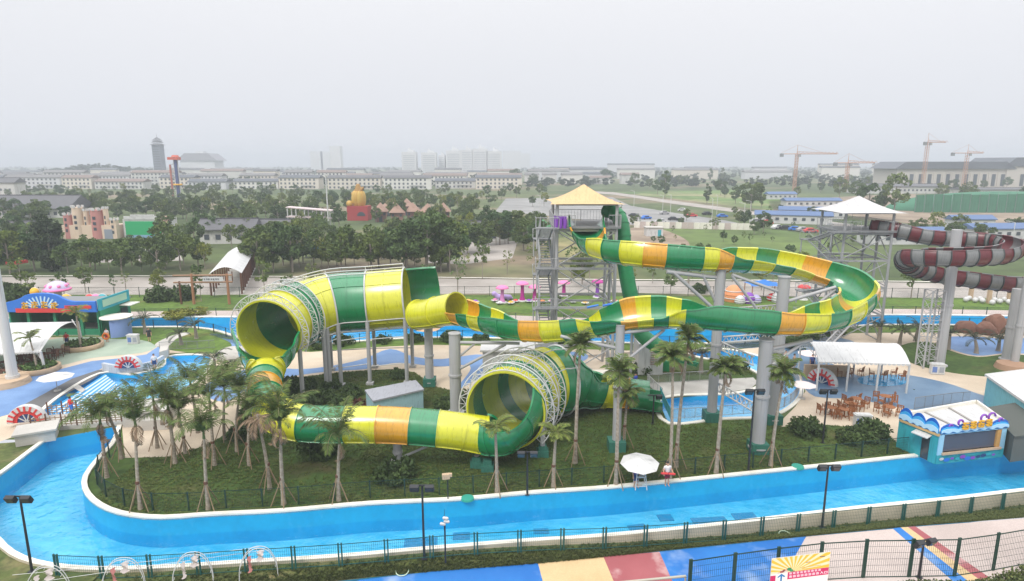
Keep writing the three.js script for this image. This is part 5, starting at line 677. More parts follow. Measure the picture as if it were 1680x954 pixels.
// ---- barrel canopy, kiosk, pump house, right-hand buildings --------------------------------------
{
  const t = thing('barrel_canopy', 'white barrel vaulted fabric canopy on white posts over the right deck', 'canopy'), A = V(29.96,3,-59.66), B = V(38.33,3,-58.9), d = B.clone().sub(A), L0 = d.length(), w = 5.4, rise = 1.25, y0 = 3.0;
  t.position.set(A.x, 0, A.z); t.rotation.y = Math.atan2(-d.z, d.x);
  const arch = (n) => Array.from({ length: n + 1 }, (_, i) => { const a = i / n; return [-(a) * w, y0 + rise * Math.sin(Math.PI * a)]; });
  const P = [], U = [], I = [], n = 18, m = 10, ar = arch(n); for (let i = 0; i <= m; i++) ar.forEach(([z, y], j) => { P.push(L0 * i / m, y - 0.05 * Math.sin(Math.PI * (i * 2 % 5) / 5), z); U.push(L0 * i / m, j * 0.4); if (i && j) { const q = i * (n + 1) + j; I.push(q - n - 2, q - 1, q, q - n - 2, q, q - n - 1); } });
  const g = new THREE.BufferGeometry(); g.setAttribute('position', new THREE.Float32BufferAttribute(P, 3)); g.setAttribute('uv', new THREE.Float32BufferAttribute(U, 2)); g.setIndex(I); g.computeVertexNormals(); part('membrane', g, mats.canvas, t);
  part('scalloped_edge', Array.from({ length: Math.round(L0 / 0.42) }, (_, i) => new THREE.CircleGeometry(0.21, 10, Math.PI, Math.PI).translate(i * 0.42 + 0.21, y0 + 0.01, 0.012)), mats.canvas, t);
  for (const x of [0, L0]) { const lo = ar.map(([z, y]) => V(x, y - 0.08, z)), hi = arch(n).map(([z, y]) => V(x, y0 + (y - y0) * 0.55 - 0.25, z)); part('arch_truss', [tube(lo, 0.06, 30, 6), tube(hi, 0.05, 30, 6), ...lo.map((p, i) => bar(p, hi[Math.min(n, i + (i % 2))], 0.03, 4))], mats.white, t); }
  for (const z of [-0.1, -w + 0.1]) for (let i = 0; i < 4; i++) part('post', pole(L0 * i / 3, 0, z, y0, 0.1, 10), mats.white, t);
  part('counter', [box(4.6, 1.2, 0.3, L0 * 0.32, 0.6, -w + 0.6)], mats.stone, t);
}
for (let i = 0; i < 7; i++) { const p = [[34.3,0,-64.05], [35.25,0,-63.67], [36.81,0,-64.45], [37.54,0,-63.67], [38.59,0,-63.28], [40.06,0,-64.05], [40.26,0,-62.9]][i]; copy(chair0, p, rr(0, 6), `brown chair in the shade of the barrel canopy, ${ORD[i]} from the left`); }
{ // snack kiosk
  const t = thing('snack_kiosk', 'teal snack kiosk with blue wave boards and golden lettering at the lower right', 'kiosk'), h = 2.55, c = [[30.37,2.55,-47.04], [31.53,2.55,-44.16], [37.4,2.55,-45.39], [38.3,2.55,-49.88]].map((p) => [p[0], p[2]]);
  const lp = (a, b, f) => [a[0] + (b[0] - a[0]) * f, a[1] + (b[1] - a[1]) * f], wall = (a, b, y0, y1) => { const dx = b[0] - a[0], dz = b[1] - a[1], l = Math.hypot(dx, dz); return box(l, y1 - y0, 0.16, 0, 0, 0).rotateY(Math.atan2(-dz, dx)).translate((a[0] + b[0]) / 2, (y0 + y1) / 2, (a[1] + b[1]) / 2); };
  const [LB, LF, RF, RB] = c;
  part('wall', [wall(LB, lp(LB, LF, 0.62), 0, h), wall(lp(LB, LF, 0.82), LF, 0, h), wall(lp(LB, LF, 0.62), lp(LB, LF, 0.82), 2.0, h), wall(RF, RB, 0, h), wall(RB, LB, 0, h), wall(LF, RF, 0, 0.7)], mats.teal, t);
  part('floor', slab(c, 0, 0.05), mats.concrete, t); part('counter', wall(lp(LF, RF, 0.06), lp(LF, RF, 0.94), 0.72, 0.88).translate(0.02, 0, 0.12), mats.stone, t);
  part('shutter_frame', [wall(lp(LF, RF, 0.0), lp(LF, RF, 0.07), 0.7, h), wall(lp(LF, RF, 0.93), RF, 0.7, h), wall(LF, RF, 2.3, h)], M(L(0.30, 0.55, 0.72), 0.5), t);
  part('window', [wall(lp(LF, RF, 0.07), lp(LF, RF, 0.86), 0.9, 2.28)].map((g) => g.translate(-0.03, 0, -0.12)), M(L(0.09, 0.10, 0.13), 0.15), t); part('side_post', wall(lp(LF, RF, 0.865), lp(LF, RF, 0.925), 0.9, 2.28), M(L(0.55, 0.30, 0.10), 0.6), t);
  part('door', wall(lp(LB, LF, 0.63), lp(LB, LF, 0.81), 0.05, 1.98), mats.glassDark, t); part('awning', [slab([lp(LB, LF, 0.45), lp(LB, LF, 0.85), [lp(LB, LF, 0.85)[0] - 0.8, lp(LB, LF, 0.85)[1] + 0.6], [lp(LB, LF, 0.45)[0] - 0.8, lp(LB, LF, 0.45)[1] + 0.6]], 2.05, 2.12)], mats.white, t);
  part('roof', slab(c, h - 0.1, h + 0.02), mats.white, t); for (const f of [0.3, 0.62]) part('roof_seam', wall(lp(LB, RB, f), lp(LF, RF, f), h + 0.02, h + 0.1), M(L(0.3, 0.28, 0.26), .8), t); part('parapet', [wall(RB, LB, h, h + 0.28), wall(RF, RB, h, h + 0.28)], mats.coping, t);
  const waveBoard = (a, b, crest, amp, lo, name) => { const l = Math.hypot(b[0] - a[0], b[1] - a[1]), ang = Math.atan2(-(b[1] - a[1]), b[0] - a[0]); for (const [m, k, dz] of [[M(L(0.01, 0.12, 0.48), 0.4), 1, 0.06], [M(L(0.05, 0.36, 0.72), 0.4), 0.78, 0.12], [M(L(0.42, 0.66, 0.85), 0.4), 0.45, 0.16]]) { const s = new THREE.Shape(); s.moveTo(0, lo); const n = 60; for (let i = 0; i <= n; i++) { const f = i / n, ph = (f * crest) % 1; s.lineTo(f * l, 0.15 + amp * k * (0.35 + 0.65 * Math.pow(Math.sin(Math.PI * ph), 0.7)) + (k < 1 ? -0.1 : 0) * 1); } for (let i = n; i >= 0; i--) { const f = i / n; s.lineTo(f * l, lo + (k < 1 ? (1 - k) * 0.18 + 0.06 * Math.sin(f * crest * 12) : 0)); }
      part(name, new THREE.ExtrudeGeometry(s, { depth: 0.05, bevelEnabled: false }).translate(0, 0, dz).rotateY(ang).translate(a[0], h, a[1]), m, t); } };
  waveBoard(LB, LF, 3, 0.75, -0.15, 'wave_board'); waveBoard(LF, RF, 4, 0.45, -0.15, 'wave_board');
  part('sand_trim', wall(LB, LF, h - 0.32, h - 0.14).translate(-0.06, 0, 0.12), M(L(0.55, 0.36, 0.16), 0.6), t);
  const ang = Math.atan2(-(RF[1] - LF[1]), RF[0] - LF[0]), put = (g, f, y, dz) => g.rotateY(ang).translate(lp(LF, RF, f)[0], h + y, lp(LF, RF, f)[1] + dz);
  for (let i = 0; i < 4; i++) { const f = 0.33 + i * 0.115, y = 0.42 + i * 0.03; part('sign_character', [box(0.5, 0.1, 0.1, 0, 0.2, 0), box(0.1, 0.56, 0.1, i % 2 ? 0.1 : -0.08, 0, 0), box(0.52, 0.1, 0.1, 0, -0.02 + (i % 2) * .06, 0), box(0.4, 0.1, 0.1, 0.05, -0.24, 0), box(0.1, 0.3, 0.1, 0.2, -0.1, 0), box(0.32, 0.09, 0.1, -0.12, -0.12, 0, 0, 0, 0.7)].map((g) => put(g, f, y, 0.32)), mats.gold, t, 'golden lettering character'); }
  for (const [f, y, r] of [[0.62, 0.8, 0.26], [0.74, 0.85, 0.3], [0.28, 0.62, 0.2], [0.14, 0.4, 0.14], [0.88, 0.5, 0.16]]) part('tentacle', put(new THREE.TorusGeometry(r, 0.075, 8, 20, Math.PI * 1.25), f, y, 0.1), mats.purple, t);
  for (let i = 0; i < 12; i++) part('mural_patch', put(new THREE.CircleGeometry(rr(0.1, 0.22), 9).scale(1.4, 0.8, 1), 0.06 + i * 0.078, -2.2 + rr(-.15, .15), 0.19), pick([mats.purple, mats.blue, mats.white, mats.teal, mats.navy]), t);
}
{ const t = thing('flat_building', 'pale blue flat building with a white roof at the right edge', 'building'), p = [[44.25,-56.66],[46.19,-57.89],[53.56,-55.8],[47.17,-48.69],[42.47,-48.95],[39.2,-50.03]]; const q = [[44.01,-56.48],[54.72,-59.75],[54.81,-51.44],[41.2,-46.2]]; part('wall', slab(q, 0, 2.6), M(L(0.18, 0.48, 0.56), 0.7, { map: tex.fade }), t); part('roof', slab(offset(q, -0.2, true), 2.6, 2.8), mats.white, t); }
{ const t = thing('dark_shed', 'dark grey flat roofed shed beside the snack kiosk', 'shed'), q = [[39.42,-49.93],[46.3,-52.29],[45.26,-46.44],[37.3,-44.42]]; part('wall', slab(q, 0, 2.0), M(L(0.10, 0.11, 0.10), 0.8), t); part('roof', slab(offset(q, -0.15, true), 2.0, 2.12), M(L(0.075, 0.085, 0.075), 0.8), t); }
{ const t = thing('plank_fence', 'orange brown vertical plank fence at the right of the kiosk', 'fence'), a = V(39.1,0,-46.49), b = V(44.81,0,-47.71); for (let i = 0; i < 22; i++) { const p = a.clone().lerp(b, i / 22); part('plank', box(0.19, 1.7, 0.04, p.x, 0.85, p.z, 0, 0, 0), M(L(0.42 + 0.05 * (i % 3), 0.22 + 0.02 * (i % 2), 0.06), 0.7), t); } part('rail', bar(a.clone().setY(1.3), b.clone().setY(1.3), 0.04, 5), mats.wood, t); }
poolRail('dark railing with pointed posts behind the snack kiosk roof', [[36.6,-54.92],[38.64,-55.51],[40.73,-56.12],[42.64,-56.42]], 0.02, 1.1, mats.darkSteel);
{ const t = thing('pump_house', 'small pale blue pump house with a grey flat roof under the first drum', 'building'), q = [[-13.1,-54.36],[-9.01,-56.96],[-8.01,-54.67],[-11.9,-51.83]]; part('wall', slab(q, 0, 1.9), mats.paleBlue, t); part('roof', slab(offset(q, -0.12, true), 1.9, 2.05), M(L(0.36, 0.37, 0.42), 0.7, { map: tex.fade }), t); part('door', slab([[-12.52,-54.63],[-11.78,-55.07],[-11.81,-55.21],[-12.59,-54.92]], 0.1, 1.6), mats.white, t); }
{ const t = thing('white_block', 'white service block with louvres at the foot of the green tube slide', 'building', [14.61,0,-66]); part('wall', box(2.6, 3.4, 3, 0, 1.7, 0), mats.white, t); for (let i = 0; i < 8; i++) part('louvre', box(0.7, 0.12, 0.08, 0.3, 1.2 + i * 0.26, 1.53, 0, 0.4), M(L(0.4, 0.3, 0.27), .6), t); }
{ const t = thing('deck_hut', 'white flat hut roof on the deck behind the second drum', 'building', [0.66,0,-66]); part('wall', box(7.5, 2.6, 3, 0, 1.3, 0), mats.white, t); part('roof', box(8, 0.2, 3.6, 0, 2.7, 0), mats.white, t); }
{ const t = thing('pale_wall', 'pale concrete block wall behind the green outlet funnel', 'wall', [8.8,0,-60.5]); part('wall_panel', box(3.2, 1.5, 1.6, 0, 0.75, 0), mats.coping, t); part('cap', box(3.4, 0.12, 1.8, 0, 1.56, 0), mats.coping, t); }
{ const t = thing('stepped_stair', 'grey steel stair at the foot of the right tower', 'stairs', [39.94,0,-74]); part('stringer', [bar(V(-3, 0, 0), V(2, 3.2, -3), .12, 5), bar(V(-3, 0, 1.2), V(2, 3.2, -1.8), .12, 5)], mats.steel, t); for (let i = 0; i < 14; i++) part('tread', box(0.35, 0.05, 1.2, -3 + 5 * i / 14, 3.2 * i / 14, 0.6 - 3 * i / 14), mats.darkSteel, t); part('handrail', railGeo([V(-3, 0, 1.2), V(2, 3.2, -1.8)], 1.05, 0.16), mats.steel, t); }
const rock = (k) => { const g = new THREE.IcosahedronGeometry(1, 3), p = g.attributes.position; for (let i = 0; i < p.count; i++) { const v = V(p.getX(i), p.getY(i), p.getZ(i)), n = 0.72 + 0.5 * fbm((v.x + 3 + k) / 8, (v.y * 0.8 + v.z * 1.3 + 4) / 8, 16, 3); p.setXYZ(i, v.x * n, v.y * n, v.z * n); } g.computeVertexNormals(); return g; };
single('rockwork', [0, 1, 2, 3, 4, 5].map((i) => rock(i).scale(rr(1.3, 2.2), rr(1.0, 2.2), rr(1, 1.6)).rotateY(i).translate((i - 2.5) * 1.9, 0.2 + (i % 3) * .25, rr(-1, 1))).map((g) => g.translate(65.01,0,-82)), M(L(0.22, 0.11, 0.075), 0.95, { map: tex.fade }), 'red brown artificial rocks beside the blue lagoon', 'rocks');
single('stone_planter', [new THREE.CylinderGeometry(1.5, 1.7, 0.6, 14).translate(54.51,0.3,-66.6)], M(L(0.36, 0.22, 0.14), 0.9), 'orange stone ring round the pale column at the right edge', 'planter');
// ---- walkway with arched roof and wooden gate -----------------------------------------------------
{
  const t = thing('arched_walkway', 'covered walkway with a white arched roof and red brown posts crossing the road', 'walkway'), A = V(-48.47,0,-106.4), Bv = V(-57.12,0,-133.84), d = Bv.clone().sub(A), L0 = d.length(), w = 5.2, y0 = 3.6; t.position.set(A.x, 0, A.z); t.rotation.y = Math.atan2(-d.x, -d.z);
  const P = [], U = [], I = [], n = 12, m = 10; for (let i = 0; i <= m; i++) for (let j = 0; j <= n; j++) { P.push((j / n - .5) * w, y0 + 1.15 * Math.sin(Math.PI * j / n), -L0 * i / m); U.push(i, j / 3); if (i && j) { const q = i * (n + 1) + j; I.push(q - n - 2, q - 1, q, q - n - 2, q, q - n - 1); } }
  const g = new THREE.BufferGeometry(); g.setAttribute('position', new THREE.Float32BufferAttribute(P, 3)); g.setAttribute('uv', new THREE.Float32BufferAttribute(U, 2)); g.setIndex(I); g.computeVertexNormals(); part('arched_roof', g, mats.canvas, t);
  for (const s of [-1, 1]) for (let i = 0; i <= 9; i++) part('post', box(0.28, y0, 0.28, s * (w / 2 - .2), y0 / 2, -L0 * i / 9), mats.darkWood, t); part('floor', box(w, 0.06, L0, 0, 0.03, -L0 / 2), mats.concrete, t); part('end_screen', [-1, 0, 1].map((i) => box(0.16, 1.6, 0.16, i * 1.1, y0 - .4, 0.2)), mats.darkWood, t);
}
{ const t = thing('wooden_gate', 'rustic wooden gate frame with a white name board', 'gate', [-47.84,0,-99]); for (const x of [-2.6, 3.0]) part('gate_post', pole(x, 0, 0, 4.9, 0.22, 10, 0.18), M(L(0.33, 0.16, 0.08), .8), t); for (const y of [3.5, 4.6]) part('crossbeam', bar(V(-5.5, y, 0), V(3.8, y + .1, 0), 0.14, 8), M(L(0.30, 0.18, 0.11), .8), t); const b = part('name_board', box(3.2, 0.72, 0.1, 0.8, 4.08, 0.1), mats.white, t); for (let i = 0; i < 7; i++) part('lettering', [box(0.24, 0.05, 0.03, 0, 0.08, 0), box(0.05, 0.26, 0.03, i % 2 ? .04 : -.05, 0, 0), box(0.22, 0.05, 0.03, 0, -0.06, 0)].map((g) => g.translate(-0.5 + i * 0.36, 4.06, 0.17)), mats.black, b); for (const x of [-4.6]) part('gate_post', pole(x, 0, 0, 3.7, 0.16), mats.darkWood, t); }
// ---- sign board and arches at the bottom -----------------------------------------------------------
{
  const cv = document.createElement('canvas'); cv.width = 512; cv.height = 400; const x = cv.getContext('2d'); x.fillStyle = '#f3e3b4'; x.fillRect(0, 0, 512, 400);
  for (let i = 0; i < 26; i++) { x.fillStyle = i % 2 ? '#efc23c' : '#f4e6c0'; x.beginPath(); x.moveTo(200, 190); const a0 = Math.PI + i * Math.PI / 26, a1 = a0 + Math.PI / 26; x.lineTo(200 + 520 * Math.cos(a0), 190 + 520 * Math.sin(a0)); x.lineTo(200 + 520 * Math.cos(a1), 190 + 520 * Math.sin(a1)); x.fill(); }
  for (const [px, py, r, c] of [[95, 180, 16, '#b0625a'], [118, 200, 18, '#8a4a48'], [140, 190, 15, '#e2a58e'], [160, 185, 20, '#2d8a5a'], [180, 205, 16, '#3a9a66'], [70, 225, 12, '#c98a60'], [132, 215, 16, '#d8cfc4'], [200, 222, 12, '#64804a']]) { x.fillStyle = c; x.beginPath(); x.arc(px, py - (py > 182 ? 30 : 0), r, 0, 7); x.fill(); }
  x.fillStyle = '#8a6a62'; x.fillRect(420, 40, 46, 12); x.fillRect(300, 92, 44, 8); x.fillStyle = '#b9a24e'; x.fillRect(250, 150, 190, 6); x.fillRect(270, 170, 120, 5);
  x.save(); x.translate(0, -48); x.fillStyle = '#f4efe8'; x.fillRect(0, 240, 512, 220); x.fillStyle = '#cf2263'; x.fillRect(0, 262, 46, 190); x.fillRect(150, 240, 362, 90); x.strokeStyle = '#1c78b8'; x.lineWidth = 15; x.beginPath(); x.moveTo(96, 345); x.lineTo(96, 262); x.moveTo(66, 292); x.lineTo(96, 260); x.lineTo(126, 292); x.stroke();
  const glyph = (gx, gy, s, strokes, w) => { x.strokeStyle = '#fff'; x.lineWidth = w; for (const q of strokes) { x.beginPath(); q.forEach(([a, b], i) => i ? x.lineTo(gx + a * s, gy + b * s) : x.moveTo(gx + a * s, gy + b * s)); x.stroke(); } };
  const ru = [[[.5, 0], [.5, .25], [.05, .95]], [[.5, .25], [.95, .95]], [[.28, .05], [.5, .05]]], kou = [[[.1, .15], [.1, .9], [.9, .9], [.9, .15], [.1, .15]]], dense = (k) => [[[0, .15], [.9, .15]], [[.1, .5], [.95, .5]], [[.5, 0], [.5, .95]], [[.1, .9], [.9, .9]], [[.2 + .05 * (k % 3), .3], [.2, .9]], [[.8, .3 + .05 * (k % 2)], [.78, .9]]];
  for (let i = 0; i < 9; i++) glyph(162 + i * 32, 246, 26, dense(i), 3.2); for (let i = 0; i < 8; i++) glyph(162 + i * 34, 284, 30, dense(i + 3), 3.6); glyph(438, 284, 30, ru, 5); glyph(474, 284, 30, kou, 5); x.fillStyle = '#f4efe8'; x.fillRect(150, 332, 362, 120); x.restore();
  const tx = new THREE.CanvasTexture(cv); tx.colorSpace = THREE.SRGBColorSpace; tx.magFilter = THREE.LinearFilter;
  const t = thing('banner_sign', 'yellow sunburst banner with a red text band and blue arrow on the corner fence', 'sign'), A = V(13.62,0.2,-30.18), Bv = V(16.99,0.2,-30.79), d = Bv.clone().sub(A), w = d.length(); t.position.set(A.x, 0, A.z + 0.08); t.rotation.y = Math.atan2(-d.z, d.x);
  const g = new THREE.PlaneGeometry(w, 1.9); part('board', box(w, 1.9, 0.03, w / 2, 0.7, 0), mats.white, t); part('print', g.translate(w / 2, 0.7, 0.02), M(0xffffff, 0.5, { map: tx }), t);
}
{ // light arches with flags at the lower left
  const wireM = M(L(0.62, 0.62, 0.62), 0.5), rag = M(L(0.66, 0.58, 0.55), 0.9), ragP = M(L(0.55, 0.22, 0.2), 0.9);
  [[-24.24,-0.5,-29.71, 'first'], [-20.68,-0.5,-30.34, 'second'], [-17.24,-0.5,-30.84, 'third'], [-13.91,-0.5,-31.36, 'fourth']].forEach(([x, y, z, o], i) => { const t = thing('wire_arch', `thin white wire arch with hanging cloth at the bottom left, ${o} from the left`, 'arch', [x, y, z], 0.35, 'wire arches at the bottom left'); for (const s of [0, 0.22]) part('hoop', tube([V(-1.0, 0, s), V(-0.85, 1.2, s), V(-0.25, 2.0, s), V(0.45, 1.9, s), V(0.9, 1.1, s), V(1.0, 0, s)], 0.022, 24, 5), wireM, t); for (let k = 0; k < 8; k++) { const a = k / 8 * Math.PI; part('rung', bar(V(-Math.cos(a) * .95, Math.sin(a) * 1.9, 0), V(-Math.cos(a) * .95, Math.sin(a) * 1.9, .22), 0.012, 4), wireM, t); }
    const cloth = (m, ox, oy, w, h) => { const g = new THREE.PlaneGeometry(w, h, 8, 10), p = g.attributes.position; for (let k = 0; k < p.count; k++) { const yy = p.getY(k) / h, ex = (0.4 + 0.6 * Math.abs(Math.sin(yy * 7 + ox * 3))) * (0.65 + 0.35 * Math.sin(k)); p.setX(k, p.getX(k) * ex); p.setZ(k, 0.09 * Math.sin(yy * 8 + p.getX(k) * 12)); } g.computeVertexNormals(); part('hanging_cloth', g.translate(ox, oy, 0.1), m, t); }; cloth(i % 2 ? rag : rag, 0.15, 1.5, 0.6, 0.6); cloth(i % 2 ? ragP : rag, -0.4, 1.1, 0.3, 0.9); });
  single('string_cable', [tube([V(-26.08,0.9,-29.8), V(-20.75,0.9,-30.73), V(-14.09,1,-32.13)], 0.014, 20, 4), tube([V(-24.6,0.7,-29.49), V(-19.58,0.8,-30.67), V(-13.86,0.9,-31.94)], 0.014, 20, 4)], wireM, 'pair of pale cables strung between the wire arches', 'cable');
}
[[-6.19,-0.6,-32.25, 'left'], [16.97,-0.75,-35.97, 'right']].forEach(([x, y, z, w]) => { const t = thing('hose_ring', `pale green hose ring lying on the near bank at the ${w}`, 'hose', [x, y + 0.05, z]); part('coil', new THREE.TorusGeometry(0.36, 0.03, 6, 28).rotateX(-1.3), M(L(0.5, 0.62, 0.45), .6), t); });
single('ground_light', [new THREE.CylinderGeometry(0.42, 0.46, 0.12, 16).translate(-2.96,0.1,-39.01)], M(L(0.02, 0.3, 0.22), .5), 'flat teal disc lying by the inner canal fence', 'disc');
single('tree_guard', [new THREE.CylinderGeometry(0.42, 0.46, 0.12, 16).translate(21.01,0.1,-43.54)], M(L(0.02, 0.3, 0.22), .5), 'flat teal disc on the lawn right of the palms', 'disc');
// ---- people -----------------------------------------------------------------------------------------
function capsules(bones, k, cell) { // smooth union of tapered capsules, meshed
  const lo = V(9, 9, 9), hi = V(-9, -9, -9); for (const [a, b, ra, rb] of bones) for (const [p, r] of [[a, ra], [b, rb]]) { lo.min(V(p[0] - r, p[1] - r, p[2] - r)); hi.max(V(p[0] + r, p[1] + r, p[2] + r)); }
  const c = lo.clone().add(hi).multiplyScalar(.5), half = Math.max(hi.x - lo.x, hi.y - lo.y, hi.z - lo.z) / 2 + 0.06, res = Math.min(110, Math.ceil(half * 2 / cell)), mc = new MarchingCubes(res, new THREE.MeshBasicMaterial(), false, false, 60000); mc.isolation = 0;
  for (let z = 0; z < res; z++) for (let y = 0; y < res; y++) for (let x = 0; x < res; x++) { const p = [c.x + ((x - res / 2) / (res / 2)) * half, c.y + ((y - res / 2) / (res / 2)) * half, c.z + ((z - res / 2) / (res / 2)) * half]; let s = 0; for (const [a, b, ra, rb] of bones) { const bx = b[0] - a[0], by = b[1] - a[1], bz = b[2] - a[2], px = p[0] - a[0], py = p[1] - a[1], pz = p[2] - a[2], h = Math.max(0, Math.min(1, (px * bx + py * by + pz * bz) / (bx * bx + by * by + bz * bz || 1e-9))), d = Math.hypot(px - bx * h, py - by * h, pz - bz * h) - (ra + (rb - ra) * h); s += Math.exp(-k * d); } mc.field[x + y * res + z * res * res] = Math.log(s) / k; }
  mc.update(); const n = mc.count, g = new THREE.BufferGeometry(); const P = mc.positionArray.slice(0, n * 3), N = mc.normalArray.slice(0, n * 3); for (let i = 0; i < P.length; i += 3) { P[i] = P[i] * half + c.x; P[i + 1] = P[i + 1] * half + c.y; P[i + 2] = P[i + 2] * half + c.z; } g.setAttribute('position', new THREE.BufferAttribute(P, 3)); g.setAttribute('normal', new THREE.BufferAttribute(N, 3)); return g;
}
const bodyOf = (arms, stride) => { const fing = (w, dx) => [-1.5, -0.5, 0.5, 1.5].map((i) => [[w[0], w[1] - .05, w[2] + i * .018], [w[0] + dx * .2, w[1] - .15 + Math.abs(i) * .008, w[2] + i * .02 + .01], .011, .009]).concat([[[w[0], w[1] - .02, w[2] + .03], [w[0] - dx * .3, w[1] - .08, w[2] + .06], .012, .01]]);
  const [le, lw, re, rw] = arms; return [[[0, .95, 0], [0, 1.32, 0], .125, .15], [[-.1, 1.36, 0], [.1, 1.36, 0], .085, .085], [[0, 1.42, 0], [0, 1.5, .01], .055, .055], [[0, 1.58, .015], [0, 1.63, 0], .085, .095], [[0, 1.545, .04], [0, 1.56, .06], .05, .04], [[0, 1.585, .1], [0, 1.575, .118], .014, .014], [[-.095, 1.585, 0], [-.1, 1.6, 0], .02, .02], [[.095, 1.585, 0], [.1, 1.6, 0], .02, .02], [[-.09, .95, 0], [-.1, .5, stride], .088, .058], [[-.1, .5, stride], [-.105, .08, -stride], .058, .038], [[-.105, .05, -stride - .03], [-.11, .035, -stride + .16], .04, .032], [[.09, .95, 0], [.1, .5, -stride * .5], .088, .058], [[.1, .5, -stride * .5], [.105, .08, stride], .058, .038], [[.105, .05, stride - .03], [.11, .035, stride + .16], .04, .032], [[-.19, 1.36, 0], le, .055, .043], [le, lw, .043, .03], [lw, [lw[0], lw[1] - .06, lw[2] + .01], .032, .034], [[.19, 1.36, 0], re, .055, .043], [re, rw, .043, .03], [rw, [rw[0], rw[1] - .06, rw[2] + .01], .032, .034], ...fing(lw, -.02), ...fing(rw, .02)]; };
const standArms = [[-.25, 1.08, -.02], [-.26, .84, .06], [.25, 1.08, -.02], [.26, .84, .06]], holdArms = [[-.3, 1.12, .06], [-.32, .98, .22], [.3, 1.12, .06], [.32, .98, .22]];
const bodyGeo = { stand: capsules(bodyOf(standArms, 0.04), 60, 0.022), hold: capsules(bodyOf(holdArms, 0.02), 60, 0.022), walk: capsules(bodyOf([[-.25, 1.1, .1], [-.25, .9, .22], [.25, 1.1, -.1], [.26, .88, -.12]], 0.14), 60, 0.022) };
const hairGeo = new THREE.SphereGeometry(0.108, 16, 12, 0, TAU, 0, 1.75).scale(0.95, 1.05, 1.08).rotateX(-0.35).translate(0, 1.635, -0.012);
const shirtGeo = capsules([[[0, .98, 0], [0, 1.32, 0], .142, .165], [[-.12, 1.36, 0], [.12, 1.36, 0], .095, .095], [[-.19, 1.36, 0], [-.235, 1.2, -.005], .075, .07], [[.19, 1.36, 0], [.235, 1.2, -.005], .075, .07]], 60, 0.022), shortsGeo = capsules([[[0, .96, 0], [0, 1.0, 0], .145, .145], [[-.09, .95, 0], [-.1, .6, .02], .108, .098], [[.09, .95, 0], [.1, .6, 0], .108, .098]], 60, 0.022);
function person(label, [x, y, z], turn, pose, shirt, shorts, scale = 1) { const t = thing('person', label, 'person', [x, y, z], turn); part('body', bodyGeo[pose], mats.skin, t); part('hair', hairGeo, mats.hair, t); if (shirt) part('shirt', shirtGeo, shirt, t); part('shorts', shortsGeo, shorts, t); t.scale.setScalar(scale); return t; }
const maroon = M(L(0.22, 0.015, 0.04), 0.7), teeW = M(L(0.7, 0.66, 0.66), 0.8);
person('lifeguard in white shirt and dark red shorts holding a red float', [10.69,0.14,-40.66], 0.15, 'hold', teeW, maroon, 1.02);
{ const t = thing('red_float', 'red rescue float held by the lifeguard at the canal edge', 'float'), p = V(10.69,0.14,-40.66); part('tube', new THREE.CapsuleGeometry(0.085, 0.85, 6, 14).rotateZ(1.5).translate(p.x, p.y + 1.0, p.z + 0.26), mats.red, t); part('strap', new THREE.TorusGeometry(0.1, 0.02, 6, 16).rotateY(1.57).translate(p.x, p.y + 1.0, p.z + 0.26), maroon, t); }
person('person in pale top and dark shorts standing under the lifeguard parasol', [8.54,0.02,-40.63], 0.4, 'stand', M(L(0.2, 0.14, 0.4), .8), mats.navy, 0.98);
person('person in dark clothes standing under a date palm at the left lawn', [-45.62,0,-77.62], 0.5, 'stand', mats.black, mats.black);
person('person with an orange float ring beside the teal building', [-50.74,0,-77.34], 0, 'hold', teeW, mats.red); { const t = thing('float_ring', 'orange swim ring held by the person beside the teal building', 'float', [-50.74,0,-77.34]); part('ring', new THREE.TorusGeometry(0.36, 0.11, 10, 24).translate(0, 0.75, 0.22), M(L(0.75, 0.2, 0.03), .5), t); }
person('barefoot swimmer in blue shorts walking on the right deck', [30.61,0,-66.48], 1.2, 'walk', null, mats.blue); person('swimmer in red on the right deck behind the palm', [30.22,0,-67.76], 0.2, 'stand', null, mats.red); person('person in a blue shirt under the pale pink parasol', [32.5,0,-66.27], 0.1, 'stand', M(L(.1, .14, .4), .8), mats.navy);
person('person in red at the edge of the footbridge', [-38.18,0.5,-52.27], 2.8, 'walk', mats.red, mats.blue); person('person in white beside the wave pool wall', [-38.83,0,-66.48], 0.6, 'stand', teeW, mats.navy); person('person in a blue shirt on the tower platform side of the lawn', [12.16,0,-60.01], 0.6, 'stand', M(L(.03, .06, .4), .8), mats.navy);
person('person in dark red standing under the left canopy', [-54.48,0,-75.44], 0.4, 'stand', mats.red, mats.navy);

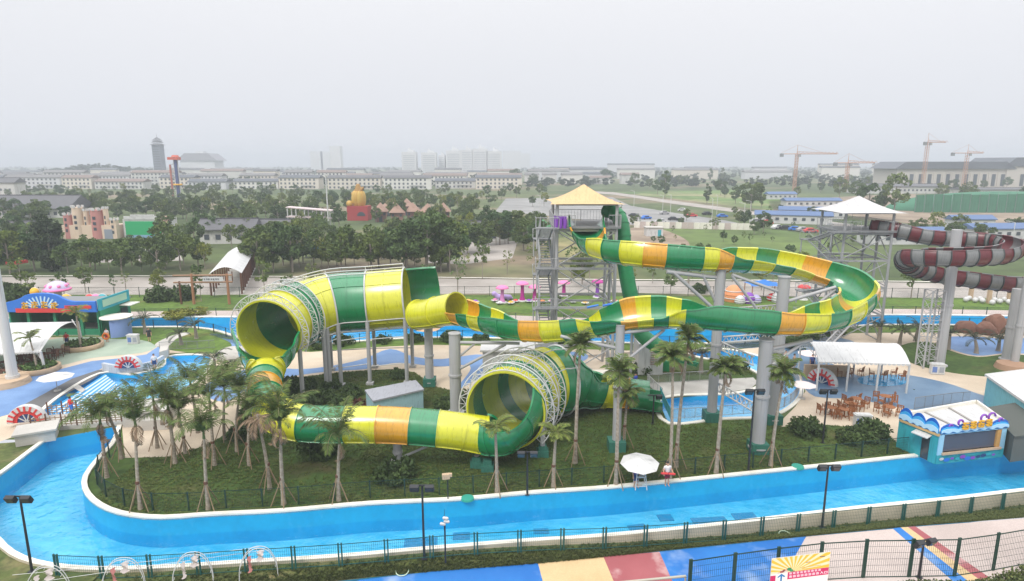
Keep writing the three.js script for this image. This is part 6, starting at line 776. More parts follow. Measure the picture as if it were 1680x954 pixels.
// ---- lawn ornaments on the back lawn ----------------------------------------------------------------
function mushroom(label, [x, y, z], h, m1, m2) { const t = thing('mushroom_ornament', label, 'ornament', [x, y, z], 0, 'mushroom ornaments on the back lawn'); part('stem', new THREE.LatheGeometry([[0.55, 0], [0.32, h * .25], [0.26, h * .7], [0.4, h * .9]].map((p) => new THREE.Vector2(...p)), 14), m2, t); part('cap', new THREE.SphereGeometry(1, 18, 8, 0, TAU, 0, 1.6).scale(1.05, 0.5, 1.05).translate(0, h * .84, 0), m1, t); part('foot', new THREE.CylinderGeometry(0.7, 0.8, 0.18, 14).translate(0, 0.09, 0), mats.white, t); }
const magenta = M(L(0.42, 0.03, 0.25), .5);
mushroom('pink flat topped mushroom ornament left on the back lawn', [-1.56,0,-100.13], 2.8, mats.pink, M(L(.6, .22, .5), .5)); mushroom('tall pink and purple mushroom ornament on the back lawn', [1.68,0,-101.51], 3.3, mats.pink, magenta); mushroom('smaller pink and purple mushroom ornament beside the tall one', [3.66,0,-101.51], 2.6, mats.pink, magenta); mushroom('pink mushroom ornament seen through the tower legs', [8.72,0,-105.39], 2.6, mats.pink, magenta); mushroom('dark pink mushroom ornament behind the tower', [14.24,0,-104.39], 3.0, magenta, mats.purple); mushroom('pink mushroom ornament behind the hairpin bend', [47.74,0,-102.45], 2.4, mats.red, mats.white);
{ const t = thing('animal_ornament', 'lilac crouching animal shaped ornament on the back lawn', 'ornament', [-1,0,-102.45]); part('body', capsules([[[-1.0, .5, 0], [1, .45, 0], .45, .38], [[-1, .5, 0], [-1.5, 1.0, .1], .35, .42], [[1, .4, 0], [1.5, .25, .1], .2, .12], [[-.8, .4, .3], [-.8, .08, .4], .15, .12], [[.8, .4, .3], [.8, .08, .4], .15, .12]], 12, 0.07), M(L(.42, .3, .6), .5), t); t.position.x -= 0.4; }
{ const c = [mats.pink, mats.white, mats.gold, mats.red, mats.purple, M(L(0.6, 0.2, 0.05), .5)]; const pos = [[-2.75,0,-100.58], [-1.93,0,-98.78], [-0.19,0,-98.78], [0.59,0,-100.13], [2.74,0,-100.13], [4.86,0,-99.67], [6.35,0,-100.13], [9.73,0,-99.67], [11.57,0,-98.78], [16.42,0,-100.13], [-5.84,0,-99.67], [-6.75,0,-98.78]]; pos.forEach((p, i) => { const t = thing('flower_ornament', `small ${['pink', 'white', 'golden', 'red', 'purple', 'orange'][i % 6]} flower ornament on the back lawn, ${ORD[i]} of the scattered row`, 'ornament', p, 0, 'small flower ornaments'); part('bloom', new THREE.SphereGeometry(0.42, 12, 8).scale(1, 0.6, 1).translate(0, 0.35, 0), c[i % 6], t); part('petals', Array.from({ length: 6 }, (_, k) => new THREE.SphereGeometry(0.22, 8, 6).scale(1, .5, 1).translate(Math.cos(k * 1.047) * .45, .3, Math.sin(k * 1.047) * .45)), mats.white, t); }); }
{ const kinds = [['purple and white striped barrel ornament', mats.purple, 1228, 497, 1.3], ['white dome ornament', mats.white, 1214, 498, 1.0], ['lilac dome ornament', M(L(.4, .35, .6), .5), 1240, 497, 1.0], ['orange figure ornament', M(L(.7, .28, .12), .5), 1203, 494, 2.0], ['white blue banded dome ornament', mats.white, 1277, 496, 1.3], ['small red ornament', mats.red, 1266, 493, .9]]; for (const [l, m, px, py, s] of kinds) { const b = { 1228: [37.91,0,-100.13], 1214: [36.38,0,-99.67], 1240: [39.08,0,-100.13], 1203: [35.94,0,-101.51], 1277: [42.89,0,-100.58], 1266: [42.36,0,-101.98] }[px], t = thing('dome_ornament', `${l} on the back lawn behind the hairpin bend`, 'ornament', b); part('shell', new THREE.SphereGeometry(1, 16, 10, 0, TAU, 0, 1.9).scale(s * .8, s, s * .8).translate(0, s * .32, 0), m, t); for (let k = 0; k < 3; k++) part('band', new THREE.TorusGeometry(s * .8 * Math.sin(1.0 + k * .3), 0.09, 6, 22).rotateX(Math.PI / 2).translate(0, s * .32 + s * Math.cos(1.0 + k * .3), 0), k % 2 ? m : mats.white, t); } }
{ const t = thing('shade_sail', 'bright blue shade roof on thin posts on the back lawn', 'shelter', [41.15,0,-102.45]); part('roof', tent(5.6, 4, 0.8, .15), M(L(.02, .16, .5), .6), t).position.y = 2.6; for (const [a, b] of [[-1, -1], [1, -1], [1, 1], [-1, 1]]) part('post', pole(a * 2.5, 0, b * 1.7, 2.65, .07), M(L(.3, .1, .05), .6), t); }
{ const t = thing('carousel_top', 'pink and white domed carousel ornament behind the wavy building', 'ornament', [-71.82,0,-99]); part('dome', new THREE.SphereGeometry(2.1, 22, 12, 0, TAU, 0, 1.57).scale(1, .8, 1).translate(0, 3.0, 0), M(L(.55, .5, .7), .5), t); part('brim', new THREE.TorusGeometry(2.2, .25, 8, 28).rotateX(1.57).translate(0, 3, 0), mats.pink, t); for (let i = 0; i < 8; i++) part('dot', new THREE.SphereGeometry(.36, 8, 6).translate(Math.cos(i * .785) * 1.75, 3.75, Math.sin(i * .785) * 1.75), mats.pink, t); part('stem', new THREE.CylinderGeometry(.6, .8, 3, 14).translate(0, 1.5, 0), mats.white, t); t.scale.setScalar(0.8); }
[[-70.49,0,-92.53, mats.pink], [-70.09,0,-94.53, mats.white], [-66.77,0,-93.72, mats.gold], [-63.28,0,-93.72, mats.red], [-62.37,0,-93.72, mats.pink], [-61.36,0,-93.72, mats.teal], [-75.23,0,-98.78, mats.gold]].forEach(([x, y, z, m], i) => { const t = thing('balloon_figure', `round ${['pink', 'white', 'golden', 'red', 'rose', 'teal', 'yellow'][i]} balloon shaped figure behind the wavy building`, 'ornament', [x, y, z]); part('balloon', new THREE.SphereGeometry(.75, 14, 10).translate(0, 2.0, 0), m, t); part('body', new THREE.ConeGeometry(.5, 1.4, 12).translate(0, .7, 0), i % 2 ? mats.pink : mats.white, t); part('stripe', new THREE.TorusGeometry(.74, .07, 6, 20).translate(0, 2, 0), mats.white, t); });
{ const P = [[74.25,0,-101.51], [74.26,0,-100.13], [75.7,0,-101.04], [75.1,0,-99.67], [77.39,0,-100.13], [77.49,0,-99.22], [79.29,0,-100.58], [78.61,0,-98.78], [73.11,0,-100.58], [75.68,0,-98.34]]; P.forEach((p, i) => { const t = thing('lawn_ball', `white round lawn ball below the red and white slide, ${ORD[i]} of the group`, 'ornament', p, 0, 'white lawn balls'); part('ball', new THREE.SphereGeometry(.42, 14, 10).translate(0, .45, 0), mats.white, t); part('foot', new THREE.CylinderGeometry(.12, .2, .1, 10).translate(0, .05, 0), mats.darkSteel, t); }); [[74.78,0,-101.98], [76.08,0,-99.67], [79.63,0,-100.13]].forEach((p, i) => { const t = thing('stone_post', `pale stone post among the white lawn balls, ${ORD[i]} from the left`, 'post', p); part('shaft', box(.5, 2.4, .5, 0, 1.2, 0), mats.stone, t); part('cap', box(.7, .2, .7, 0, 2.5, 0), mats.stone, t); }); }
// ---- amusement park behind the road -----------------------------------------------------------------
const roofGrey = M(L(.13, .13, .14), .8, { map: tex.fade }), plaster = M(L(.62, .61, .59), .8, { map: tex.fade }), winM = M(L(.06, .075, .09), .3);
function gable(w, h, d, over = .5) { const s = new THREE.Shape([[-d / 2 - over, 0], [d / 2 + over, 0], [d / 2 + over, .25], [0, h + .25], [-d / 2 - over, .25]].map((p) => new THREE.Vector2(...p))); return new THREE.ExtrudeGeometry(s, { depth: w + over * 2, bevelEnabled: false }).translate(0, 0, -w / 2 - over).rotateY(Math.PI / 2); }
{ const t = thing('green_hall', 'hall with a bright green front and a white parapet among the park trees', 'building', [-109.58,0,-190]); part('wall', box(12, 5.6, 8, 0, 2.8, -4), mats.white, t); part('green_front', box(10.6, 4.2, .15, 0, 2.9, .1), M(L(.01, .36, .13), .6), t); part('parapet', [box(11, 1, .4, 0, 6, 0), box(7, .5, .4, 0, 6.7, 0)], mats.white, t); part('painted_base', box(10.6, .9, .18, 0, .5, .12), M(L(.2, .35, .5), .6), t); part('side_tower', [box(1.6, 6, 1.6, 6.8, 3, 0), box(2, .6, 2, 6.8, 6.2, 0)], M(L(.5, .3, .25), .7), t); }
{ const t = thing('toy_castle', 'cream and pink toy castle with crown topped towers among the park trees', 'castle', [-124.46,0,-188]), cream = M(L(.66, .52, .4), .7), rose = M(L(.5, .22, .2), .7);
  part('wall', [box(16, 4, 6, 0, 2, -3)], cream, t); [[-6.5, 7, 1.2], [-3.4, 9.2, 1.5], [-1, 8.2, .8], [2.2, 8.4, 1.7], [4.8, 8.8, .7], [7, 5.5, 1.1]].forEach(([x, h, r], i) => { const tw = part('castle_tower', new THREE.CylinderGeometry(r, r * 1.05, h, 14).translate(x, h / 2, -1), i % 3 ? cream : rose, t); part('crown', Array.from({ length: 7 }, (_, k) => box(r * .5, .7, .25, Math.sin(k * .9) * r * 1.05 + x, h + .25, Math.cos(k * .9) * r * 1.05 - 1, k * .9)), mats.white, tw); for (let k = 0; k < 3; k++) part('window', box(r * .5, .9, .1, x, h * .35 + k * 1.6, r - .98), winM, tw); }); part('gate', box(2.4, 2.8, .2, 5.6, 1.4, .1), M(L(.25, .28, .33), .6), t); }
function hall(label, [x, y, z], w, d, wallH, roofH, turn = 0) { const t = thing('tiled_hall', label, 'building', [x, y, z], turn); part('wall', box(w, wallH, d, 0, wallH / 2, -d / 2), plaster, t); const r = part('roof', gable(w, roofH, d, .9).translate(0, wallH, -d / 2), roofGrey, t); part('ridge', box(w + 2, .35, .4, 0, wallH + roofH + .3, -d / 2), M(L(.07, .07, .08), .8), r); for (let i = 0; i < Math.floor(w / 3); i++) part('window', box(1.3, 1.4, .1, -w / 2 + 1.8 + i * 3, wallH * .5, .06), winM, t); return t; }
hall('long low hall with a wide grey tiled roof at the far left', [-204.2,0,-262], 46, 16, 3.5, 5); hall('grey tiled pavilion with a raised gable above the arched walkway', [-78.92,0,-176], 14, 8, 3.8, 2.6, .1); hall('grey tiled pavilion wing right of the raised gable', [-70.67,0,-180], 14, 8, 3.5, 2.4, -.05); hall('brown tiled hall behind the blue parasol row', [-6.97,0,-182], 12, 8, 3, 2.2, .1);
hall('small brown roofed shop at the left behind the conifer', [-140.27,0,-182], 10, 7, 3.2, 2);
{ const t = thing('golden_statue', 'golden lobed statue on a red plinth rising above the park trees', 'statue', [-59.92,0,-252]), g = M(L(.5, .3, .05), .5); part('plinth', [box(8, 5.5, 7, 0, 2.75, 0)], M(L(.36, .04, .04), .7), t); part('arch', new THREE.CylinderGeometry(1.6, 1.6, 7.2, 16, 1, false, 0, Math.PI).rotateX(Math.PI / 2).rotateZ(Math.PI / 2).translate(1.5, 1.8, 0), winM, t); for (let i = 0; i < 10; i++) part('lobe', new THREE.SphereGeometry(1.2, 12, 10).scale(1, 2.6, 1).translate(Math.cos(i * .628) * 1.7, 8.2, Math.sin(i * .628) * 1.7), i % 2 ? g : M(L(.55, .36, .07), .5), t); part('upper_figure', capsules([[[0, 10.5, 0], [0, 12.2, 0], 1.4, 1.1], [[0, 12.4, 0], [0, 13.4, .2], .9, .8], [[-1, 11.4, 0], [-2.3, 10.2, .6], .6, .5], [[1, 11.4, 0], [2.0, 12.4, .6], .6, .5]], 5, .16), M(L(.42, .24, .07), .6), t); part('side_ball', new THREE.SphereGeometry(1.3, 14, 10).translate(-3.2, 6.4, 2), g, t); }
{ const t = thing('drop_tower', 'slender drop tower ride with a red and yellow head above the park', 'ride', [-203.85,0,-395]); part('mast', [box(1.6, 24, 1.6, 0, 12, 0)], M(L(.04, .06, .18), .5), t); part('rail', [box(.4, 24, .4, -1.2, 12, 0), box(.4, 24, .4, 1.2, 12, 0)], mats.white, t); part('ladder_mast', [box(.9, 21, .9, -3.6, 10.5, 0)], M(L(.4, .12, .08), .6), t); part('head', [box(6.2, 1.6, 4, -.8, 24.6, 0), new THREE.CylinderGeometry(1.6, 2.4, 1.2, 12).translate(0, 26, 0)], M(L(.55, .1, .05), .5), t); for (let k = 0; k < 8; k++) part('tie', bar(V(-3.6, 2.5 + k * 2.6, 0), V(0, 3.5 + k * 2.6, 0), .15, 4), mats.steel, t); part('gondola', new THREE.TorusGeometry(2.2, .5, 8, 20).rotateX(1.57).translate(0, 9, 0), mats.gold, t); }
{ const t = thing('ride_frame', 'white steel ride frame with a pale mast in the park', 'ride', [-67.16,0,-212]); for (let i = 0; i < 6; i++) part('frame', [pole(-7 + i * 2.8, 0, 0, 7.5 - i * .3, .18, 6), pole(-7 + i * 2.8, 0, -4, 7.5 - i * .3, .18, 6), bar(V(-7 + i * 2.8, 7.3 - i * .3, 0), V(-7 + i * 2.8, 7.3 - i * .3, -4), .16, 5)], mats.white, t); part('deck', [box(15, .3, 4.6, 0, 4.2, -2, 0, 0, -.04), box(15, .3, 4.6, 0, 7, -2, 0, 0, -.08)], M(L(.6, .5, .5), .7), t); part('mast', pole(6.6, 0, 1, 18, .22, 8), mats.white, t); part('mast_head', box(1.2, .5, .8, 6.6, 18.2, 1), mats.white, t); }
for (const [b, lab] of [[[-50.12,0,-245], 'first'], [[-42.95,0,-240], 'second'], [[-37.77,0,-245], 'third'], [[-31.53,0,-240], 'fourth'], [[-26.11,0,-245], 'fifth'], [[-51.68,0,-272], 'sixth'], [[-44.92,0,-275], 'seventh']]) { const t = thing('thatched_hut', `brown thatched hut right of the golden statue, ${lab} of the village`, 'hut', b, rr(-.2, .2), 'brown thatched huts'); part('wall', box(4.2, 4.2, 4, 0, 2.1, 0), M(L(.26, .14, .11), .9), t); part('roof', new THREE.ConeGeometry(4.2, 3.4, 4).rotateY(Math.PI / 4).translate(0, 5.6, 0), M(L(.33, .21, .16), .95, { map: tex.fade }), t); part('door', box(1.2, 2.2, .1, 0, 1.1, 2.02), winM, t); for (const x of [-1.4, 1.4]) part('window', box(.8, .9, .1, x, 2.9, 2.02), winM, t); }
[768, 780, 792, 804, 815].forEach((px, i) => { const p = [[-12.96,0,-188.2], [-10.72,0,-186.67], [-8.51,0,-185.16], [-6.43,0,-186.67], [-4.43,0,-185.16]][i]; parasol(`blue and white market parasol in the park, ${ORD[i]} from the left`, p, 3.0, 2.4, M(L(.06, .32, .62), .6), 0, 'blue market parasols'); });
{ const t = thing('blue_flume', 'blue water ride trough glimpsed between the dark park trees', 'ride', [-40.6,0,-148]); part('trough', [box(18, 2.2, .3, 0, 2.4, 0), box(18, .3, 3, 0, 1.3, -1.5), box(18, 2.2, .3, 0, 2.4, -3)], M(L(.04, .38, .6), .5), t); for (let i = 0; i < 5; i++) part('post', pole(-8 + i * 4, 0, -1.5, 1.2, .2), mats.white, t); }
{ const t = thing('toy_figures', 'colourful stacked toy sculpture at the left edge of the park', 'sculpture', [-113.08,0,-141]); part('blue_barrel', new THREE.CylinderGeometry(1.3, 1.5, 3.2, 16).translate(-.6, 1.6, 0), mats.blue, t); part('white_cone', new THREE.ConeGeometry(.9, 2.2, 14).translate(-.6, 4.3, 0), M(L(.7, .4, .45), .6), t); part('gold_barrel', new THREE.CylinderGeometry(.9, 1.0, 2.4, 16).translate(2, 2.0, .4), mats.gold, t); part('green_cap', new THREE.SphereGeometry(.9, 14, 8, 0, TAU, 0, 1.57).translate(2, 3.4, .4), mats.tubeGreen, t); part('yellow_band', new THREE.CylinderGeometry(1, 1, .3, 16).translate(2, 3.25, .4), M(L(.8, .7, .05), .5), t); part('base', box(6.5, .6, 3, .8, .3, 0), mats.red, t); }
hall('cream gabled shop with a yellow wall at the far left edge', [-337.86,0,-430], 14, 10, 9, 3);
// ---- the town ------------------------------------------------------------------------------------------
const winGeo = box(1.5, 1.6, .12), houseWalls = [plaster, M(L(.68, .66, .62), .8), M(L(.58, .58, .6), .8), M(L(.66, .6, .52), .8)], roofs = [roofGrey, M(L(.17, .165, .165), .8), M(L(.2, .15, .13), .8), M(L(.1, .11, .125), .8)];
function house([x, z], w, d, storeys, turn, label, group, detail = true) {
  const h = storeys * 3.1 + .4, t = thing('town_house', label, 'house', [x, -.2, z], turn, group), rf = pick(roofs); part('wall', box(w, h, d, 0, h / 2, 0), pick(houseWalls), t);
  const r = part('roof', gable(w, 2.2, d, .6).translate(0, h - .1, 0), rf, t); part('ridge', box(w + 1.2, .3, .35, 0, h + 2.3, 0), M(L(.5, .5, .5), .8), r); for (const s of [-1, 1]) part('gable_wall', box(.4, 1.4, d * .7, s * (w / 2 + .2), h + .8, 0), plaster, r);
  if (detail) for (let f = 0; f < storeys; f++) for (let i = 0; i < Math.floor(w / 3.6); i++) { const q = part('window', winGeo, winM, t); q.position.set(-w / 2 + 2 + i * 3.6, 1.9 + f * 3.1, d / 2 + .03); }
  if (detail) part('balcony', [box(w * .3, .25, 1.2, w * .2, 3.2, d / 2 + .6), box(w * .3, .8, .1, w * .2, 3.7, d / 2 + 1.15)], plaster, t);
}
const rowOf = (d, b0, b1, w0, w1, storeys, label, group, gap, detail) => { let x = b0 * d; while (x < b1 * d) { const w = rr(w0, w1); house([x + w / 2, -d - rr(-12, 12)], w, rr(10, 12), pick(storeys), rr(-.12, .12), label, group, detail); x += w + rr(...gap); } };
rowOf(560, bear(-40), bear(820), 26, 48, [3, 3, 3, 2], 'white three storey house with grey roof in the front row of the far estate', 'front row of white houses', [1, 9], true);
rowOf(650, bear(-40), bear(840), 24, 46, [3, 4], 'white house with grey roof in the second row of the far estate', 'second row of white houses', [2, 14], true);
rowOf(760, bear(-60), bear(1000), 26, 50, [3, 4], 'hazy white house in the third row of the far estate', 'third row of white houses', [4, 24], false);
rowOf(930, bear(-60), bear(1060), 30, 60, [3, 4], 'pale hazy house block behind the far estate', 'hazy rows behind the estate', [6, 40], false);
rowOf(700, bear(860), bear(1010), 14, 24, [2, 3], 'small white house right of the far estate', 'small white houses right of the estate', [3, 12], false);
rowOf(900, bear(1090), bear(1500), 30, 70, [3, 4, 5], 'long pale building in the haze at the right', 'long pale buildings at the right', [10, 50], false);
rowOf(1250, bear(900), bear(1500), 40, 90, [4, 6], 'faint pale block near the right horizon', 'faint blocks near the right horizon', [20, 80], false);
function block(label, [x, , z], w, h, d, m, steps = true, group) { const t = thing('apartment_tower', label, 'building', [x, -.2, z], 0, group); part('wall', box(w, h, d, 0, h / 2, 0), m, t); if (steps) { part('roof_house', [box(w * .4, h * .08, d * .6, w * .1, h * 1.04, 0), box(w * .14, h * .16, d * .3, 0, h * 1.08, 0)], m, t); for (let f = 0; f < Math.floor(h / 3.2) - 1; f++) { const q = part('window_band', box(w * .8, 1.3, .2, 0, 2.2 + f * 3.2, d / 2 + .05), M(L(.42, .44, .47), .4), t); } } }
const conc = M(L(.64, .64, .65), .8); let bandM = null;
[[-180.22,0,-1150, 25, 41], [-145.68,0,-1150, 26, 40], [-126.22,0,-1180, 11, 36], [-105.18,0,-1180, 27, 44], [-80.82,0,-1180, 21, 45], [-57.57,0,-1180, 27, 47], [-32.11,0,-1180, 27, 43], [0,0,-1900, 53, 56], [-566.12,0,-1900, 36, 55], [-417.03,0,-1550, 25, 61], [-541.19,0,-1900, 26, 54], [45.34,0,-2200, 30, 53]].forEach(([x, y, z, w, h], i) => block(`hazy apartment tower on the horizon, ${ORD[i]} of the skyline group`, [x, y, z], w, h, 22, conc, i < 7, 'hazy apartment towers on the horizon'));
{ const t = thing('pagoda_tower', 'lone blue grey tower with a pointed tiered roof on the left horizon', 'building', [-486.97,0,-900]), m = M(L(.16, .18, .22), .8); part('wall', box(11, 46, 11, 0, 23, 0), m, t); for (let i = 0; i < 13; i++) part('window_band', box(9.2, 1.5, .3, 0, 4 + i * 3.3, 5.6), winM, t); for (let i = 0; i < 2; i++) part('eave', new THREE.CylinderGeometry(5.5 - i, 10.5 - i * 2, 2.2, 4).rotateY(Math.PI / 4).translate(0, 47 + i * 3.4, 0), roofGrey, t); part('roof', new THREE.ConeGeometry(7.5, 5, 4).rotateY(Math.PI / 4).translate(0, 54.5, 0), roofGrey, t); part('spire', pole(0, 56, 0, 61, .4, 6, .1), roofGrey, t); }
{ const t = thing('great_hall', 'broad hazy hall with a big hipped roof right of the lone tower', 'building', [-689.31,0,-1450]), s = new THREE.Shape([[-30, 22], [30, 22], [17, 35], [-17, 35]].map((p) => new THREE.Vector2(...p))); part('wall', box(50, 22, 30, 0, 11, 0), conc, t); part('roof', new THREE.ExtrudeGeometry(s, { depth: 34, bevelEnabled: false }).translate(0, 0, -17), M(L(.24, .23, .25), .8), t); part('roof_house', box(12, 4, 10, 0, 36.5, 0), conc, t); t.scale.set(1.5, 1.22, 1.5); }
{ // large hall at the right horizon
  const t = thing('convention_hall', 'huge pale hall with a dark grey roof and tall window strips at the right horizon', 'building', [332.39,0,-560], -.05), wl = M(L(.52, .48, .43), .8), rf = M(L(.11, .12, .14), .7); part('wall', [box(95, 17, 40, 47, 8.5, -20), box(90, 19, 50, 135, 9.5, -24)], wl, t);
  const rg = (w, h0, h1, d, x) => new THREE.ExtrudeGeometry(new THREE.Shape([[-w / 2 - 3, h0], [w / 2 + 3, h0], [w / 2 - 6, h1], [-w / 2 + 6, h1]].map((p) => new THREE.Vector2(...p))), { depth: d, bevelEnabled: false }).translate(x, 0, -d + 2); part('roof', [rg(95, 17, 23, 44, 47), rg(92, 19, 26.5, 54, 136)], rf, t);
  for (let i = 0; i < 22; i++) { const x = 12 + i * 7.6; if (i === 11) continue; part('window', box(3, 10, .3, x, 7.5, i > 10 ? 1.2 : .2), winM, t); part('pilaster', box(1.1, 13, .8, x + 3.6, 7.2, i > 10 ? 1.3 : .3), wl, t); }
}
hall('white flat shed before the convention hall', [283.82,0,-470], 60, 20, 5, 1.5); hall('white long shed right of the net fence', [332.34,0,-440], 50, 14, 4, 1);
{ // construction site
  const t = thing('net_fence', 'long green construction net wall with thin posts at the right', 'fence', [181.63,0,-290], -.03), net = M(L(.06, .20, .12), .95, { map: tex.fade }); for (let i = 0; i < 26; i++) { part('net_panel', box(3.9, 8 + (i % 3) * .3 + rr(-.3, .3), .12, 2 + i * 4, 4, rr(-.3, .3), rr(-.06, .06)), net, t); part('post', pole(i * 4, 0, .4, 8.6 + rr(-.4, .5), .1, 5), mats.darkSteel, t); } part('net_mound', [new THREE.SphereGeometry(1, 24, 10, 0, TAU, 0, 1.57).scale(56, 8.8, 16).translate(52, 0, -17)], net, t);
}
const crane = (label, [x, y, z], h, j1, j2, turn) => { const t = thing('tower_crane', label, 'crane', [x, 0, z], turn, 'tower cranes over the building site'), m = M(L(.5, .27, .17), .7), s = .95, g = []; for (const [a, b] of [[-s, -s], [s, -s], [s, s], [-s, s]]) g.push(pole(a, 0, b, h, .22, 4)); const lt = []; for (let k = 0; k < h / 2.2 - 1; k++) for (const f of [-s, s]) lt.push(bar(V(-s, k * 2.2, f), V(s, k * 2.2 + 2.2, f), .13, 4), bar(V(f, k * 2.2, -s), V(f, k * 2.2 + 2.2, s), .13, 4)); part('mast', [...g, ...lt], m, t); const jib = [bar(V(-j2, h, 0), V(j1, h, 0), .3, 4), bar(V(0, h + 1.8, 0), V(j1, h + .4, 0), .16, 4)]; for (let k = 0; k < j1; k += 3) jib.push(bar(V(k, h, 0), V(k + 1.5, h + 1.5, 0), .12, 4), bar(V(k + 1.5, h + 1.5, 0), V(k + 3, h, 0), .12, 4)); part('jib', jib, m, t); part('apex', [bar(V(0, h, 0), V(0, h + 7, 0), .35, 4, .12), bar(V(0, h + 7, 0), V(j1 * .7, h + .5, 0), .08, 4), bar(V(0, h + 7, 0), V(-j2, h + .4, 0), .08, 4)], m, t); part('counterweight', box(2.6, 2.6, 1.6, -j2 + .8, h - 1, 0), mats.darkSteel, t); part('cab', box(1.7, 2, 1.6, 1.5, h - 1.3, 1.2), M(L(.3, .3, .3), .5), t); };
crane('tower crane with a long jib at the left of the building site', [226.97,0,-520], 29, 32, 13, 0); crane('lower tower crane second from the left', [257.92,0,-500], 22, 22, 11, .1); crane('tallest tower crane before the convention hall', [329.91,0,-520], 38, 16, 3, .15); crane('tower crane at the right before the convention hall roof', [380.05,0,-545], 30, 14, 14, .1);
const shedRoof = M(L(.10, .16, .30), .7), blueShed = (label, [x, , z], w, d, turn) => { const t = thing('site_shed', label, 'shed', [x, 0, z], turn, 'white site sheds with blue roofs'); part('wall', box(w, 3, d, 0, 1.5, 0), mats.white, t); part('roof', gable(w, 1.3, d, .4).translate(0, 3, 0), shedRoof, t); for (let i = 0; i < Math.floor(w / 3); i++) part('window', box(1.2, 1, .1, -w / 2 + 1.6 + i * 3, 1.7, d / 2 + .05), winM, t); };
blueShed('long white site shed with a blue roof nearest the road', [104.23,0,-238], 26, 6, -.35); blueShed('second white site shed with a blue roof behind the first', [122.02,0,-262], 24, 6, -.35); blueShed('blue roofed shed below the grey tent roof', [109.12,0,-178], 22, 7, .05); blueShed('blue roofed site shed at the right of the coil slide', [147.2,0,-190], 26, 7, .1); blueShed('far blue roofed shed in the building site', [153.17,0,-330], 28, 7, 0); blueShed('blue roofed shed left of the tower crane', [166.33,0,-400], 18, 6, .1); blueShed('small blue shed on the green terrace', [157.33,0,-220], 14, 5, 0);
// fields, parking lot, roads in the middle distance
struct('parking_lot', sheet([[-7.79,-293.32],[-3.83,-405.07],[65.39,-419.54],[61.96,-335.49],[73.32,-286.12],[82.99,-249.27],[85.78,-225.02],[52.61,-220.72],[28.46,-249.27],[10.61,-279.25]], 0.03), mats.asphalt);
struct('highway', sheet([[58.79,-479.36],[72.49,-451.77],[87.57,-355.9],[100.19,-293.32],[111.48,-238.98],[117.64,-212.58],[126.53,-225.02],[118.7,-254.75],[108.25,-317.27],[94.68,-385.14],[78.46,-489.31],[64.98,-510.49]], 0.04), mats.road);
struct('rough_field', sheet([[39.15,-205],[53.71,-216.57],[84.17,-220.72],[94.27,-201.41],[82.32,-152.86],[59.79,-134.64],[40.29,-134.64],[27.59,-143.19],[5.88,-152.86],[10.8,-188.2]], 0.02), T(tex.land, 1, { color: L(1.25, 1.35, 1.0) }));
struct('bare_earth', sheet(smooth([[36.51,-212.58],[47.18,-225.02],[50.71,-212.58],[49.81,-179.35],[44.67,-166.28],[36.13,-171.28],[30.92,-179.35]], 30, true), 0.05), mats.dirt); struct('bare_earth', sheet([[150.5,-378.92],[283.7,-469.8],[308.16,-378.92],[184.44,-225.02],[147.17,-234.14],[143.18,-279.25],[122.72,-300.9]], 0.02), mats.dirt); struct('park_paving', sheet([[-22.02,-163.89],[-12.21,-182.21],[1.74,-182.21],[0,-148.85],[-10.77,-139.65],[-19.08,-141.4]], 0.02), mats.road); struct('park_paving', sheet([[-107.05,-161.56],[-87.75,-166.28],[-75.43,-145.03],[-95.4,-141.4]], 0.02), mats.road); struct('green_pitch', sheet([[6.78,-254.75],[11.65,-266.44],[13.94,-225.02],[8.26,-216.57]], 0.06), M(L(.03, .2, .06), .9)); struct('field_green', sheet([[78.46,-489.31],[181.04,-533.58],[199.48,-469.8],[124.92,-286.12],[114.38,-335.49],[99.52,-405.07]], 0.02), T(tex.land, 1, { color: L(1.2, 1.5, 1.1) }));
{ const t = thing('long_wall', 'long pale boundary wall between the parking lot and the rough field', 'wall'), a = V(42.09,0,-220.72), b = V(81.13,0,-212.58); for (let i = 0; i < 20; i++) { const p = a.clone().lerp(b, (i + .5) / 20), l = a.distanceTo(b) / 20; part('wall_panel', box(l - .1, 2.2, .25, p.x, 1.1, p.z, Math.atan2(-(b.z - a.z), b.x - a.x)), pick([mats.pathPink, mats.coping]), t); } }
{ const t = thing('field_hut', 'small white hut standing in the rough field', 'hut', [43.46,0,-196]); part('wall', box(5, 2.6, 4, 0, 1.3, 0), mats.white, t); part('roof', box(5.6, .2, 4.6, 0, 2.7, 0), mats.concrete, t); part('door', box(1, 2, .1, 1.4, 1, 2.03), mats.teal, t); }
const carGeo = (() => { const s = new THREE.Shape(); s.moveTo(-2.1, .35); s.lineTo(-2.1, .85); s.lineTo(-1.5, 1.0); s.lineTo(-1.0, 1.45); s.lineTo(.6, 1.45); s.lineTo(1.2, .95); s.lineTo(2.1, .8); s.lineTo(2.15, .35); return new THREE.ExtrudeGeometry(s, { depth: 1.6, bevelEnabled: true, bevelSize: .07, bevelThickness: .07, bevelSegments: 2 }).translate(0, 0, -.8); })(), cabinGeo = box(1.9, .36, 1.78, -.15, 1.2, 0), wheelGeo = new THREE.CylinderGeometry(.33, .33, .24, 14).rotateX(Math.PI / 2), paints = [['white', mats.white], ['silver', mats.steel], ['black', mats.black], ['red', mats.red], ['blue', mats.blue]];
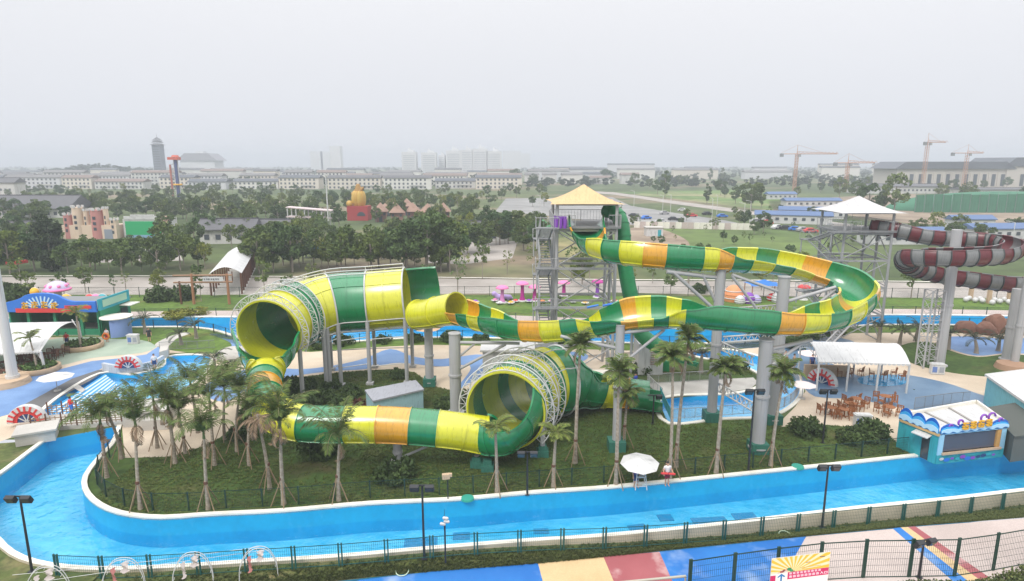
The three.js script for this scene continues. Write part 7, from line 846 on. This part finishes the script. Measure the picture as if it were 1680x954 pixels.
[[45.08,0,-279.25], [50.64,0,-266.44], [53.29,0,-254.75], [66.29,0,-279.25], [74.69,0,-266.44], [78.91,0,-297.06], [83.86,0,-275.94], [86.37,0,-263.42], [91,0,-238.98], [93.21,0,-234.14], [89.85,0,-216.57], [92.1,0,-214.56], [93.47,0,-210.63], [95.23,0,-208.72], [95.92,0,-205], [55.74,0,-238.98], [62.84,0,-249.27], [50.84,0,-335.49]].forEach((p, i) => { const [n, m] = paints[(i * 2) % 5], t = thing('parked_car', `${n} car beyond the rough field, ${ORD[i]} of the parked and passing cars`, 'car', p, rr(-.5, .5), 'cars beyond the rough field'); part('body', carGeo, m, t); part('windows', cabinGeo, mats.glassDark, t); for (const [a, b] of [[-1.3, -.8], [1.3, -.8], [-1.3, .8], [1.3, .8]]) part('wheel', wheelGeo, mats.black, t).position.set(a, .33, b); });
const lampGeo = merge([pole(0, 0, 0, 8, .09, 6), bar(V(0, 8, 0), V(1.4, 8.3, 0), .06, 5), box(.6, .1, .2, 1.5, 8.3, 0)]);
[[65.49,0,-279.25], [70.61,0,-286.12], [79.46,0,-254.75], [89.09,0,-279.25], [81.5,0,-225.02], [88.73,0,-238.98], [61.79,0,-326.13], [12.2,0,-279.25], [7.94,0,-225.02], [120.25,0,-152.86]].forEach((p, i) => { const t = thing('street_lamp', `thin white street lamp along the far roads, ${ORD[i]} of the scattered row`, 'lamp', p, rr(0, 3), 'thin street lamps along the far roads'); part('post', lampGeo, mats.white, t); part('lamp_head', box(.7, .14, .26, 1.5, 8.3, 0), mats.white, t); });
{ const t = thing('low_hill', 'low wooded hill in the haze at the left', 'hill'); t.userData = { kind: 'structure' }; part('slope', [[190, 1150, 80, 12], [140, 1230, 70, 9], [240, 1180, 60, 9]].map(([px, d, r, h]) => new THREE.SphereGeometry(1, 30, 12, 0, TAU, 0, 1.57).scale(r, h, 50).translate(bear(px) * d, 0, -d)), M(L(.045, .07, .04), 1, { map: tex.fade }), t); }

// ---- labels that tell alike things apart: nearest landmark, then order from the left --------------------
{
  const marks = [[60, 'behind the left canopy'], [130, 'behind the wavy building'], [200, 'left of the green hall'], [270, 'around the green hall'], [340, 'left of the wooden gate'], [430, 'around the arched walkway'], [500, 'above the first drum mouth'], [600, 'above the first drum'], [680, 'above the right drum end'], [770, 'above the yellow hood'], [870, 'left of the parking lot'], [1010, 'beside the cream tent roof'], [1150, 'above the upper flume'], [1340, 'above the hairpin bend'], [1480, 'around the grey tent roof'], [9999, 'above the red white coil']];
  const base = { 'thin young trees before the road': 'thin young street tree', 'thin young trees behind the flume': 'thin young tree', 'thin trees left of the tower': 'thin bare trunked tree', 'trees along the far side of the road': 'leafy roadside tree', 'trees inside the amusement park': 'green park tree', 'trees of the grove behind the park': 'grove tree behind the park', 'hazy trees before the white houses': 'hazy tree before the white houses', 'hazy trees over the right fields': 'hazy field tree', 'trees behind the coil slide': 'green tree', 'front row of white houses': 'front row white house', 'second row of white houses': 'second row white house', 'third row of white houses': 'hazy third row house', 'hazy rows behind the estate': 'pale hazy block', 'small white houses right of the estate': 'small white house', 'long pale buildings at the right': 'long pale building', 'faint blocks near the right horizon': 'faint horizon block', 'chairs under the left canopy': 'dark red chair', 'brown wooden chairs on the right terrace': null };
  const sets = {};
  for (const o of scene.children) { const g = o.userData?.group, b = base[g]; if (!b) continue; const px = 840 + 1029 * o.position.x / -o.position.z, m = marks.find((q) => px < q[0])[1]; (sets[g + '|' + m] ??= []).push([o, px, b, m]); }
  for (const k of Object.keys(sets)) sets[k].sort((a, b) => a[1] - b[1]).forEach(([o, , b, m], i, all) => { o.userData.label = all.length === 1 ? `single ${b} ${m}` : `${b} ${m}, ${i < 20 ? ORD[i] : 'twenty ' + ORD[i - 20]} from the left`; });
  const seats = {}; for (const o of scene.children) if (o.userData?.group === 'brown wooden chairs on the right terrace') (seats[o.userData.label] ??= []).push(o);
  for (const k of Object.keys(seats)) seats[k].sort((a, b) => a.position.x - b.position.x).forEach((o, i, all) => { if (all.length > 1) o.userData.label = k + ', ' + ORD[i] + ' from the left'; });
}

renderer.render(scene, camera);
